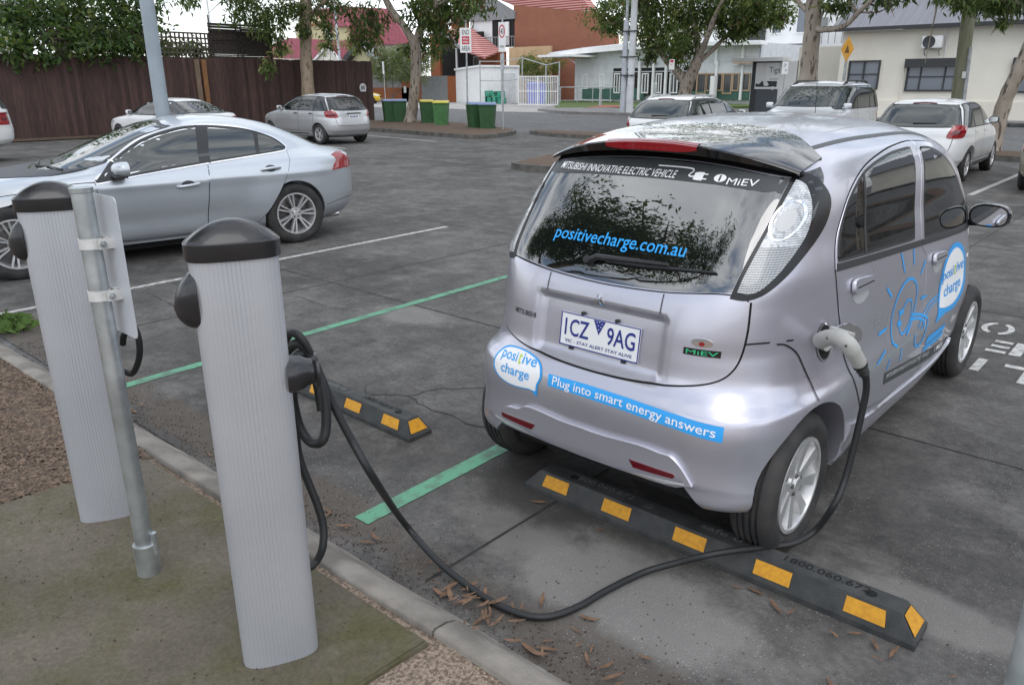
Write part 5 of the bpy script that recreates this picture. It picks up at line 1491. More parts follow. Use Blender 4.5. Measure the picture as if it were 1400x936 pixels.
c = MB(); c.tube(crom(loops, 7), .0145, 12); c.build('cable_loop', 'cable_black', cab, angle=60)
tail = [PY(401, 530, yh), PY(403, 575, yh+.0), PY(408, 620, yh), PY(420, 655, yh+.01), PY(434, 690, yh+.02), PY(442, 720, yh+.02), PY(441, 748, yh), PY(433, 766, yh-.02), PY(422, 775, yh-.05), PY(405, 770, yh-.06)]
c = MB(); c.tube(crom(tail, 7), .0125, 12); c.build('cable_loop', 'cable_black', cab, angle=60)
b_ = MB(); b_.tube([PY(440, 537, yh+.065), PY(442, 541, yh+.065)], .0135, 12); b_.build('cable_tag', 'yellow_paint', cab)
mat('connector_grey', (.38, .375, .355), .42, var=.06, scale=20)
sx0 = float(IM.side(np.array(.126), np.array(.826)))
cn = MB()
pts = [PX(1121, 466, sx0+.012), PX(1134, 461, sx0+.055), PX(1147, 462, sx0+.095), PX(1158, 469, sx0+.125), PX(1167, 482, sx0+.145), PX(1175, 497, sx0+.158)]
cn.tube(crom(pts, 6), [.030]*6+[.029]*6+[.030]*6+[.030]*6+[.027]*6+[.025], 20)
cn.tube([(sx0-.01, .126, .83), (sx0+.016, .123, .833)], [.038, .038], 24)
co = cn.build('connector', 'connector_grey', cab, angle=50)
tg_ = MB(); tg_.bar(tuple(np.array(pts[1])+np.array([0, .004, .034])), tuple(np.array(pts[3])+np.array([.016, .010, .030])), .018, .012); tg_.build('release_button', 'connector_grey', co)
sc_ = MB()
for q in (tuple(np.array(pts[1])+np.array([.004, -.032, .006])), tuple(np.array(pts[3])+np.array([.008, -.033, .0]))):
    sc_ = MB(); sc_.cyl(q, (q[0]+.002, q[1]-.006, q[2]+.002), .0045, n=10); sc_.build('screw', 'cable_black', co)
bt = MB(); a = Vector(pts[-1]); d = Vector(run[-1])-a
bt.tube([tuple(a), tuple(a+d*.25), tuple(a+d*.3), tuple(a+d*.5), tuple(a+d*.55), tuple(a+d*.75), tuple(a+d*.8), tuple(a+d*1.0)], [.027, .025, .021, .022, .019, .020, .016, .0135], 16)
bt.build('strain_relief', 'cable_black', co, angle=30)
# ---- cable parked on the far post
cab2 = empty('charging_cable', (0, 0, 0), 0, 'short black cable hanging below the white sign plate from the far charging post', 'cable')
y2 = -1.56
c = MB(); c.tube(crom([PY(168, 470, y2), PY(170, 457, y2), PY(182, 447, y2+.02), PY(190, 465, y2+.03), PY(190, 490, y2+.03), PY(181, 510, y2+.02), PY(168, 508, y2), PY(156, 520, y2), PY(150, 545, y2), PY(154, 572, y2), PY(165, 592, y2-.02)], 7), .0125, 12)
c.build('cable', 'cable_black', cab2, angle=60)

# ---- sign pole with the plate seen from behind
sp_ = empty('sign_pole', (-.905, -1.80, PZ), 0, 'galvanised pole between the charging posts carrying a white sign plate seen from behind', 'sign pole')
b = MB(); b.lathe([(.0, .0), (.0305, .0), (.0305, 1.350), (.033, 1.352), (.034, 1.366), (.0, 1.368)], 'Z', n=32); b.build('pole', 'galvanised', sp_, angle=40)
b = MB(); b.lathe([(.0, 0), (.040, 0), (.040, .118), (.036, .120), (.0, .12)], 'Z', n=28); b.build('sleeve', 'galvanised', sp_, angle=40)
b = MB(); b.cyl((.030, .022, .08), (.030, .022, .162), .012, n=12); b.build('wedge', 'galvanised', sp_, angle=40)
b = MB(); pl_ = crom([(-.1, .0), (-.1, .0)], 1) if False else None
w_, h_ = .1125, .225; cr_ = .02
pts = []
for (sx, sz, a0) in ((1, 1, 0), (-1, 1, 90), (-1, -1, 180), (1, -1, 270)):
    for k in range(5):
        a = R_(a0+k*22.5); pts.append((sx*(w_-cr_)+cr_*math.cos(a), sz*(h_-cr_)+cr_*math.sin(a)))
b.prism_y([(x+.0, z+1.115) for x, z in pts], .050, .0525); po = b.build('sign_plate', 'sign_back', sp_)
for z in (1.030, 1.195):
    b = MB(); b.lathe([(.0312, -.016), (.034, -.016), (.034, .016), (.0312, .016)], 'Z', (0, 0, z), 28)
    b.box((.037, .026, z), (.006, .050, .032)); b.box((.047, .028, z), (.006, .046, .032)); b.box((0, .043, z), (.09, .012, .032))
    cl = b.build('clamp', 'clamp_white', sp_, angle=40)
    b = MB(); b.cyl((.026, .018, z), (.066, .018, z), .005, n=10); b.cyl((.051, .018, z), (.058, .018, z), .010, n=6); b.build('bolt', 'galvanised', cl, angle=40)

# ---- rubber wheel stops
mat('rubber_black', (.032, .034, .035), .75, col2=(.055, .056, .055), scale=14, detail=8, bump=.3, bscale=160)
mat('reflective_yellow', (.62, .30, .012), .45, col2=(.50, .22, .010), scale=60, bump=.15, bscale=300)
mat('rubber_text', (.062, .064, .064), .7)
mat('rubber_text_pale', (.14, .14, .135), .7)
def wheel_stop(loc, rz, label):
    root = empty('wheel_stop', loc, rz, label, 'wheel stop', 'wheel stops at the kerb end of the bays')
    L2, D, T, H = .825, .078, .042, .098; e = .055
    b = MB()
    sec = lambda x, d, t, h: [(x, -d, 0), (x, -d, .022), (x, -t, h), (x, t, h), (x, d, .022), (x, d, 0)]
    rows = [sec(-L2, D*.97, D*.9, .022), sec(-L2+.002, D, D*.93, .024), sec(-L2+e+.01, D, T, H), sec(L2-e-.01, D, T, H), sec(L2-.002, D, D*.93, .024), sec(L2, D*.97, D*.9, .022)]
    vs = [q for r in rows for q in r]
    b.add(vs, [(i*6+j, i*6+(j+1) % 6, (i+1)*6+(j+1) % 6, (i+1)*6+j) for i in range(5) for j in range(6)]+[tuple(range(6)), tuple(30+j for j in range(6))])
    me = b.mesh('stop_body'); bm = bmesh.new(); bm.from_mesh(me)
    bmesh.ops.bevel(bm, geom=bm.edges[:], offset=.004, segments=2, affect='EDGES', clamp_overlap=True); bm.to_mesh(me); bm.free()
    link('stop_body', me, root, 'rubber_black')
    for x in (-.66, -.34, .0, .335, .66):
        for sg in (-1, 1):
            q = MB(); w2 = .068; t0, t1 = .22, .86; o = .0025
            def fp(xx, t): return (xx, sg*(D+(T-D)*t+o*.9), .022+(H-.022)*t+o*.5)
            q.add([fp(x-w2, t0), fp(x+w2, t0), fp(x+w2*(1 if x < .6 else .86), t1), fp(x-w2*(1 if x > -.6 else .86), t1)], [(0, 1, 2, 3)])
            q.add([tuple(np.array(v_)-np.array([0, sg*.004, .002])) for v_ in (fp(x-w2, t0), fp(x+w2, t0), fp(x+w2*.97, t1), fp(x-w2*.97, t1))], [(0, 3, 2, 1)])
            q.build('reflector', 'reflective_yellow', root, fix=True)
    for sg in (-1, 1):
        q = MB(); o = .003
        def ep(y, t): return (sg*(L2-.002-(e+.008)*t+o), y, .024+(H-.024)*t+o)
        q.add([ep(-D*.72, .15), ep(D*.72, .15), ep(T*.82, .85), ep(-T*.82, .85)], [(0, 1, 2, 3)]); q.build('reflector', 'reflective_yellow', root)
    for body, cx, ww, hh in (('1800.060.672', -.45, .30, .034), ('safe o', .10, .17, .036), ('1800.060.672', .50, .30, .034)):
        vs, fs = fit_text(body, ww, hh, bold=.004)
        me = bpy.data.meshes.new('lettering'); me.from_pydata([(x+cx, y+.012, H+.0012) for x, y in vs], [], fs); link('lettering', me, root, 'rubber_text_pale' if cx < .2 else 'dark_gap')
    for x in (-.60, -.22, .24, .655):
        q = MB(); q.lathe([(.0, .0012), (.012, .0012), (.018, .0022), (.020, .0005)], 'Z', (x, .0, H), 18); q.build('bolt_hole', 'dark_gap' if abs(x) > .5 else 'rubber_text', root)
    return root
wheel_stop((.425, -.235, 0), R_(.8), 'long black rubber wheel stop with yellow reflectors under the small electric car')
wheel_stop((-1.965, -.295, 0), R_(0), 'black rubber wheel stop in the empty bay behind the near charging post')

# ---- leaf litter
for nm, c in (('leaf_brown', (.15, .085, .05)), ('leaf_tan', (.30, .20, .12)), ('leaf_olive', (.20, .19, .06)), ('leaf_dark', (.06, .04, .03)), ('leaf_orange', (.24, .115, .05))): mat(nm, c, .75, var=.3, scale=40)
def leaves_flat(name, pts, length, cols):
    V = []; Fc = []; mi = []
    for (x, y, z) in pts:
        L_ = length*(.5+.8*rng.random()); W_ = L_*(.15+.12*rng.random()); a = rng.random()*2*PI; cu = .10*L_*(.3+rng.random()); lift = rng.random()*.012
        ca, sa = math.cos(a), math.sin(a); bend = rng.standard_normal()*.06*L_; k = len(V)
        for t in (0, .25, .5, .75, 1):
            wv = W_*math.sin(PI*(.08+.84*t)); px = (t-.5)*L_; py = bend*(4*(t-.5)**2)
            zz = z+.003+lift+cu*abs(t-.5)**1.5
            for sd in (-.5, .5):
                qx, qy = px, py+sd*wv
                V.append((x+qx*ca-qy*sa, y+qx*sa+qy*ca, zz+abs(sd)*.004))
        for i in range(4): Fc.append((k+2*i, k+2*i+1, k+2*i+3, k+2*i+2))
        mi += [int(rng.integers(len(cols)))]*4
    me = bpy.data.meshes.new(name); me.from_pydata(V, [], Fc); me.polygons.foreach_set('material_index', mi)
    return tag(link(name, me, None, cols), kind='stuff')
LC = ['leaf_brown', 'leaf_tan', 'leaf_olive', 'leaf_dark', 'leaf_orange']
pts = []
for _ in range(34): pts.append((.02+.10*rng.standard_normal(), -1.08+.05*rng.standard_normal(), .002+.02*rng.random()))
for _ in range(34):
    x = -3.2+5.0*rng.random(); pts.append((x, -1.16+abs(rng.standard_normal())*.12, .002))
for _ in range(12): pts.append((-.3+1.7*rng.random(), -.345-abs(rng.standard_normal())*.05, .002))
for _ in range(8): pts.append((.5+.22*rng.standard_normal(), -1.0+.07*rng.standard_normal(), .002))
for _ in range(14): pts.append((-1.3+3.8*rng.random(), -1.0+3.2*rng.random(), .002))
for _ in range(8): pts.append((-.85+.3*rng.standard_normal(), -1.05+.07*rng.standard_normal(), .002))
leaves_flat('leaf_litter', pts, .062, LC)
pts = [(-28+.9*rng.random(), -4+20*rng.random(), .035) for _ in range(700)]+[(-24+5*rng.standard_normal(), 18.4+.9*rng.standard_normal(), .16) for _ in range(250)]
leaves_flat('leaf_litter', [q for q in pts if q[0] < -16.9], .14, LC)
# weed tuft at the kerb on the left
tf = MB()
c0 = at(12, 448)
for _ in range(150):
    a = rng.random()*2*PI; l = .06+.11*rng.random(); x, y = c0[0]+.10*rng.standard_normal(), c0[1]+.03*rng.standard_normal()
    d = np.array([math.cos(a), math.sin(a)]); s_ = np.array([-d[1], d[0]])*.0028
    tf.add([(x-s_[0], y-s_[1], 0), (x+s_[0], y+s_[1], 0), (x+d[0]*l*.5+s_[0], y+d[1]*l*.5+s_[1], l*.55), (x+d[0]*l, y+d[1]*l, l*.45), (x+d[0]*l*.5-s_[0], y+d[1]*l*.5-s_[1], l*.55)], [(0, 1, 2, 3, 4)])
mat('weed_green', (.10, .17, .04), .7, var=.3, scale=30)
tag(tf.build('weed_tuft', 'weed_green', fix=False), 'small green weed tuft growing from the kerb behind the left post', 'weed')

mat('fence_post_ring', (.35, .12, .03), .7)
# ---- bollard at the bottom right corner
bq = empty('bollard', (float(at(1374, 1000)[0]), float(at(1374, 1000)[1]), 0), 0, 'grey steel post just entering the bottom right corner of the picture', 'bollard')
b = MB(); b.lathe([(0, 0), (.03, 0), (.03, .72), (.0, .73)], 'Z', n=24); b.build('post', 'galvanised_dull', bq, angle=40)
b = MB(); b.lathe([(.0302, .10), (.0306, .10), (.0306, .112), (.0302, .112)], 'Z', n=24); b.build('ring', 'fence_post_ring', bq)

# ---- tall lamp pole behind the sedan
lpx = at(243, 301)
lpo = empty('lamp_post', (float(lpx[0]), float(lpx[1]), 0), 0, 'tall grey steel lamp post rising behind the pale blue sedan roof', 'lamp post')
b = MB(); b.lathe([(0, 0), (.095, 0), (.088, 2.0), (.060, 8.5), (0, 8.5)], 'Z', n=28); b.build('post', 'pole_paint', lpo, angle=40)
b = MB(); b.lathe([(0, 0), (.16, 0), (.16, .025), (0, .025)], 'Z', n=20); b.build('base_plate', 'pole_paint', lpo, angle=40)
b = MB(); b.tube([(0, 0, 8.4), (.5, .3, 8.75), (1.4, .8, 8.85)], [.05, .045, .04], 12); b.build('arm', 'pole_paint', lpo, angle=40)
b = MB(); b.box((1.7, .97, 8.84), (.7, .26, .12), rz=.52, bev=.03); b.build('lamp_head', 'galvanised_dull', lpo, angle=40)

# ---- wheelie bins
mat('bin_green', (.028, .085, .030), .5, var=.15, scale=6, bump=.05)
mat('bin_green_pale', (.055, .155, .050), .5, var=.15, scale=6)
mat('lid_blue', (.14, .20, .33), .5, var=.1, scale=5); mat('lid_yellow', (.55, .46, .05), .5, var=.1, scale=5); mat('bin_blue', (.10, .14, .55), .5); mat('lid_dark', (.03, .07, .03), .5)
def bin_(u, v, m, lid, label, rz, Hs=1.07, w0=.29, grp='wheelie bins on the tree island'):
    p_ = at(u, v)
    r_ = empty('wheelie_bin', (float(p_[0]), float(p_[1]), .0), rz, label, 'bin', grp)
    b = MB()
    q = [(.80, .05), (.88, .40), (1.0, .93)]
    vs = [];
    for k, z in q: vs += [(-w0*k, -w0*1.15*k, z*Hs), (w0*k, -w0*1.15*k, z*Hs), (w0*k, w0*1.15*k+(.06 if z > .9 else 0), z*Hs), (-w0*k, w0*1.15*k+(.06 if z > .9 else 0), z*Hs)]
    b.add(vs, [(i*4+j, i*4+(j+1) % 4, (i+1)*4+(j+1) % 4, (i+1)*4+j) for i in range(2) for j in range(4)]+[(3, 2, 1, 0), (8, 9, 10, 11)])
    b.box((0, 0, .915*Hs), (w0*2.12, w0*2.45, .035), bev=.01)
    b.build('bin_body', m, r_, angle=30)
    b = MB(); b.add([(-w0*1.06, -w0*1.28, .945*Hs), (w0*1.06, -w0*1.28, .945*Hs), (w0*1.06, w0*1.2, .985*Hs), (-w0*1.06, w0*1.2, .985*Hs), (-w0*.9, -w0*1.05, .985*Hs), (w0*.9, -w0*1.05, .985*Hs), (w0*.95, w0*1.1, 1.02*Hs), (-w0*.95, w0*1.1, 1.02*Hs)], [(0, 1, 5, 4), (1, 2, 6, 5), (2, 3, 7, 6), (3, 0, 4, 7), (4, 5, 6, 7), (3, 2, 1, 0)]); b.build('lid', lid, r_)
    b = MB(); b.cyl((-w0*.9, w0*1.35, .97*Hs), (w0*.9, w0*1.35, .97*Hs), .02, n=10); b.build('handle', m, r_, angle=40)
    for sg in (-1, 1):
        b = MB(); b.cyl((sg*w0*.92, w0*.95, .10), (sg*w0*.78, w0*.95, .10), .10, n=18); b.build('wheel', 'black_trim', r_, angle=40)
    return r_
rzb = R_(48)
bin_(534, 171, 'bin_green', 'lid_blue', 'dark green bin with blue lid at the fence end of the tree island', rzb+.2)
bin_(548, 171, 'bin_green', 'lid_blue', 'dark green bin with blue lid half behind the forked tree trunk', rzb)
bin_(585, 173, 'bin_green', 'lid_yellow', 'green bin with yellow lid tucked against the right side of the trunk', rzb+.1)
bin_(604, 176.5, 'bin_green_pale', 'lid_yellow', 'paler green bin with yellow lid, right one of the two beside the trunk', rzb-.15)
bin_(651, 180, 'bin_green', 'lid_blue', 'dark green bin with blue lid just behind the END AREA sign pole', rzb+.2, 1.05)
bin_(667, 181, 'bin_green', 'lid_blue', 'dark green bin with blue lid beside the speed sign pole', rzb-.2, 1.05)

# ---- street signs
mat('sign_white', (.74, .74, .73), .4); mat('sign_red', (.50, .02, .05), .4); mat('sign_black', (.02, .02, .02), .5); mat('trim_dark_sign', (.16, .09, .03), .6); mat('sign_orange', (.72, .34, .03), .4, var=.1, scale=5)
def sign(root, name, c, w_, h_, az, m='sign_white', th=.006):
    b = MB(); b.box((0, 0, 0), (w_, th, h_), bev=.002); o = b.build(name, m, root); o.location = c; o.rotation_euler = (0, 0, az); return o
AZ = R_(42)      # faces the camera side
e_ = at(640, 179)
s1 = empty('street_sign', (float(e_[0]), float(e_[1]), .10), 0, 'white END AREA sign with red square on a thin pole on the tree island', 'sign')
b = MB(); b.lathe([(0, 0), (.032, 0), (.032, 3.75), (0, 3.75)], 'Z', n=14); b.build('pole', 'galvanised_dull', s1, angle=40)
q = sign(s1, 'sign_plate', (.02, -.05, 3.15), .42, .86, AZ)
flat_text(q, 'END', .26, .17, (0, .28), 'sign_black', bold=.01)
b = MB(); b.box((0, -.004, 0), (.27, .004, .28)); k = b.build('red_panel', 'sign_red', q)
flat_text(k, '40 km', .20, .075, (0, .06), 'sign_white', y=-.0075, bold=.02); flat_text(k, 'SPEED', .20, .07, (0, -.06), 'sign_white', y=-.0075, bold=.02)
flat_text(q, 'AREA', .31, .17, (0, -.28), 'sign_black', bold=.01)
e_ = at(688, 182)
s2 = empty('street_sign', (float(e_[0]), float(e_[1]), 0), 0, 'narrow white 40 speed sign with red ring on a thin pole at the island tip', 'sign')
b = MB(); b.lathe([(0, 0), (.03, 0), (.03, 3.9), (0, 3.9)], 'Z', n=14); b.build('pole', 'galvanised_dull', s2, angle=40)
q = sign(s2, 'sign_plate', (.02, -.05, 3.28), .26, .98, AZ-.25)
b = MB(); rg = [(.11*math.cos(a), .19+.22*math.sin(a)) for a in np.linspace(0, 2*PI, 32, endpoint=False)]; ri = [(.078*math.cos(a), .19+.175*math.sin(a)) for a in np.linspace(0, 2*PI, 32, endpoint=False)]
b.add([(x, -.0055, z) for x, z in rg+ri], [(k, (k+1) % 32, 32+(k+1) % 32, 32+k) for k in range(32)]); b.build('red_ring', 'sign_red', q)
flat_text(q, '40', .115, .20, (0, .19), 'sign_black', y=-.0055, bold=.01); flat_text(q, 'AREA', .17, .09, (0, -.31), 'sign_black', y=-.0055)
b = MB(); b.box((.0, -.02, 2.45), (.14, .03, .55), rz=AZ); b.build('lower_plate', 'galvanised_dull', s2)
def post_sign(u, v, Y, vt, label, plate, w_=.225, hh=.45, m='sign_white', face=AZ, text=None):
    a = fy(u, v, Y); t = fy(u, vt, Y)
    r_ = empty('street_sign', (float(a[0]), Y, 0), 0, label, 'sign')
    b = MB(); b.lathe([(0, 0), (.03, 0), (.03, float(t[2])), (0, float(t[2]))], 'Z', n=12); b.build('pole', 'galvanised_dull', r_, angle=40)
    q = sign(r_, 'sign_plate', (.02, -.05, float(t[2])-hh/2-.02), w_, hh, face, m)
    return r_, q
r_, q = post_sign(527, 139, 42.0, 84, 'narrow white sign seen nearly edge on before the orange brick wall', None, .25, 1.0, face=R_(105))
r_, q = post_sign(916, 132, 35.6, 81, 'white no standing sign with red top on thin pole beside the big tree', None, .30, .52)
b = MB(); b.box((0, -.005, .17), (.17, .003, .12)); b.build('red_panel', 'sign_red', q); flat_text(q, 'NO', .14, .09, (0, .0), 'sign_red')
r_, q = post_sign(1069, 137, 35.9, 84, 'white parking sign with dark marks by the cream wall corner', None, .30, .58)
flat_text(q, '2P', .14, .16, (-.02, .12), 'plate_blue'); flat_text(q, 'P', .08, .12, (.05, -.12), 'plate_blue')
a = fy(1152, 120, 35.7)
r_ = empty('street_sign', (float(a[0]), 35.7, 0), 0, 'orange diamond warning sign seen at an angle on a grey post', 'sign')
zt = float(fy(1154, 50, 35.7)[2])
b = MB(); b.box((0, 0, zt/2-.4), (.10, .10, zt-.8)); b.build('post', 'galvanised_dull', r_)
q = MB(); d = .44; q.prism_y([(-d, 0), (0, -.56), (d, 0), (0, .56)], -.006, .006); q = q.build('sign_plate', 'sign_orange', r_); q.location = (.03, -.08, zt-.56); q.rotation_euler = (0, 0, R_(-32))
b = MB(); b.add([(-.17, -.0085, -.16), (.17, -.0085, -.16), (0, -.0085, .20)], [(0, 1, 2)]); b.build('sign_symbol', 'trim_dark_sign', q)
# ------------------------------------------------------------------ fence, houses, street side
mat('fence_brown', (.098, .054, .046), .8, col2=(.058, .034, .031), scale=3.0, stretch=(1, 6, .6), detail=8, bump=.3, bscale=30)
def _islands(nm, lo, hi):
    t = M[nm].node_tree; b = t.nodes['Principled BSDF']; src = b.inputs[0].links[0].from_socket
    g = t.nodes.new('ShaderNodeNewGeometry'); r = t.nodes.new('ShaderNodeMapRange'); r.inputs['To Min'].default_value = lo; r.inputs['To Max'].default_value = hi
    m = t.nodes.new('ShaderNodeMixRGB'); m.blend_type = 'MULTIPLY'; m.inputs[0].default_value = 1.0
    t.links.new(g.outputs['Random Per Island'], r.inputs['Value']); t.links.new(src, m.inputs[1]); t.links.new(r.outputs[0], m.inputs[2]); t.links.new(m.outputs[0], b.inputs[0])
_islands('fence_brown', .55, 1.05)
mat('fence_post', (.17, .12, .085), .85, var=.25, scale=5, stretch=(4, 4, .6))
mat('fence_post_orange', (.22, .105, .045), .8, var=.25, scale=5, stretch=(4, 4, .6))
mat('lattice_wood', (.085, .070, .055), .85, var=.3, scale=8)
mat('brush_dark', (.045, .036, .032), .9, var=.4, scale=14)
FXX = -28.7
fen = empty('paling_fence', (FXX, 7, 0), 0, 'tall dark brown paling fence running along the left side of the car park', 'fence')
b = MB(); y = -14.0; FH = 2.72
while y < 14.32:
    wv = .158; b.box((.012*rng.standard_normal()*.5, y-7+7, FH/2+.01*rng.standard_normal()), (.022, wv, FH), rz=.01*rng.standard_normal()); y += .152
bo = b.build('palings', 'fence_brown', fen); 
b = MB()
for z in (.4, 1.35, 2.3): b.box((-.06, -.1, z), (.07, 27.6, .09))
b.build('rail', 'fence_brown', fen)
for yy in (-9, -6, -3, 0, 3, 6, 9, 12, 13.6):
    b = MB(); b.box((-.12, yy, 1.3), (.1, .1, 2.6)); b.build('post', 'fence_brown', fen)
# return of the fence at its far end
b = MB()
for k in range(26): b.box((-.1-k*.152, 14.36, FH/2+.01*rng.standard_normal()), (.148, .022, FH))
b.build('palings', 'fence_brown', fen)
p_ = fx(496, 120, FXX+.05)
b = MB(); n = 26
pts = [(.19*math.cos(a), .19*math.sin(a)) for a in np.linspace(-.6, 3.9, n)]+[(-.17, -.17), (.17, -.17)]
b.prism_x(pts, 0, .02); o = b.build('number_plaque', 'sign_white'); o.location = p_; o.parent = None
tag(o, 'round white plaque with number 80 near the end of the brown fence', 'plaque')
vs, fs = fit_text('80', .24, .18, bold=.01); me = bpy.data.meshes.new('lettering'); me.from_pydata([(.0225, x, z) for x, z in vs], [], fs); link('lettering', me, o, 'sign_black')
for k, (u, m, lb) in enumerate(((271.5, 'fence_post', 'pale grey timber post standing against the brown fence below the lattice'), (281, 'fence_post_orange', 'orange brown timber post beside the pale one against the brown fence'))):
    q = fx(u, 110, FXX+.14); b = MB(); b.box((0, 0, 1.32), (.12, .17, 2.66), bev=.01); o = b.build('timber_post', m); o.location = (q[0], q[1], 0); tag(o, lb, 'post')
# lattice and brush screens above the fence
def ycol(u, v=80): return float(fx(u, v, FXX-.08)[1])
y0, y1 = ycol(60, 60), ycol(287, 60); zb, zt = FH-.02, float(fx(250, 45, FXX-.08)[2])
lat = empty('lattice_screen', (FXX-.10, y0, zb), 0, 'weathered square lattice screen on top of the brown fence behind the lamp post', 'screen')
b = MB()
n_ = int((y1-y0)/.17)
for k in range(n_+1): b.box((0, k*(y1-y0)/n_, (zt-zb)/2), (.02, .06, zt-zb))
m_ = int((zt-zb)/.17)
for k in range(m_+1): b.box((.021, (y1-y0)/2, k*(zt-zb)/m_), (.02, y1-y0, .06))
b.build('lattice', 'lattice_wood', lat)
b = MB()
for yy in (0, (y1-y0)/2, y1-y0): b.box((-.05, yy, (zt-zb)/2-.3), (.07, .07, zt-zb+.6))
b.build('post', 'lattice_wood', lat)
y0, y1 = ycol(286, 60), ycol(370, 60); zt = float(fx(330, 33, FXX-.08)[2])
brs = empty('slat_screen', (FXX-.06, y0, zb), 0, 'dark brush slat screen standing on the brown fence right of the lattice', 'screen')
b = MB(); n_ = int((zt-zb)/.055)
for k in range(n_):
    z = (k+.5)*(zt-zb)/n_; yy = 0
    while yy < y1-y0-.05:
        l = min(.5+1.2*rng.random(), y1-y0-yy)
        if rng.random() > .04: b.box((.01*rng.standard_normal(), yy+l/2, z+.008*rng.standard_normal()), (.015, l, .054))
        yy += l
b.box((-.03, (y1-y0)/2, (zt-zb)*.46), (.012, (y1-y0)*.98, (zt-zb)*.62)); b.build('slats', 'brush_dark', brs)
for yy in (.02, (y1-y0)*.42, (y1-y0)*.5, y1-y0-.02):
    b = MB(); b.bar((.03, yy, -.9 if .1 < yy < y1-y0-.1 else -.1), (.03, yy+.03, zt-zb+.25), .05, .04); b.build('stake', 'brush_dark', brs)

# ---- materials for the houses
def brick(name, c1, c2, mortar, sc=1.0):
    m = mat(name, c1, .85); t = m.node_tree; b = t.nodes['Principled BSDF']; N = t.nodes.new; K = t.links.new
    c = N('ShaderNodeTexCoord'); mp = N('ShaderNodeMapping'); mp.inputs['Rotation'].default_value = (R_(90), 0, 0)
    K(c.outputs['Object'], mp.inputs[0])
    br = N('ShaderNodeTexBrick'); br.inputs['Scale'].default_value = 4.2*sc; br.inputs['Color1'].default_value = (*c1, 1); br.inputs['Color2'].default_value = (*c2, 1); br.inputs['Mortar'].default_value = (*mortar, 1); br.inputs['Mortar Size'].default_value = .014
    K(mp.outputs[0], br.inputs[0])
    n = N('ShaderNodeTexNoise'); n.inputs['Scale'].default_value = .8; n.inputs['Detail'].default_value = 7; K(c.outputs['Object'], n.inputs[0])
    mx = N('ShaderNodeMixRGB'); mx.blend_type = 'MULTIPLY'; mx.inputs[0].default_value = .35; K(br.outputs[0], mx.inputs[1]); K(n.outputs['Fac'], mx.inputs[2]); K(mx.outputs[0], b.inputs[0])
brick('brick_orange', (.38, .115, .040), (.33, .095, .034), (.30, .15, .09))
brick('brick_salmon', (.36, .135, .078), (.31, .112, .066), (.30, .18, .13))
mat('render_cream', (.76, .72, .635), .85, var=.06, scale=.7, detail=8, bump=.1, bscale=20)
mat('render_white', (.74, .74, .74), .8, var=.06, scale=.6)
mat('boards_grey', (.60, .61, .62), .7, var=.08, scale=2)
mat('paint_offwhite', (.76, .76, .755), .6, var=.05, scale=3)
mat('roof_slate', (.20, .20, .225), .6, .1, var=.12, scale=2, stretch=(12, .3, .3))
mat('roof_crimson', (.36, .10, .13), .7, var=.12, scale=3)
mat('trim_dark', (.045, .047, .05), .6)
mat('trim_grey', (.22, .225, .23), .6, var=.08, scale=3)
mat('wall_shadow_room', (.015, .014, .014), .8)  # near-black colour stands in for shade inside rooms and recesses
mat('glass_street', (.045, .050, .055), .05, 0, spec=.8)
mat('glass_blind', (.16, .18, .215), .12, 0, spec=.7)
mat('panel_green', (.05, .125, .095), .6, var=.15, scale=4)
mat('panel_slate', (.085, .095, .11), .6)
mat('wood_trim', (.42, .30, .20), .6)
mat('wall_yellow', (.55, .50, .30), .85, var=.08, scale=2)
mat('timber_orange', (.40, .17, .05), .7)
mat('tarp_green', (.03, .30, .19), .55, var=.2, scale=5)
def roof_tiles():
    m = mat('roof_red_tile', (.33, .075, .065), .75); t = m.node_tree; b = t.nodes['Principled BSDF']; N = t.nodes.new; K = t.links.new
    c = N('ShaderNodeTexCoord'); w_ = N('ShaderNodeTexWave'); w_.wave_type = 'BANDS'; w_.bands_direction = 'Z'; w_.inputs['Scale'].default_value = 1.45; w_.inputs['Distortion'].default_value = .15
    K(c.outputs['Object'], w_.inputs[0])
    r = N('ShaderNodeValToRGB'); r.color_ramp.elements[0].position = .25; r.color_ramp.elements[1].position = .95; r.color_ramp.elements[0].color = (.28, .05, .045, 1); r.color_ramp.elements[1].color = (.58, .36, .33, 1)
    K(w_.outputs['Fac'], r.inputs[0]); K(r.outputs[0], b.inputs[0])
roof_tiles()
def fac(u0, v0, u1, v1, Y):
    um, vm = (u0+u1)/2, (v0+v1)/2
    return float(fy(u0, vm, Y)[0]), float(fy(u1, vm, Y)[0]), float(fy(um, v1, Y)[2]), float(fy(um, v0, Y)[2])
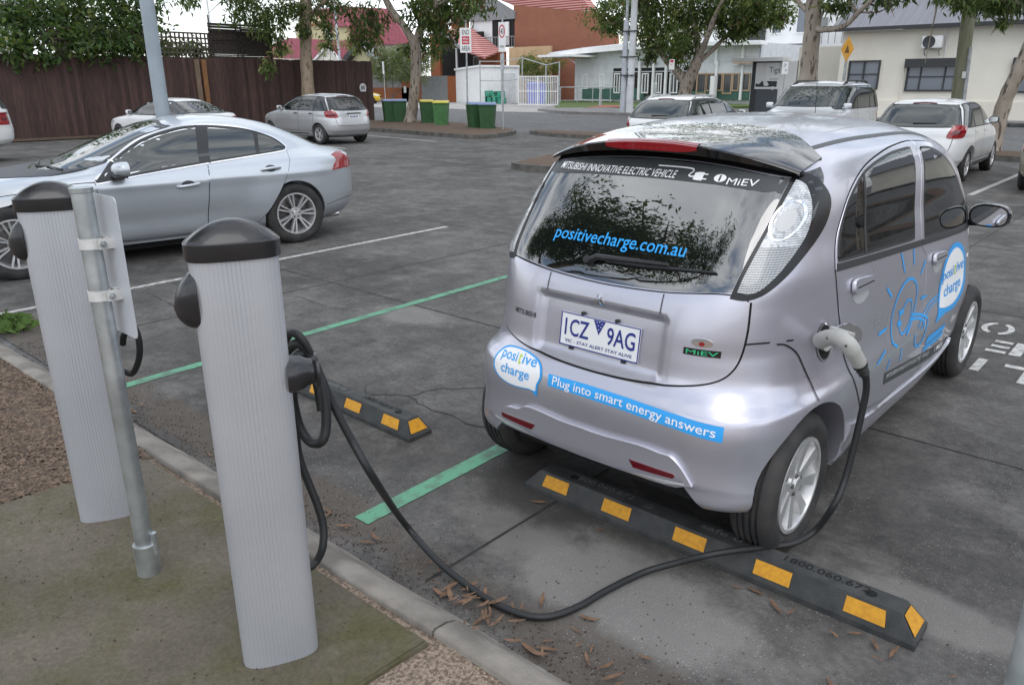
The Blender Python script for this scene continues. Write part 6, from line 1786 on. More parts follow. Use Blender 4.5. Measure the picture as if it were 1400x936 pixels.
class Bld:
    """a building whose front wall lies in the plane y = Y; parts are given by their place on that front"""
    def __init__(s, name, label, u, Y, cat='building'):
        x = float(fy(u, 110, Y)[0]); s.Y = Y; s.x = x
        s.r = empty(name, (x, Y, 0), 0, label, cat)
    def part(s, nm, m, rects, out=0.0, th=.12, par=None, bev=0):
        b = MB()
        for (u0, v0, u1, v1) in rects:
            x0, x1, z0, z1 = fac(u0, v0, u1, v1, s.Y-out)
            b.box(((x0+x1)/2-s.x, -out+th/2, (z0+z1)/2), (x1-x0, th, z1-z0), bev=bev)
        return b.build(nm, m, par or s.r, angle=30 if bev else None)
    def poly(s, nm, m, px, out=0.0, th=.12, par=None):
        q = [(float(fy(u, v, s.Y-out)[0])-s.x, max(-.05, float(fy(u, v, s.Y-out)[2]))) for u, v in px]
        b = MB(); b.prism_y(q, -out, -out+th); return b.build(nm, m, par or s.r)
    def win(s, rc, frame='paint_offwhite', glass='glass_street', bars=(), fr=.07, par=None, out=.03):
        u0, v0, u1, v1 = rc
        x0, x1, z0, z1 = fac(*rc, s.Y-out); b = MB(); x0 -= s.x; x1 -= s.x
        for (cx, cz, dx, dz) in (((x0+x1)/2, z0, x1-x0+fr, fr), ((x0+x1)/2, z1, x1-x0+fr, fr), (x0, (z0+z1)/2, fr, z1-z0-fr), (x1, (z0+z1)/2, fr, z1-z0-fr)): b.box((cx, -out, cz), (dx, .10, dz))
        for (kind, t) in bars:
            if kind == 'v': b.box((x0+(x1-x0)*t, -out, (z0+z1)/2), (fr*.7, .07, z1-z0-fr))
            else: b.box(((x0+x1)/2, -out+.01, z0+(z1-z0)*t), (x1-x0-fr, .06, fr*.7))
        f = b.build('window', frame, par or s.r)
        b = MB(); b.box(((x0+x1)/2, -out+.035, (z0+z1)/2), (x1-x0-fr, .02, z1-z0-fr)); b.build('pane', glass, f)
        return f
def boards(mb, x0, x1, z0, z1, y, pitch=.17):
    n = max(1, int((z1-z0)/pitch))
    for k in range(n):
        a = z0+k*(z1-z0)/n; c = a+(z1-z0)/n
        mb.add([(x0, y-.035, a), (x1, y-.035, a), (x1, y-.008, c), (x0, y-.008, c), (x0, y, a), (x1, y, a)], [(0, 1, 2, 3), (4, 5, 1, 0)])

# ---- cream rendered building on the right
B = Bld('cream_building', 'long cream rendered building with grey metal roof and barred windows at right', 1145, 37.0)
xL = 0.0; xR = 26.0; zE = (float(fy(1145, 44, 37)[2])+float(fy(1400, 33, 37)[2]))/2
b = MB(); b.box(((xL+xR)/2, 5, zE/2), (xR-xL, 10, zE)); wl = b.build('wall', 'render_cream', B.r)
b = MB(); b.box(((xL+xR)/2, -.02, .45), (xR-xL+.06, .10, .9)); b.build('plinth', 'render_cream', B.r)
b = MB(); zR = zE+3.6
b.prism_x([(-.45, zE-.02), (5.2, zR), (10.5, zE-.02), (10.5, zE+.14), (5.2, zR+.16), (-.45, zE+.14)], xL-.25, xR)
rf = b.build('roof', 'roof_slate', B.r)
b = MB(); b.box(((xL+xR)/2, -.50, zE+.06), (xR-xL+.5, .13, .15)); b.build('gutter', 'trim_dark', B.r)
b = MB(); b.prism_x([(-.42, zE+.16), (5.2, zR+.18), (5.2, zR+.30), (-.42, zE+.28)], xL-.34, xL-.12); b.build('bargeboard', 'trim_grey', B.r)
# skylight on the roof slope
sx_ = float(fy(1266, 40, 37)[0])-B.x+.3; tt = .50
sk = MB(); yy, zz = -.45+5.65*tt, zE+(zR-zE)*tt; an = math.atan2(3.6, 5.65)
sk.box((0, 0, 0), (.95, 1.25, .16), bev=.02); so_ = sk.build('skylight', 'trim_grey', rf, angle=30); so_.location = (sx_, yy-.9, zz-.50+.17); so_.rotation_euler = (an, 0, 0)
sk = MB(); sk.box((0, 0, .085), (.80, 1.08, .02)); sk.build('skylight_pane', 'glass_blind', so_)
for rc, bars in (((1160, 84, 1201, 121), (('v', .5), ('h', .52))), ((1240, 86, 1306, 124), (('v', .28), ('v', .78), ('h', .5))), ((1388, 86, 1452, 126), (('v', .33), ('v', .78), ('h', .5)))):
    f = B.win(rc, 'trim_dark', 'glass_blind', bars, .07)
B.part('awning', 'trim_dark', [(1237, 80, 1311, 92)], .22, .22)
B.part('awning', 'trim_dark', [(1385, 78, 1458, 91)], .22, .22)
ac = B.part('air_conditioner', 'paint_offwhite', [(1260, 49, 1288, 66)], .38, .34, bev=.03)
x0, x1, z0, z1 = fac(1260, 49, 1288, 66, 37-.38)
b = MB(); b.lathe([(0, .0), (.22, .0), (.24, .012), (.26, .0)], 'X', n=28); o = b.build('fan_grille', 'trim_dark', ac, angle=40); o.location = (x0+.36*(x1-x0)-B.x, -.385, (z0+z1)/2); o.rotation_euler = (0, 0, -PI/2)
for x in (x0+.12, x1-.12):
    b = MB(); b.bar((x-B.x, -.36, z0-.03), (x-B.x, 0, z0-.03), .04, .04); b.bar((x-B.x, -.30, z0-.05), (x-B.x, 0, z0-.3), .03, .03); b.build('bracket', 'galvanised_dull', ac)
b = MB(); b.tube([(x1+.10-B.x, -.04, z1+.25), (x1+.10-B.x, -.04, z0-.6)], .03, 8); b.build('pipe', 'paint_offwhite', ac, angle=40)
for u in (1234, 1378):
    b = MB(); x = float(fy(u, 110, 37)[0])-B.x; b.cyl((x, -.05, .3), (x, -.05, 2.4), .03, n=10); b.build('downpipe', 'render_cream', B.r, angle=40)
# ---- lower cream side building with painted shop front
B = Bld('shop_building', 'low cream wall and shop front with a large painted sign of two legs', 1090, 41.0)
x0, x1, z0, z1 = fac(1088, 64, 1160, 165, 41); b = MB(); b.box(((x0+x1)/2-B.x, 3, z1/2), (x1-x0, 6, z1)); b.build('wall', 'render_cream', B.r)
B.part('side_wall', 'render_white', [(1029, 84, 1088, 165)], .0, .3)
B.part('lower_panel', 'panel_slate', [(1031, 122, 1061, 160)], .04, .05)
B.part('dark_jamb', 'trim_dark', [(1026, 85, 1033, 160)], .07, .1)
B.part('lintel', 'trim_dark', [(1030, 82, 1068, 86)], .07, .1)
B.part('canopy', 'paint_offwhite', [(1000, 79, 1070, 84)], .9, .95)
sg_ = B.part('sign_board', 'sticker_white', [(1033, 86, 1064, 122)], .08, .06)
B.part('sign_band', 'trim_dark', [(1033, 111, 1062, 119)], .085, .03, sg_)
for q in ([(1035, 87), (1040, 87), (1042, 100), (1041, 112), (1037, 115.5), (1033, 114), (1035, 104)], [(1042, 87), (1050, 87), (1047, 98), (1047, 109), (1051, 116), (1048, 118), (1044, 117), (1042.5, 104)]):
    B.poly('painted_leg', 'render_white', q, .092, .02, sg_)
tx0 = float(fy(1060, 97, 41)[0])-B.x; tz = float(fy(1060, 97, 41)[2])
def wall_text(par, body, x, z, w_, h, m, y, nm='lettering'):
    vs, fs = fit_text(body, w_, h, bold=0.0); me = bpy.data.meshes.new(nm); me.from_pydata([(x+a, y, z+c) for a, c in vs], [], fs); link(nm, me, par, m)
wall_text(sg_, 'Tigs', tx0, tz, .62, .40, 'trim_dark', -.086); wall_text(sg_, 'cosmetic', tx0, tz-.42, .52, .12, 'trim_grey', -.086); wall_text(sg_, 'D', tx0+.02, tz-.92, .16, .20, 'sticker_white', -.12)
# ---- grey weatherboard hall
B = Bld('weatherboard_hall', 'long pale grey weatherboard hall with white posts and a band of windows', 787, 55.0)
x0, x1, z0, z1 = fac(786, 70, 1035, 150, 55)
zt = float(fy(930, 62, 55)[2])
b = MB(); b.box(((x0+x1)/2-B.x, 5.2, zt/2), (x1-x0, 10, zt)); b.build('wall', 'boards_grey', B.r)
b = MB(); boards(b, x0-B.x, x1-B.x, 2.55, zt, .0, .30); boards(b, x0-B.x, float(fy(838, 110, 55)[0])-B.x, .2, 2.55, 0, .30); b.build('weatherboards', 'boards_grey', B.r, fix=False)
B.poly('roof', 'paint_offwhite', [(747, 75), (800, 66), (858, 61), (945, 58), (1040, 57), (1040, 61), (945, 63), (858, 68), (800, 73), (752, 79)], 1.1, 1.2)
B.poly('roof', 'boards_grey', [(752, 72), (800, 65), (858, 59), (1040, 55), (1040, 58), (858, 62), (747, 76)], .5, .8)
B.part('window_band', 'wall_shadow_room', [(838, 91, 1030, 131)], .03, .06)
B.part('window_head', 'boards_grey', [(950, 90, 1030, 101)], .10, .08)
for (u0, u1) in ((797, 803), (820, 826)): B.win((u0, 102, u1, 121), 'paint_offwhite', 'glass_street', (('v', .5),), .10)
for (u0, u1) in ((840, 847), (878, 886), (897, 904), (916, 926)): B.win((u0, 101, u1, 127), 'paint_offwhite', 'glass_street', (('v', .5),), .09, out=.06)
for (u0, u1) in ((953, 965), (966, 977), (979, 987), (989, 1000), (1002, 1010), (1014, 1025)): B.win((u0, 101, u1, 128 if u0 in (953, 989) else 124), 'wood_trim', 'glass_street', (), .10, out=.06)
B.part('lower_panel', 'panel_green', [(944, 125, 1028, 136)], .05, .06); B.part('lower_panel', 'panel_green', [(796, 121, 880, 136)], .05, .06)
for u in (873, 892, 909, 931, 978, 1013, 1028): B.part('post', 'paint_offwhite', [(u-1.3, 84, u+1.3, 137)], .25, .2)
for u in (979, 1015): B.part('strut', 'paint_offwhite', [(u-1.6, 60, u+1.6, 88)], .22, .2)
B.part('canopy_edge', 'wood_trim', [(1002, 84, 1031, 87)], .6, .3)
B.part('white_pier', 'paint_offwhite', [(970.5, 104, 976, 131)], .9, .5)
B.part('sign_strip', 'trim_grey', [(877, 84, 897, 88)], .22, .06)
# entrance canopy at its left end
B.part('canopy', 'paint_offwhite', [(735, 75, 777, 78)], 4.0, 4.0)
B.part('canopy_trim', 'wood_trim', [(777, 75, 787, 80)], 2.0, 2.0)
B.poly('canopy_brace', 'paint_offwhite', [(775, 79), (777, 79), (787, 86), (786, 87)], 2.0, .1)
# ---- white two storey building behind
B = Bld('white_building', 'white two storey building with grey windows behind the big tree', 985, 66.0)
x0, x1, z0, z1 = fac(955, -30, 1160, 150, 66); b = MB(); b.box(((x0+x1)/2-B.x, 6, z1/2), (x1-x0, 12, z1)); b.build('wall', 'render_white', B.r)
for rc in ((1056, 18, 1070, 46), (1090, 5, 1104, 45), (1008, 38, 1015, 52)): B.win(rc, 'paint_offwhite', 'glass_blind', (), .10)
B.part('dark_bay', 'trim_dark', [(1022, 30, 1045, 58)], .3, .3)
B.part('ledge', 'paint_offwhite', [(1018, 56, 1050, 60), (955, 60, 1100, 62)], .7, .7)
B.part('vent', 'trim_grey', [(1118, 24, 1130, 38)], .3, .3)
b = MB(); xx = float(fy(1118, 50, 66)[0])-B.x
for k in range(9): b.box((xx+k*.55, -.5, 5.2), (.05, .05, 1.0))
b.box((xx+2.2, -.5, 5.7), (4.6, .06, .06)); b.build('railing', 'trim_grey', B.r)
# ---- orange brick house with red tiled roofs
B = Bld('brick_house', 'orange brick house with striped red tiled roofs and a long salmon side wall', 640, 60.0)
B.poly('side_wall', 'brick_salmon', [(702, 7), (812, 17), (843, 50), (843, 140), (702, 140)], 0, .4)
B.poly('roof', 'roof_red_tile', [(668, -6), (690, -22), (780, -24), (811, 17), (702, 8)], -.6, 1.2)
B.poly('gable', 'trim_grey', [(617, 32), (632, 12), (668, -6), (703, 16), (703, 26), (640, 30)], .25, .3)
B.part('upper_wall', 'render_white', [(643, 28, 673, 62)], .06, .2)
B.part('chimney_pier', 'brick_orange', [(617, 30, 640, 50)], .05, .2)
B.part('balcony_shade_panel', 'wall_shadow_room', [(673, 27, 703, 64)], .05, .2)  # flat dark slab, balcony shade put into its colour
B.part('balcony_post', 'paint_offwhite', [(691, 30, 695, 62)], .3, .15)
b = MB(); x0, x1, z0, z1 = fac(658, 51, 703, 65, 59.3)
for k in range(15): b.box((x0+(x1-x0)*k/14-B.x, -.7, (z0+z1)/2), (.05, .05, z1-z0))
b.box(((x0+x1)/2-B.x, -.7, z1), (x1-x0, .07, .08)); b.box(((x0+x1)/2-B.x, -.7, z0), (x1-x0, .07, .08)); b.build('balcony_railing', 'trim_grey', B.r)
# lower roof in front: a real slope
def q3(u, v, Y): q = fy(u, v, Y); return (float(q[0])-B.x, float(q[1])-60, float(q[2]))
b = MB(); b.add([q3(600, 41, 57.5), q3(645, 38, 59.4), q3(686, 69, 59.4), q3(663, 78, 54.5), q3(640, 70, 54.5)], [(0, 4, 3, 2, 1)])
me = b.mesh('roof'); bm = bmesh.new(); bm.from_mesh(me); bmesh.ops.solidify(bm, geom=bm.faces[:], thickness=.18); bm.to_mesh(me); bm.free(); link('roof', me, B.r, 'roof_red_tile')
b = MB(); b.bar(q3(599, 42, 57.3), q3(636, 70, 54.2), .28, .28); b.build('bargeboard', 'trim_grey', B.r)
B.part('front_wall', 'brick_orange', [(655, 70, 690, 140)], 1.5, .3)
B.part('front_wall', 'brick_orange', [(589, 48, 602, 140)], 3.2, .3)
B.part('porch_shade_panel', 'wall_shadow_room', [(600, 45, 660, 140)], .9, .3)  # dark slab painting the shade under the porch
B.part('porch_post', 'paint_offwhite', [(623, 66, 625, 105)], 3.0, .12)
B.win((648, 78, 655, 94), 'trim_grey', 'glass_street', (), .15, out=1.3)
# ---- house with crimson roof behind the fence
B = Bld('crimson_roof_house', 'house with crimson roof and pale yellow walls behind the end of the brown fence', 470, 56.0)
B.poly('roof', 'roof_crimson', [(425, 14), (470, 9), (530, 12), (560, 60), (475, 62), (440, 35)], 0, .5)
B.poly('gable_wall', 'wall_yellow', [(405, 34), (425, 16), (441, 34), (441, 58), (405, 58)], .6, .4)
B.part('wall', 'wall_yellow', [(455, 36, 475, 58)], .9, .4)
B.part('wall', 'render_cream', [(330, 56, 560, 140)], -.7, .4)
B.poly('roof', 'roof_crimson', [(440, 33), (462, 25), (478, 36), (452, 37)], 1.3, .5)
B.part('trim', 'timber_orange', [(404, 33, 442, 35), (404, 53, 420, 55)], .9, .3)
B.poly('roof', 'roof_crimson', [(370, 62), (395, 52), (470, 56), (500, 62), (500, 80), (360, 80)], 1.5, .4)
B.poly('gable_wall', 'render_cream', [(428, 83), (446, 63), (464, 83)], 2.2, .3)
B.poly('gable_trim', 'paint_offwhite', [(426, 84), (446, 61), (466, 84), (463, 84), (446, 65), (429, 84)], 2.5, .25)
B = Bld('gabled_porch', 'small gable with cream and grey stripes and dark blue trim above the fence end', 490, 50.0, 'house')
B.poly('gable_wall', 'wall_yellow', [(473, 82), (490, 60), (506, 82), (504, 104), (473, 104)], .5, .8)
B.poly('gable_trim', 'trim_dark', [(468, 80), (486.5, 55), (491, 60), (473, 83)], 1.2, 1.3)
B.poly('gable_trim', 'trim_grey', [(487, 55), (514, 81), (511, 83), (487, 59)], 1.2, 1.3)
B.part('gable_beam', 'trim_dark', [(471, 80.5, 511, 83)], .3, .25)
b = MB()
for k in range(6):
    u = 477+k*5.2; top = 82-max(2, (17-abs(u-490)*.95)); x0, x1, z0, z1 = fac(u-.5, top, u+.5, 81, 50); b.box(((x0+x1)/2-B.x, -.05, (z0+z1)/2), (.10, .08, z1-z0))
b.build('gable_batten', 'trim_grey', B.r)
# ---- brick and grey fence, white shed, gate, green tarp
B = Bld('brick_fence', 'low orange brick wall with grey panels along the far footpath', 560, 52.0, 'wall')
B.part('wall', 'brick_orange', [(500, 120, 560, 139.5), (549, 105, 560, 139.5), (525, 105, 527, 121)], 0, .3)
B.part('panel', 'trim_grey', [(500, 105.5, 549, 120)], -.06, .15)
B.part('panel', 'trim_grey', [(576, 104, 613, 140)], .05, .15)
B.part('pier', 'brick_orange', [(612, 104, 625, 140.5)], .25, .5); B.part('pier', 'brick_orange', [(560, 104, 577, 140)], .0, .4)
b_ = B.part('letter_box', 'sign_white', [(552, 118, 555, 127)], .06, .08)
sh = Bld('white_shed', 'white flat roofed shed with double doors behind the wire fence', 657, 48.7, 'shed')
c0 = at(657, 142); c1 = at(624, 140); c2 = at(710, 141)
x0, x1 = float(c1[0]), float(c2[0]); zS = float(fy(657, 91, 48.7)[2])
A = np.array([c0[0]-sh.x, 0]); L1 = np.array([c1[0]-sh.x, c1[1]-48.7]); R1 = np.array([c2[0]-sh.x, c2[1]-48.7])
b = MB(); bk_ = L1+R1-A
def wallq(p, q, za, zb_): return [(p[0], p[1], -.05), (q[0], q[1], -.05), (q[0], q[1], zb_), (p[0], p[1], za)]
zl = float((at(624, 140)*0)[2]); dl = np.linalg.norm(c1-CAM)/np.linalg.norm(c0-CAM)
zL = CH+(113.5-98)*np.linalg.norm((c1-CAM)[:2])/1055/.97
b.add([(A[0], A[1], -.05), (R1[0], R1[1], -.05), (bk_[0], bk_[1], -.05), (L1[0], L1[1], -.05), (A[0], A[1], zS), (R1[0], R1[1], zS), (bk_[0], bk_[1], zL), (L1[0], L1[1], zL)], [(0, 1, 5, 4), (1, 2, 6, 5), (2, 3, 7, 6), (3, 0, 4, 7), (4, 5, 6, 7)])
b.build('wall', 'paint_offwhite', sh.r)
b = MB(); b.bar((A[0], A[1]-.05, zS+.03), (R1[0], R1[1]-.05, zS+.03), .25, .16); b.bar((A[0]-.05, A[1], zS+.03), (L1[0]-.05, L1[1], zL+.03), .25, .16); b.build('fascia', 'paint_offwhite', sh.r)
d_ = (R1-A)/np.linalg.norm(R1-A); Lr = np.linalg.norm(R1-A)
for t0, t1 in ((.58, .74), (.745, .90)):
    p0, p1 = A+d_*Lr*t0, A+d_*Lr*t1; nrm_ = np.array([d_[1], -d_[0]])*.03
    b = MB(); b.add([(p0[0]+nrm_[0], p0[1]+nrm_[1], .1), (p1[0]+nrm_[0], p1[1]+nrm_[1], .1), (p1[0]+nrm_[0], p1[1]+nrm_[1], zS*.82), (p0[0]+nrm_[0], p0[1]+nrm_[1], zS*.82), (p0[0], p0[1], .1), (p1[0], p1[1], .1), (p1[0], p1[1], zS*.82), (p0[0], p0[1], zS*.82)], [(0, 1, 2, 3), (4, 5, 1, 0), (3, 2, 6, 7), (0, 3, 7, 4), (1, 5, 6, 2)]); b.build('door', 'boards_grey', sh.r)
# wire fence posts before the shed
wf = empty('wire_fence', (float(at(657, 143.5)[0]), float(at(657, 143.5)[1]), 0), 0, 'tall tube framed wire fence in front of the white shed and tan wall', 'fence')
def wp(u, v): q = at(u, v); return np.array([q[0]-wf.location.x, q[1]-wf.location.y])
posts = [(657, 143.5, 83), (686, 144, 83), (714, 144.5, 78), (746, 145, 88), (764, 148, 84)]
base = []
for (u, v, vt) in posts:
    q = wp(u, v); Y = float(at(u, v)[1]); zt = float(fy(u, vt, Y)[2]); base.append((q[0], q[1], zt))
    b = MB(); b.cyl((q[0], q[1], 0), (q[0], q[1], zt), .05, n=10); b.build('post', 'galvanised_dull', wf, angle=40)
b = MB()
for (a, c) in zip(base[:-1], base[1:]):
    for k in (.98, .55): b.cyl((a[0], a[1], a[2]*k), (c[0], c[1], c[2]*k), .035, n=8)
b.build('rail', 'galvanised_dull', wf, angle=40)
gt = empty('metal_gate', (float(at(709, 146)[0]), float(at(709, 146)[1]), 0), 0, 'white barred double gate at the driveway with blue bins behind it', 'gate')
g0 = np.zeros(2); g1 = at(762, 147)[:2]-at(709, 146)[:2]; zg = float(fy(735, 105, float(at(735, 146)[1]))[2])
for s_, (t0, t1) in enumerate(((0, .49), (.51, 1))):
    b = MB(); n = 11
    for k in range(n+1):
        q = g0+(g1-g0)*(t0+(t1-t0)*k/n); b.box((q[0], q[1], zg/2+.08), (.07 if k in (0, n) else .035, .05, zg-.05))
    for z in (.18, zg*.52, zg): b.bar((*(g0+(g1-g0)*t0), z), (*(g0+(g1-g0)*t1), z), .05, .06)
    b.build('gate_leaf', 'paint_offwhite', gt)
for (u, v, lb) in ((728, 143.2, 'blue wheelie bin behind the white gate, left one'), (738, 143.2, 'blue wheelie bin behind the white gate, right one')):
    bin_(u, v, 'bin_blue', 'bin_blue', lb, R_(40), 1.75, .46, 'blue bins behind the gate')
bin_(746, 143.0, 'bin_green', 'lid_dark', 'green bin right of the blue ones behind the white gate', R_(40), 1.6, .40, None)
tp_ = at(675, 141.8)
cr0 = empty('crate_stack', (float(tp_[0]), float(tp_[1])-.3, 0), 0, 'heap of bright green crates against the white shed', 'crates')
for k, (dx, dz, sz) in enumerate(((-.75, 0, .62), (0, 0, .62), (.75, 0, .62), (1.35, 0, .55), (-.5, .62, .5), (.75, .62, .38), (1.15, .55, .55))):
    b = MB(); X_, Z_ = dx*.85, dz
    for (cx, cy, ddx, ddy) in ((0, -.28, .78, .04), (0, .28, .78, .04), (-.37, 0, .04, .56), (.37, 0, .04, .56)):
        for j in range(3): b.box((X_+cx, cy, Z_+.10+j*sz*.31), (ddx, ddy, sz*.25))
    b.box((X_, 0, Z_+.04), (.76, .54, .04)); b.build('crate', 'tarp_green', cr0)
tw = Bld('tan_wall', 'plain tan rendered wall behind the hedge left of the hall', 700, 58.5, 'wall')
tw.part('wall', 'wall_yellow', [(696, 64, 752, 145)], 0, .3)
for o in tw.r.children: o.data.materials.clear(); o.data.materials.append(mat('render_tan', (.52, .36, .21), .85, var=.06, scale=1))
# pipe rail fence before the hall
rf_ = empty('rail_fence', (float(at(770, 149)[0]), float(at(770, 149)[1]), 0), 0, 'galvanised rail fence between the lawn and the weatherboard hall', 'fence')
px_ = [(766, 142.5), (789, 142.5), (810, 142.5), (834, 142.5), (856, 142.4), (878, 142.2), (905, 142), (935, 141.6), (965, 141.2)]
bs = []
for (u, v) in px_:
    q = at(u, v); z = float(fy(u, 119.5, float(q[1]))[2]); bs.append((q[0]-rf_.location.x, q[1]-rf_.location.y, z))
    b = MB(); b.cyl((*bs[-1][:2], 0), bs[-1], .045, n=8); b.build('post', 'galvanised_dull', rf_, angle=40)
b = MB()
for a, c in zip(bs[:-1], bs[1:]):
    b.cyl(a, c, .04, n=8); b.cyl((a[0], a[1], .3), (c[0], c[1], .3), .03, n=8)
b.build('rail', 'galvanised_dull', rf_, angle=40)
for (u, v, vt, lb) in ((820.5, 147.5, 116, 'short grey steel bollard on the brick paving before the hall'), (895, 146, 113, 'short grey steel bollard before the hall windows, right of the twin poles')):
    q = at(u, v); z = float(fy(u, vt, float(q[1]))[2]); r_ = empty('steel_bollard', (float(q[0]), float(q[1]), 0), 0, lb, 'bollard')
    b = MB(); b.cyl((0, 0, 0), (0, 0, z-.1), .10, n=14); b.build('post', 'galvanised', r_, angle=40); b = MB(); b.cyl((0, 0, z-.1), (0, 0, z), .09, n=14); b.build('cap', 'sign_white', r_, angle=40)

# ---- poles along the street
q = fy(858, 158, 35.1)
tpo = empty('power_pole', (float(q[0]), 35.4, 0), 0, 'pale concrete power pole with a thinner grey pole strapped beside it', 'pole')
mat('pole_pale', (.62, .63, .65), .7, var=.1, scale=2); mat('pole_grey', (.46, .48, .52), .65, var=.1, scale=2)
xa = float(fy(864, 80, 35.4)[0])-tpo.location.x; xb = float(fy(855, 80, 35.4)[0])-tpo.location.x
b = MB(); b.cyl((xa-.02, 0, 0), (xa+.06, 0, 11), .20, .15, 18); b.build('pole', 'pole_pale', tpo, angle=40)
zt = float(fy(855, 29, 35.4)[2]); b = MB(); b.cyl((xb-.02, -.05, 0), (xb+.02, -.05, zt), .165, .15, 16); b.build('pole', 'pole_grey', tpo, angle=40)
b = MB(); b.cyl((xb+.02, -.02, zt), (xb+.0, .1, 11), .09, .09, 10); b.build('conduit', 'galvanised_dull', tpo, angle=40)
for vv in (103, 43, 78):
    z = float(fy(860, vv, 35.4)[2]); b = MB(); b.box(((xa+xb)/2, -.02, z), (abs(xa-xb)+.46, .44, .05)); b.build('strap', 'trim_dark', tpo)
pb_ = fy(1309, 140, 22.0); pt_ = fy(1327, 0, 22.0)
mat('pole_wood', (.24, .22, .17), .9, col2=(.155, .175, .10), scale=4, stretch=(5, 5, .5), detail=9, bump=.5, bscale=25)
tpw = empty('power_pole', (float(pb_[0])-.12, 22.0, 0), 0, 'leaning mossy timber power pole behind the white hatchback', 'pole')
d = (pt_-pb_); d = d/d[2]; z0 = float(pb_[2]); base = (pb_-d*z0)
b = MB(); b.tube([tuple(base+d*z-np.array([tpw.location.x, 22, 0])) for z in (0, 1, 2, 4, 7, 10)], [.175, .175, .17, .165, .155, .15], 18); b.build('pole', 'pole_wood', tpw, angle=50)
b = MB(); b.tube([tuple(base+d*z-np.array([tpw.location.x-.17, 22.10, 0])) for z in (.0, 1.6, 2.6)], .05, 10); b.build('cable_guard', 'galvanised_dull', tpw, angle=40)
b = MB(); q = base+d*1.9-np.array([tpw.location.x-.12, 22.20, 0]); b.box(tuple(q), (.09, .02, .17)); b.build('pole_tag', 'sign_white', tpw)
q0 = fx(290, 34, -40); mast = empty('mast', (float(q0[0]), float(q0[1]), 0), 0, 'thin pale mast rising into the sky above the slat screen', 'mast')
b = MB(); b.cyl((0, 0, 0), (-.05, -.25, 12), .055, .04, 10); b.build('pole', 'paint_offwhite', mast, angle=40)
q0 = fy(466, 80, 48); pw2 = empty('power_pole', (float(q0[0]), 48, 0), 0, 'thin grey timber pole before the crimson roofed house', 'pole')
b = MB(); b.tube([(0, 0, 0), (-.12, 0, 3.2), (-.3, 0, 6), (-.5, 0, 11)], [.14, .13, .13, .12], 12); b.build('pole', 'pole_grey', pw2, angle=40)
# grey louvred house behind the left tree
B = Bld('grey_house', 'pale grey boarded house half hidden behind the leafy tree at left', 60, 2.0)
hb = MB(); hb.box((-4.5, 0, 3), (6, 12, 6)); 
B.r.location = (-33, 3, 0); hb.build('wall', 'boards_grey', B.r)
b = MB()
for k in range(22): b.box((-1.46, 0, 2.9+k*.14), (.05, 11.8, .10))
b.build('weatherboards', 'boards_grey', B.r)
# low brick shops across the side street, mirrored in the car's side glass
B = empty('brick_shops', (26, 24, 0), 0, 'row of low brown brick shops across the side street', 'building')
b = MB(); b.box((5, 0, 2.2), (8, 34, 4.4)); b.build('wall', 'brick_salmon', B)
b = MB(); b.prism_x([(-17.5, 4.4), (0, 6.4), (17.5, 4.4)], .5, 9.5); b.build('roof', 'roof_red_tile', B)
for k in range(6): b = MB(); b.box((.95, -14+k*5.4, 1.5), (.12, 3.4, 2.4)); b.build('window', 'glass_street', B)
# ------------------------------------------------------------------ trees
def bark(name, c1, c2, c3):
    m = mat(name, c1, .9); t = m.node_tree; b = t.nodes['Principled BSDF']; N = t.nodes.new; K = t.links.new
    c = N('ShaderNodeTexCoord'); mp = N('ShaderNodeMapping'); mp.inputs['Scale'].default_value = (2.2, 2.2, .7); K(c.outputs['Object'], mp.inputs[0])
    n = N('ShaderNodeTexNoise'); n.inputs['Scale'].default_value = 1.6; n.inputs['Detail'].default_value = 8; K(mp.outputs[0], n.inputs[0])
    r = N('ShaderNodeValToRGB'); r.color_ramp.elements[0].position = .38; r.color_ramp.elements[1].position = .62; r.color_ramp.elements[0].color = (*c1, 1); r.color_ramp.elements[1].color = (*c2, 1); K(n.outputs['Fac'], r.inputs[0])
    n2 = N('ShaderNodeTexNoise'); n2.inputs['Scale'].default_value = 5.0; n2.inputs['Detail'].default_value = 5; K(mp.outputs[0], n2.inputs[0])
    r2 = N('ShaderNodeValToRGB'); r2.color_ramp.elements[0].position = .565; r2.color_ramp.elements[1].position = .60; r2.color_ramp.elements[0].color = (0, 0, 0, 1); r2.color_ramp.elements[1].color = (1, 1, 1, 1); K(n2.outputs['Fac'], r2.inputs[0])
    mx = N('ShaderNodeMixRGB'); K(r2.outputs[0], mx.inputs[0]); K(r.outputs[0], mx.inputs[1]); mx.inputs[2].default_value = (*c3, 1); K(mx.outputs[0], b.inputs[0])
    bp = N('ShaderNodeBump'); bp.inputs['Strength'].default_value = .4; bp.inputs['Distance'].default_value = .03; K(n2.outputs['Fac'], bp.inputs['Height']); K(bp.outputs[0], b.inputs['Normal'])
bark('gum_bark', (.27, .225, .18), (.36, .31, .26), (.11, .085, .068))
bark('gum_bark_tan', (.28, .215, .155), (.34, .27, .20), (.17, .13, .095))
bark('dark_bark', (.12, .095, .075), (.17, .14, .115), (.05, .04, .035))
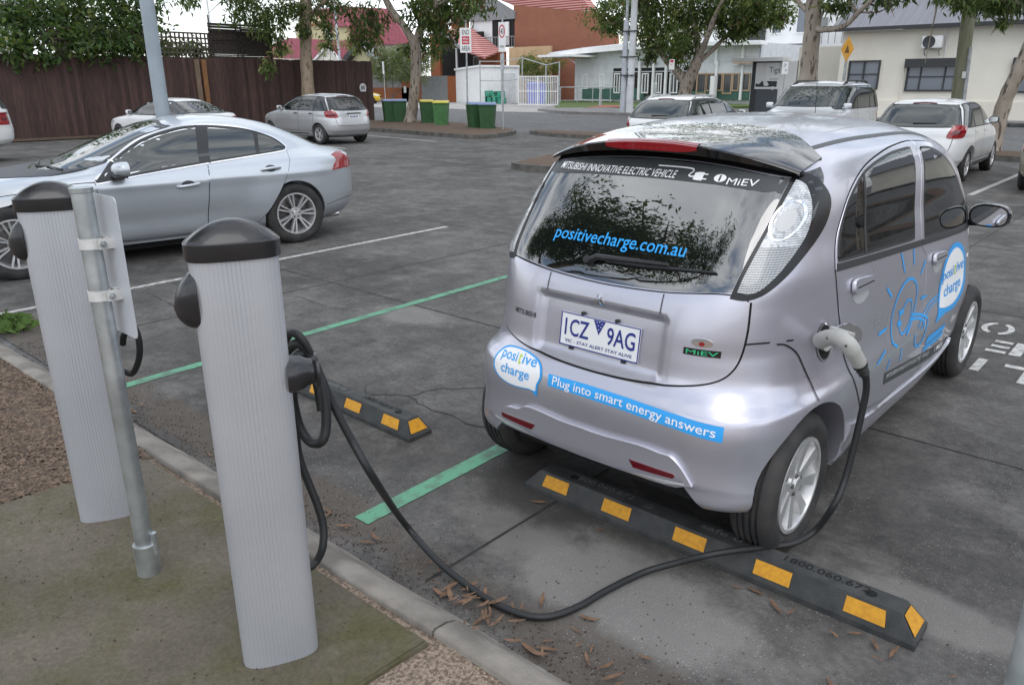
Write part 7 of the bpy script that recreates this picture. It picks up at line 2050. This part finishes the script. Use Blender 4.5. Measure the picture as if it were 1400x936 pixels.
for nm, c in (('leaf_a', (.070, .105, .030)), ('leaf_b', (.100, .140, .038)), ('leaf_c', (.046, .070, .025)), ('leaf_d', (.145, .165, .048)), ('leaf_e', (.14, .085, .045)), ('leaf_glossy', (.055, .100, .030)), ('leaf_grey', (.16, .18, .12))):
    m = mat(nm, c, .45 if nm != 'leaf_grey' else .7, var=.35, scale=1.3, spec=.4)
    t = m.node_tree; pb_ = t.nodes['Principled BSDF']; tl = t.nodes.new('ShaderNodeBsdfTranslucent'); tl.inputs[0].default_value = (min(1, c[0]*1.9), min(1, c[1]*2.0), c[2]*1.3, 1)
    ms = t.nodes.new('ShaderNodeMixShader'); ms.inputs[0].default_value = .38
    t.links.new(pb_.outputs[0], ms.inputs[1]); t.links.new(tl.outputs[0], ms.inputs[2]); t.links.new(ms.outputs[0], t.nodes['Material Output'].inputs[0])
def leaf_mesh(name, clumps, length, width, weights, droop=.75, seed=1, per=16, spread=.30):
    g = np.random.default_rng(seed); P = []; sizes = []
    for (c, r, n) in clumps:
        c = np.array(c, float); r = np.array(r if isinstance(r, (tuple, list)) else (r, r, r), float)
        nt = max(1, n//per)
        u = g.standard_normal((nt, 3)); u /= np.linalg.norm(u, axis=1, keepdims=True); rad = g.random((nt, 1))**.45
        tw = c+u*rad*r*(1+.18*g.standard_normal((nt, 1)))
        q = np.repeat(tw, per, 0)+g.standard_normal((nt*per, 3))*(spread*r.mean()**.5*.55)*np.array([1, 1, .8])
        P.append(q)
    P = np.concatenate(P); n = len(P)
    d = g.standard_normal((n, 3)); d[:, 2] -= droop*1.8; d /= np.linalg.norm(d, axis=1, keepdims=True)
    s = np.cross(d, g.standard_normal((n, 3))); s /= np.linalg.norm(s, axis=1, keepdims=True)
    L_ = length*(.55+.8*g.random((n, 1))); W_ = width*(.6+.7*g.random((n, 1)))
    V = np.empty((n, 4, 3)); V[:, 0] = P; V[:, 1] = P+d*L_*.45+s*W_*.5; V[:, 2] = P+d*L_; V[:, 3] = P+d*L_*.45-s*W_*.5
    me = bpy.data.meshes.new(name)
    me.vertices.add(n*4); me.vertices.foreach_set('co', V.reshape(-1))
    me.loops.add(n*4); me.loops.foreach_set('vertex_index', np.arange(n*4, dtype=np.int32))
    me.polygons.add(n); me.polygons.foreach_set('loop_start', np.arange(0, n*4, 4, dtype=np.int32))
    try: me.polygons.foreach_set('loop_total', np.full(n, 4, dtype=np.int32))
    except Exception: pass
    names = list(weights); p = np.array([weights[k] for k in names], float); p /= p.sum()
    # colour follows the twig so that clumps read light or dark
    tw_i = np.repeat(g.choice(len(names), (n+per-1)//per, p=p), per)[:n]; mixm = g.random(n) < .3; tw_i[mixm] = g.choice(len(names), mixm.sum(), p=p)
    me.polygons.foreach_set('material_index', tw_i.astype(np.int32))
    me.update(calc_edges=True); me.validate()
    for k in names: me.materials.append(M[k])
    return me
def tree(name, label, base, limbs, clumps, barkm, length, width, weights, cat='tree', group=None, seed=1, droop=.75, per=16, spread=.3, twigs=True):
    r_ = empty(name, tuple(base), 0, label, cat, group)
    B0 = np.array(base, float)
    for k, (pts, rad) in enumerate(limbs):
        c = crom([np.array(p, float)-B0 for p in pts], 5); n = len(c); rr = np.interp(np.linspace(0, 1, n), np.linspace(0, 1, len(rad)), rad)
        rr = [float(q*(1+.05*math.sin(i*1.7+k))) for i, q in enumerate(rr)]
        b = MB(); b.tube(c, rr, 16 if rad[0] > .1 else 8); b.build('trunk' if k == 0 else 'limb', barkm, r_, angle=60)
    if clumps:
        if twigs:
            b = MB(); g = np.random.default_rng(seed+50)
            ends = [np.array(p, float) for pts, rad in limbs for p in pts[1:]]
            for (c, r, n) in clumps:
                c = np.array(c, float); e = min(ends, key=lambda q: np.linalg.norm(q-c))
                rm = np.mean(r)
                if np.linalg.norm(e-c) > 1.6*rm+.5: continue
                for _ in range(4):
                    t = c+g.standard_normal(3)*rm*.45; mid = (e+t)/2+g.standard_normal(3)*rm*.15+np.array([0, 0, rm*.15])
                    b.tube([tuple(e-B0), tuple(mid-B0), tuple(t-B0)], [.035*rm**.5+.01, .02*rm**.5+.006, .006], 5)
            b.build('branches', barkm, r_, angle=60)
        link('crown', leaf_mesh('crown', [(np.array(c)-B0, r, n) for c, r, n in clumps], length, width, weights, droop, seed, per, spread), r_)
    return r_
def Y_(u, v, Y, dy=0): q = fy(u, v, Y); return (float(q[0]), float(q[1])+dy, float(q[2]))
def X_(u, v, X): q = fx(u, v, X); return (float(q[0]), float(q[1]), float(q[2]))
W1 = {'leaf_a': 4, 'leaf_b': 3, 'leaf_c': 4, 'leaf_d': 1.2}
W2 = {'leaf_a': 3, 'leaf_b': 4, 'leaf_c': 3, 'leaf_d': 2.5, 'leaf_e': .7}
# forked gum on the tree island
Yt = 20.3
b0 = at(562, 172)
Yt = float(b0[1])
lim = [([tuple(b0+np.array([0, 0, -.05])), tuple(b0+np.array([.0, 0, .25])), Y_(565, 140, Yt), Y_(568, 105, Yt), Y_(569, 75, Yt), Y_(566, 55, Yt)], [.42, .28, .215, .205, .225, .20]),
       ([Y_(567, 62, Yt), Y_(556, 38, Yt, -.1), Y_(543, 15, Yt, -.3), Y_(533, -10, Yt, -.4), Y_(520, -60, Yt, -.6)], [.18, .15, .145, .13, .10]),
       ([Y_(567, 60, Yt), Y_(574, 35, Yt, .1), Y_(577, 0, Yt, .2), Y_(580, -40, Yt, .2), Y_(590, -90, Yt)], [.18, .15, .145, .13, .10]),
       ([Y_(575, 30, Yt), Y_(592, 18, Yt, -.4), Y_(615, 12, Yt, -.8), Y_(640, 0, Yt, -1)], [.09, .06, .045, .03])]
cl = [(Y_(512, 52, Yt, -.5), (.75, 1.0, .65), 620), (Y_(498, 34, Yt, .5), (.55, .8, .4), 240), (Y_(512, 20, Yt, -.2), (.7, 1.0, .5), 420), (Y_(545, 55, Yt, 1.2), (.5, .6, .5), 260), (Y_(600, 22, Yt, -.6), (1.0, 1.2, .7), 900), (Y_(622, 14, Yt, -.3), (.9, 1.2, .6), 760), (Y_(645, -2, Yt), (.8, 1.0, .6), 560),
      (Y_(592, 48, Yt, .8), (.4, .6, .5), 260), (Y_(606, 62, Yt, -.4), (.28, .4, .42), 170), (Y_(540, -35, Yt), (1.6, 1.8, .8), 1000), (Y_(600, -35, Yt), (1.8, 1.8, 1.0), 1300), (Y_(532, 66, Yt, 1.2), (.35, .5, .35), 180), (Y_(556, 22, Yt, 1.6), (.7, .7, .7), 380), (Y_(580, -110, Yt), (3.5, 3, 1.6), 2600), (tuple(b0+np.array([0, 0, 10.])), (4.5, 4.5, 2.2), 3600), (tuple(b0+np.array([2, 1, 13.])), (4.5, 4.5, 2.0), 3200), (tuple(b0+np.array([4, -1, 9.])), (2.6, 2.6, 1.6), 1700)]
tree('gum_tree', 'forked gum tree with flaking grey trunk on the island beside the green bins', b0, lim, cl, 'gum_bark', .26, .085, {'leaf_a': 4, 'leaf_b': 3, 'leaf_c': 4, 'leaf_d': 1, 'leaf_e': 1.4}, group=None, seed=3)
# straight gum before the fence
Xt = -27.6
b0 = np.array(X_(420, 150, Xt)); b0[2] = 0
lim = [([tuple(b0), X_(421, 125, Xt), X_(418, 70, Xt), X_(418, 20, Xt), X_(419, -30, Xt), X_(424, -110, Xt)], [.30, .27, .245, .235, .225, .18]),
       ([X_(419, 5, Xt), X_(400, -20, Xt), X_(370, -40, Xt)], [.1, .08, .05]), ([X_(420, 30, Xt), X_(440, 5, Xt), X_(470, -15, Xt)], [.09, .07, .04])]
cl = [(X_(348, 16, Xt), (.75, 1.1, .6), 620), (X_(375, 24, Xt), (.55, .8, .6), 420), (X_(330, 0, Xt), (.8, 1.1, .4), 380), (X_(396, 10, Xt), (.6, .7, .6), 420), (X_(412, 38, Xt+.5), (.35, .4, .5), 210), (X_(436, 14, Xt+.3), (.5, .7, .55), 360), (X_(448, 44, Xt+.3), (.38, .45, .5), 220), (X_(468, 14, Xt+.2), (.7, .8, .4), 360),
      (X_(365, 90, Xt+.6), (.25, .32, .5), 190), (X_(380, 62, Xt+.4), (.3, .35, .45), 150), (X_(372, 45, Xt+.4), (.4, .5, .45), 220), (X_(448, 60, Xt), (.28, .3, .35), 90), (X_(255, 1, Xt), (.7, .8, .25), 200), (X_(420, -60, Xt), (3.4, 4, 1.4), 2800), (X_(320, -42, Xt), (2, 3, .9), 1200)]
tree('gum_tree', 'tall straight gum tree with smooth tan trunk before the brown fence', b0, lim, cl, 'gum_bark_tan', .24, .07, W1, seed=5)
# big spreading gum across the street
Yt = 37.6
b0 = np.array(Y_(936, 150, Yt)); b0[2] = .14
lim = [([tuple(b0), Y_(936, 130, Yt), Y_(941, 112, Yt), Y_(950, 92, Yt), Y_(958, 72, Yt)], [.42, .38, .36, .30, .22]),
       ([Y_(938, 115, Yt), Y_(928, 98, Yt, -.2), Y_(918, 86, Yt, -.3), Y_(908, 70, Yt, -.4), Y_(900, 45, Yt, -.5), Y_(885, 20, Yt, -.6)], [.28, .24, .20, .15, .12, .08]),
       ([Y_(955, 80, Yt), Y_(972, 55, Yt, -.5), Y_(985, 30, Yt, -.8), Y_(998, 8, Yt, -1), Y_(1010, -15, Yt, -1)], [.18, .15, .13, .10, .07]),
       ([Y_(952, 88, Yt), Y_(968, 68, Yt, .5), Y_(985, 48, Yt, .8), Y_(1010, 28, Yt, 1)], [.16, .13, .10, .06]),
       ([Y_(955, 76, Yt), Y_(952, 45, Yt), Y_(945, 15, Yt), Y_(950, -30, Yt)], [.18, .14, .11, .07])]
cl = [(Y_(835, 18, Yt), (1.3, 1.4, .9), 1500), (Y_(850, 35, Yt, -.5), (.9, 1, .6), 700), (Y_(880, 5, Yt), (1.5, 1.6, .9), 1700), (Y_(893, 40, Yt, -.5), (1.2, 1.4, .9), 1500), (Y_(905, 62, Yt, -.6), (.9, 1, .55), 700), (Y_(893, 80, Yt, -.4), (.5, .6, .4), 260), (Y_(930, 25, Yt), (1.4, 1.6, 1.1), 1700), (Y_(945, 55, Yt, -.7), (1.0, 1.2, .9), 1300), (Y_(935, 75, Yt, -.5), (.6, .7, .5), 420), (Y_(965, 20, Yt, .6), (1.2, 1.4, 1.0), 1200),
      (Y_(1010, 18, Yt, .6), (1.5, 1.6, 1.0), 1900), (Y_(1040, 8, Yt), (1.4, 1.6, .85), 1600), (Y_(1062, 22, Yt), (.9, 1, .5), 650), (Y_(995, 40, Yt, 1), (1.1, 1.3, .6), 900), (Y_(1020, 38, Yt, .4), (.7, .8, .35), 360), (Y_(960, -15, Yt), (4.2, 3.4, 1.3), 3600), (Y_(900, -20, Yt), (2.4, 2.4, 1.0), 1600), (Y_(1040, -18, Yt), (2.0, 2.0, .8), 1300), (Y_(950, -60, Yt), (4, 4, 1.4), 2200)]
tree('gum_tree', 'big spreading gum tree with pale limbs before the weatherboard hall', b0, lim, cl, 'gum_bark', .27, .095, W2, seed=8)
# stout trunk behind the off roader
Yt = 20.0
b0 = np.array(Y_(1100, 190, Yt)); b0[2] = .1
lim = [([tuple(b0), Y_(1102, 135, Yt), Y_(1105, 100, Yt), Y_(1109, 60, Yt), Y_(1112, 20, Yt), Y_(1115, -20, Yt), Y_(1118, -120, Yt)], [.32, .275, .235, .225, .215, .205, .15]),
       ([Y_(1113, 40, Yt), Y_(1130, 41, Yt, -.2), Y_(1152, 40, Yt, -.4), Y_(1168, 34, Yt, -.5), Y_(1184, 20, Yt, -.6), Y_(1198, 9, Yt, -.7), Y_(1212, -2, Yt, -.8), Y_(1230, -30, Yt, -1)], [.11, .085, .07, .065, .06, .055, .05, .03]),
       ([Y_(1108, 18, Yt), Y_(1098, 10, Yt), Y_(1086, -4, Yt)], [.09, .07, .05]), ([Y_(1118, 30, Yt), Y_(1126, 15, Yt), Y_(1122, 0, Yt), Y_(1130, -20, Yt)], [.04, .035, .03, .02]),
       ([Y_(1186, 19, Yt, -.6), Y_(1200, 17, Yt), Y_(1214, 10, Yt)], [.025, .02, .012])]
cl = [(Y_(1150, 6, Yt, -.4), (.40, .45, .20), 170), (Y_(1165, 8, Yt, -.4), (.28, .35, .14), 90), (Y_(1215, -12, Yt), (.8, .9, .3), 300), (Y_(1110, -110, Yt), (4, 4, 1.5), 3200), (Y_(1180, -80, Yt), (3, 3, 1.0), 1800), (tuple(b0+np.array([-1, 0, 9.5])), (4.5, 4, 2.0), 3600), (tuple(b0+np.array([-4, 0, 8.])), (3, 3, 1.5), 2000), (tuple(b0+np.array([1, 1, 12.5])), (4.5, 4, 2.0), 3200)]
tree('gum_tree', 'stout gum trunk with one long bare branch rising behind the silver off roader', b0, lim, cl, 'gum_bark', .24, .06, W1, seed=12)
# leaning trunk at the right edge
b0 = at(1352, 214); Yt = float(b0[1]); b0[2] = .1
lim = [([tuple(b0), Y_(1358, 190, Yt), Y_(1367, 160, Yt), Y_(1378, 128, Yt), Y_(1394, 95, Yt), Y_(1418, 40, Yt), Y_(1440, -20, Yt), Y_(1450, -120, Yt)], [.27, .21, .175, .165, .16, .155, .14, .10]),
       ([Y_(1425, 25, Yt), Y_(1400, 8, Yt, -.3), Y_(1375, 2, Yt, -.5), Y_(1345, 3, Yt, -.6)], [.08, .06, .05, .02])]
cl = [(Y_(1312, 2, Yt, -.5), (.40, .5, .13), 150), (Y_(1338, 6, Yt, -.5), (.40, .5, .18), 240), (Y_(1372, 8, Yt, -.3), (.45, .6, .22), 420), (Y_(1375, 26, Yt, -.3), (.16, .2, .16), 60), (Y_(1395, 2, Yt), (.6, .8, .25), 420), (Y_(1350, -30, Yt), (1.5, 2, .5), 1300), (Y_(1380, -130, Yt), (4, 4, 1.6), 3600), (Y_(1250, -140, Yt), (3, 3, 1.2), 1500)]
tree('gum_tree', 'leaning gum trunk beside the white hatchback near the right edge', b0, lim, cl, 'gum_bark', .22, .05, W1, seed=14)
# broad leaved tree over the fence, top left
Xt = -29.6
c_ = X_(80, 30, Xt)
b0 = np.array([Xt-.6, c_[1], 0.])
lim = [([tuple(b0), (Xt-.6, c_[1], 2.2), (Xt-.4, c_[1]+.3, 4.0), (Xt-.3, c_[1]+.5, 5.6)], [.2, .17, .13, .08]), ([(Xt-.6, c_[1], 2.3), X_(30, 40, Xt), X_(5, 20, Xt)], [.1, .07, .04]), ([(Xt-.5, c_[1], 2.8), X_(130, 45, Xt+.3), X_(180, 50, Xt+.6)], [.1, .07, .04])]
cl = [(X_(u, v, Xt+dx), r, int(n*.72)) for u, v, dx, r, n in ((235, 66, -.3, (.5, .9, .35), 420), (268, 70, -.3, (.5, .8, .3), 360), (205, 60, -.2, (.5, .8, .5), 320), (20, 30, .4, (.8, 1.2, .8), 900), (30, 70, 1.0, (.5, .9, .4), 420), (60, 15, .2, (.9, 1.3, .9), 900), (95, 40, .5, (.9, 1.3, .9), 1300), (125, 55, .9, (.8, 1.2, .65), 1100), (150, 25, .4, (.9, 1.3, .9), 1100), (165, 60, .9, (.7, .9, .5), 700), (190, 35, .5, (.6, .9, .7), 560), (120, 12, .2, (1.0, 1.3, .7), 900), (195, 68, .9, (.5, .7, .3), 260), (205, 18, .4, (.45, .7, .6), 300), (15, 55, .9, (.5, .8, .5), 380), (75, 78, 1.1, (.3, .6, .28), 170), (60, -40, 0, (2, 3, 1.4), 2000), (160, -20, 0, (1.3, 1.7, .7), 900))]
tree('leafy_tree', 'dense broad leaved green tree spilling over the brown fence at top left', b0, lim, cl, 'dark_bark', .26, .10, {'leaf_glossy': 5, 'leaf_b': 3, 'leaf_c': 4, 'leaf_d': .8}, seed=21, droop=.35, per=12, spread=.34)
# shrubs
def shrub(u, v, Y, clumps, label, w_, name='shrub', seed=30, L_=.22, W_=.07):
    b0 = np.array(Y_(u, v, Y)); b0[2] = 0
    e = [Y_(q[0], q[1], Y) for q in clumps]
    lim = [([tuple(b0), (b0[0], b0[1], .9)], [.06, .04])]+[([(b0[0], b0[1], .3), q], [.04, .015]) for q in e[:4]]
    tree(name, label, b0, lim, [(Y_(q[0], q[1], Y, rng.standard_normal()*.2), q[2], q[3]) for q in clumps], 'dark_bark', L_, W_, w_, 'shrub', seed=seed, droop=.1, twigs=False)
shrub(535, 110, 49.0, [(518, 96, (1.3, 1.2, 1.0), 2600), (538, 86, (1.5, 1.2, 1.3), 3600), (556, 98, (1.6, 1.2, 1.1), 3000), (575, 92, (1.2, 1.2, 1.3), 2200), (524, 76, (1.1, 1, .8), 1400), (553, 74, (1.2, 1.0, .9), 1500), (580, 76, (.9, .9, .8), 900), (540, 104, (2.2, 1, .6), 1600)], 'grey green bushy shrub behind the orange and grey wall', {'leaf_grey': 5, 'leaf_b': 2, 'leaf_d': 2}, seed=31)
shrub(730, 110, 57.0, [(722, 86, (1.3, .9, .8), 1000), (738, 92, (1.4, .9, .9), 1100), (755, 90, (1.2, .9, .8), 900), (712, 95, (1, .8, .7), 600), (735, 106, (2, .9, .6), 800)], 'green hedge in front of the tan wall behind the gate', {'leaf_b': 4, 'leaf_d': 3, 'leaf_a': 2}, 'hedge', 33)
shrub(448, 90, 44.0, [(440, 66, (.9, .8, .6), 420), (452, 58, (.8, .8, .6), 380), (475, 62, (.7, .8, .5), 260), (395, 70, (1.1, .8, .7), 520), (378, 74, (.8, .8, .6), 320), (485, 68, (.4, .5, .5), 120)], 'yellow green sapling behind the fence before the crimson roof', {'leaf_d': 5, 'leaf_b': 3}, 'sapling', 35)
shrub(205, 60, 3.2-2.0, [], 'x', {}, 'x', 36) if False else None
# pink flowering creeper behind the lattice
# tree behind the camera, mirrored in the small car's rear window
b0 = np.array([-5.9, -5.2, 0.06])
lim = [([tuple(b0), (-5.7, -5.1, 1.6), (-5.2, -4.8, 3.0), (-4.6, -4.3, 4.6), (-3.8, -3.8, 6.6)], [.26, .22, .18, .14, .06]), ([(-5.2, -4.8, 2.9), (-4.2, -3.9, 4.0), (-3.0, -3.2, 5.2)], [.12, .09, .04]), ([(-5.0, -4.7, 3.6), (-5.4, -4.0, 5.0), (-5.6, -3.6, 6.2)], [.10, .07, .03]), ([(-4.8, -4.5, 4.0), (-3.4, -4.6, 5.2), (-2.0, -4.6, 6.2)], [.10, .07, .03])]
cl = [((-3.9, -3.1, 4.9), (1.0, 1.0, .6), 3400), ((-3.0, -3.6, 5.7), (1.1, 1.1, .7), 3400), ((-4.9, -3.3, 5.7), (1.2, 1.0, .7), 3400), ((-2.0, -4.2, 6.3), (1.1, 1.1, .6), 2600), ((-3.6, -4.2, 7.0), (1.6, 1.6, .9), 3800), ((-5.8, -3.6, 6.8), (1.2, 1.2, .8), 2400), ((-2.9, -2.7, 5.0), (.6, .6, .4), 1000), ((-5.0, -2.9, 4.6), (.7, .7, .5), 1400), ((-1.2, -3.4, 6.9), (.9, .9, .5), 1600), ((-4.2, -2.4, 6.2), (1.0, 1.0, .6), 2400), ((-6.2, -3.4, 5.0), (1.0, .9, .7), 3000), ((-7.4, -3.2, 6.0), (1.2, 1.0, .9), 3400), ((-3.4, -2.6, 5.6), (.9, .9, .5), 2400), ((-5.4, -2.6, 5.4), (.9, .8, .6), 2600), ((-4.6, -3.6, 6.8), (1.3, 1.3, .7), 3400), ((-2.4, -3.4, 6.6), (1.0, 1.0, .5), 2400)]
tree('gum_tree', 'spreading gum tree standing behind the planting bed on the near side', b0, lim, cl, 'gum_bark', .10, .042, W1, seed=40, per=28, spread=.20)

# unseen trees added out of frame right to darken reflections in glass and paint
for (bx, by, sd) in ((6.5, 16.0, 51), (12.0, 25.0, 52)):
    b0 = np.array([bx, by, .02]); g_ = np.random.default_rng(sd)
    lim = [([tuple(b0), (bx+.1, by, 1.5), (bx+.3, by+.2, 3.2), (bx+.2, by+.3, 5.2), (bx, by, 7.5)], [.3, .24, .2, .15, .06])]
    ends_ = [(bx+1.8*math.cos(a), by+1.8*math.sin(a), 5.2+1.2*g_.random()) for a in np.linspace(0, 5.2, 5)]
    for e in ends_: lim.append(([(bx+.3, by+.2, 3.3), ((bx+e[0])/2, (by+e[1])/2, 4.2), e], [.12, .08, .03]))
    cl = [((e[0], e[1], e[2]+.3), (1.5, 1.5, 1.0), 1100) for e in ends_]+[((bx, by, 7.6), (2.2, 2.2, 1.3), 2000), ((bx, by, 6.0), (2.5, 2.5, .8), 1200)]
    tree('gum_tree', 'unseen broad gum tree added right of the beige sedan to darken reflections' if sd == 51 else 'unseen broad gum tree added before the brick shops to darken reflections', b0, lim, cl, 'gum_bark', .2, .06, W1, seed=sd)
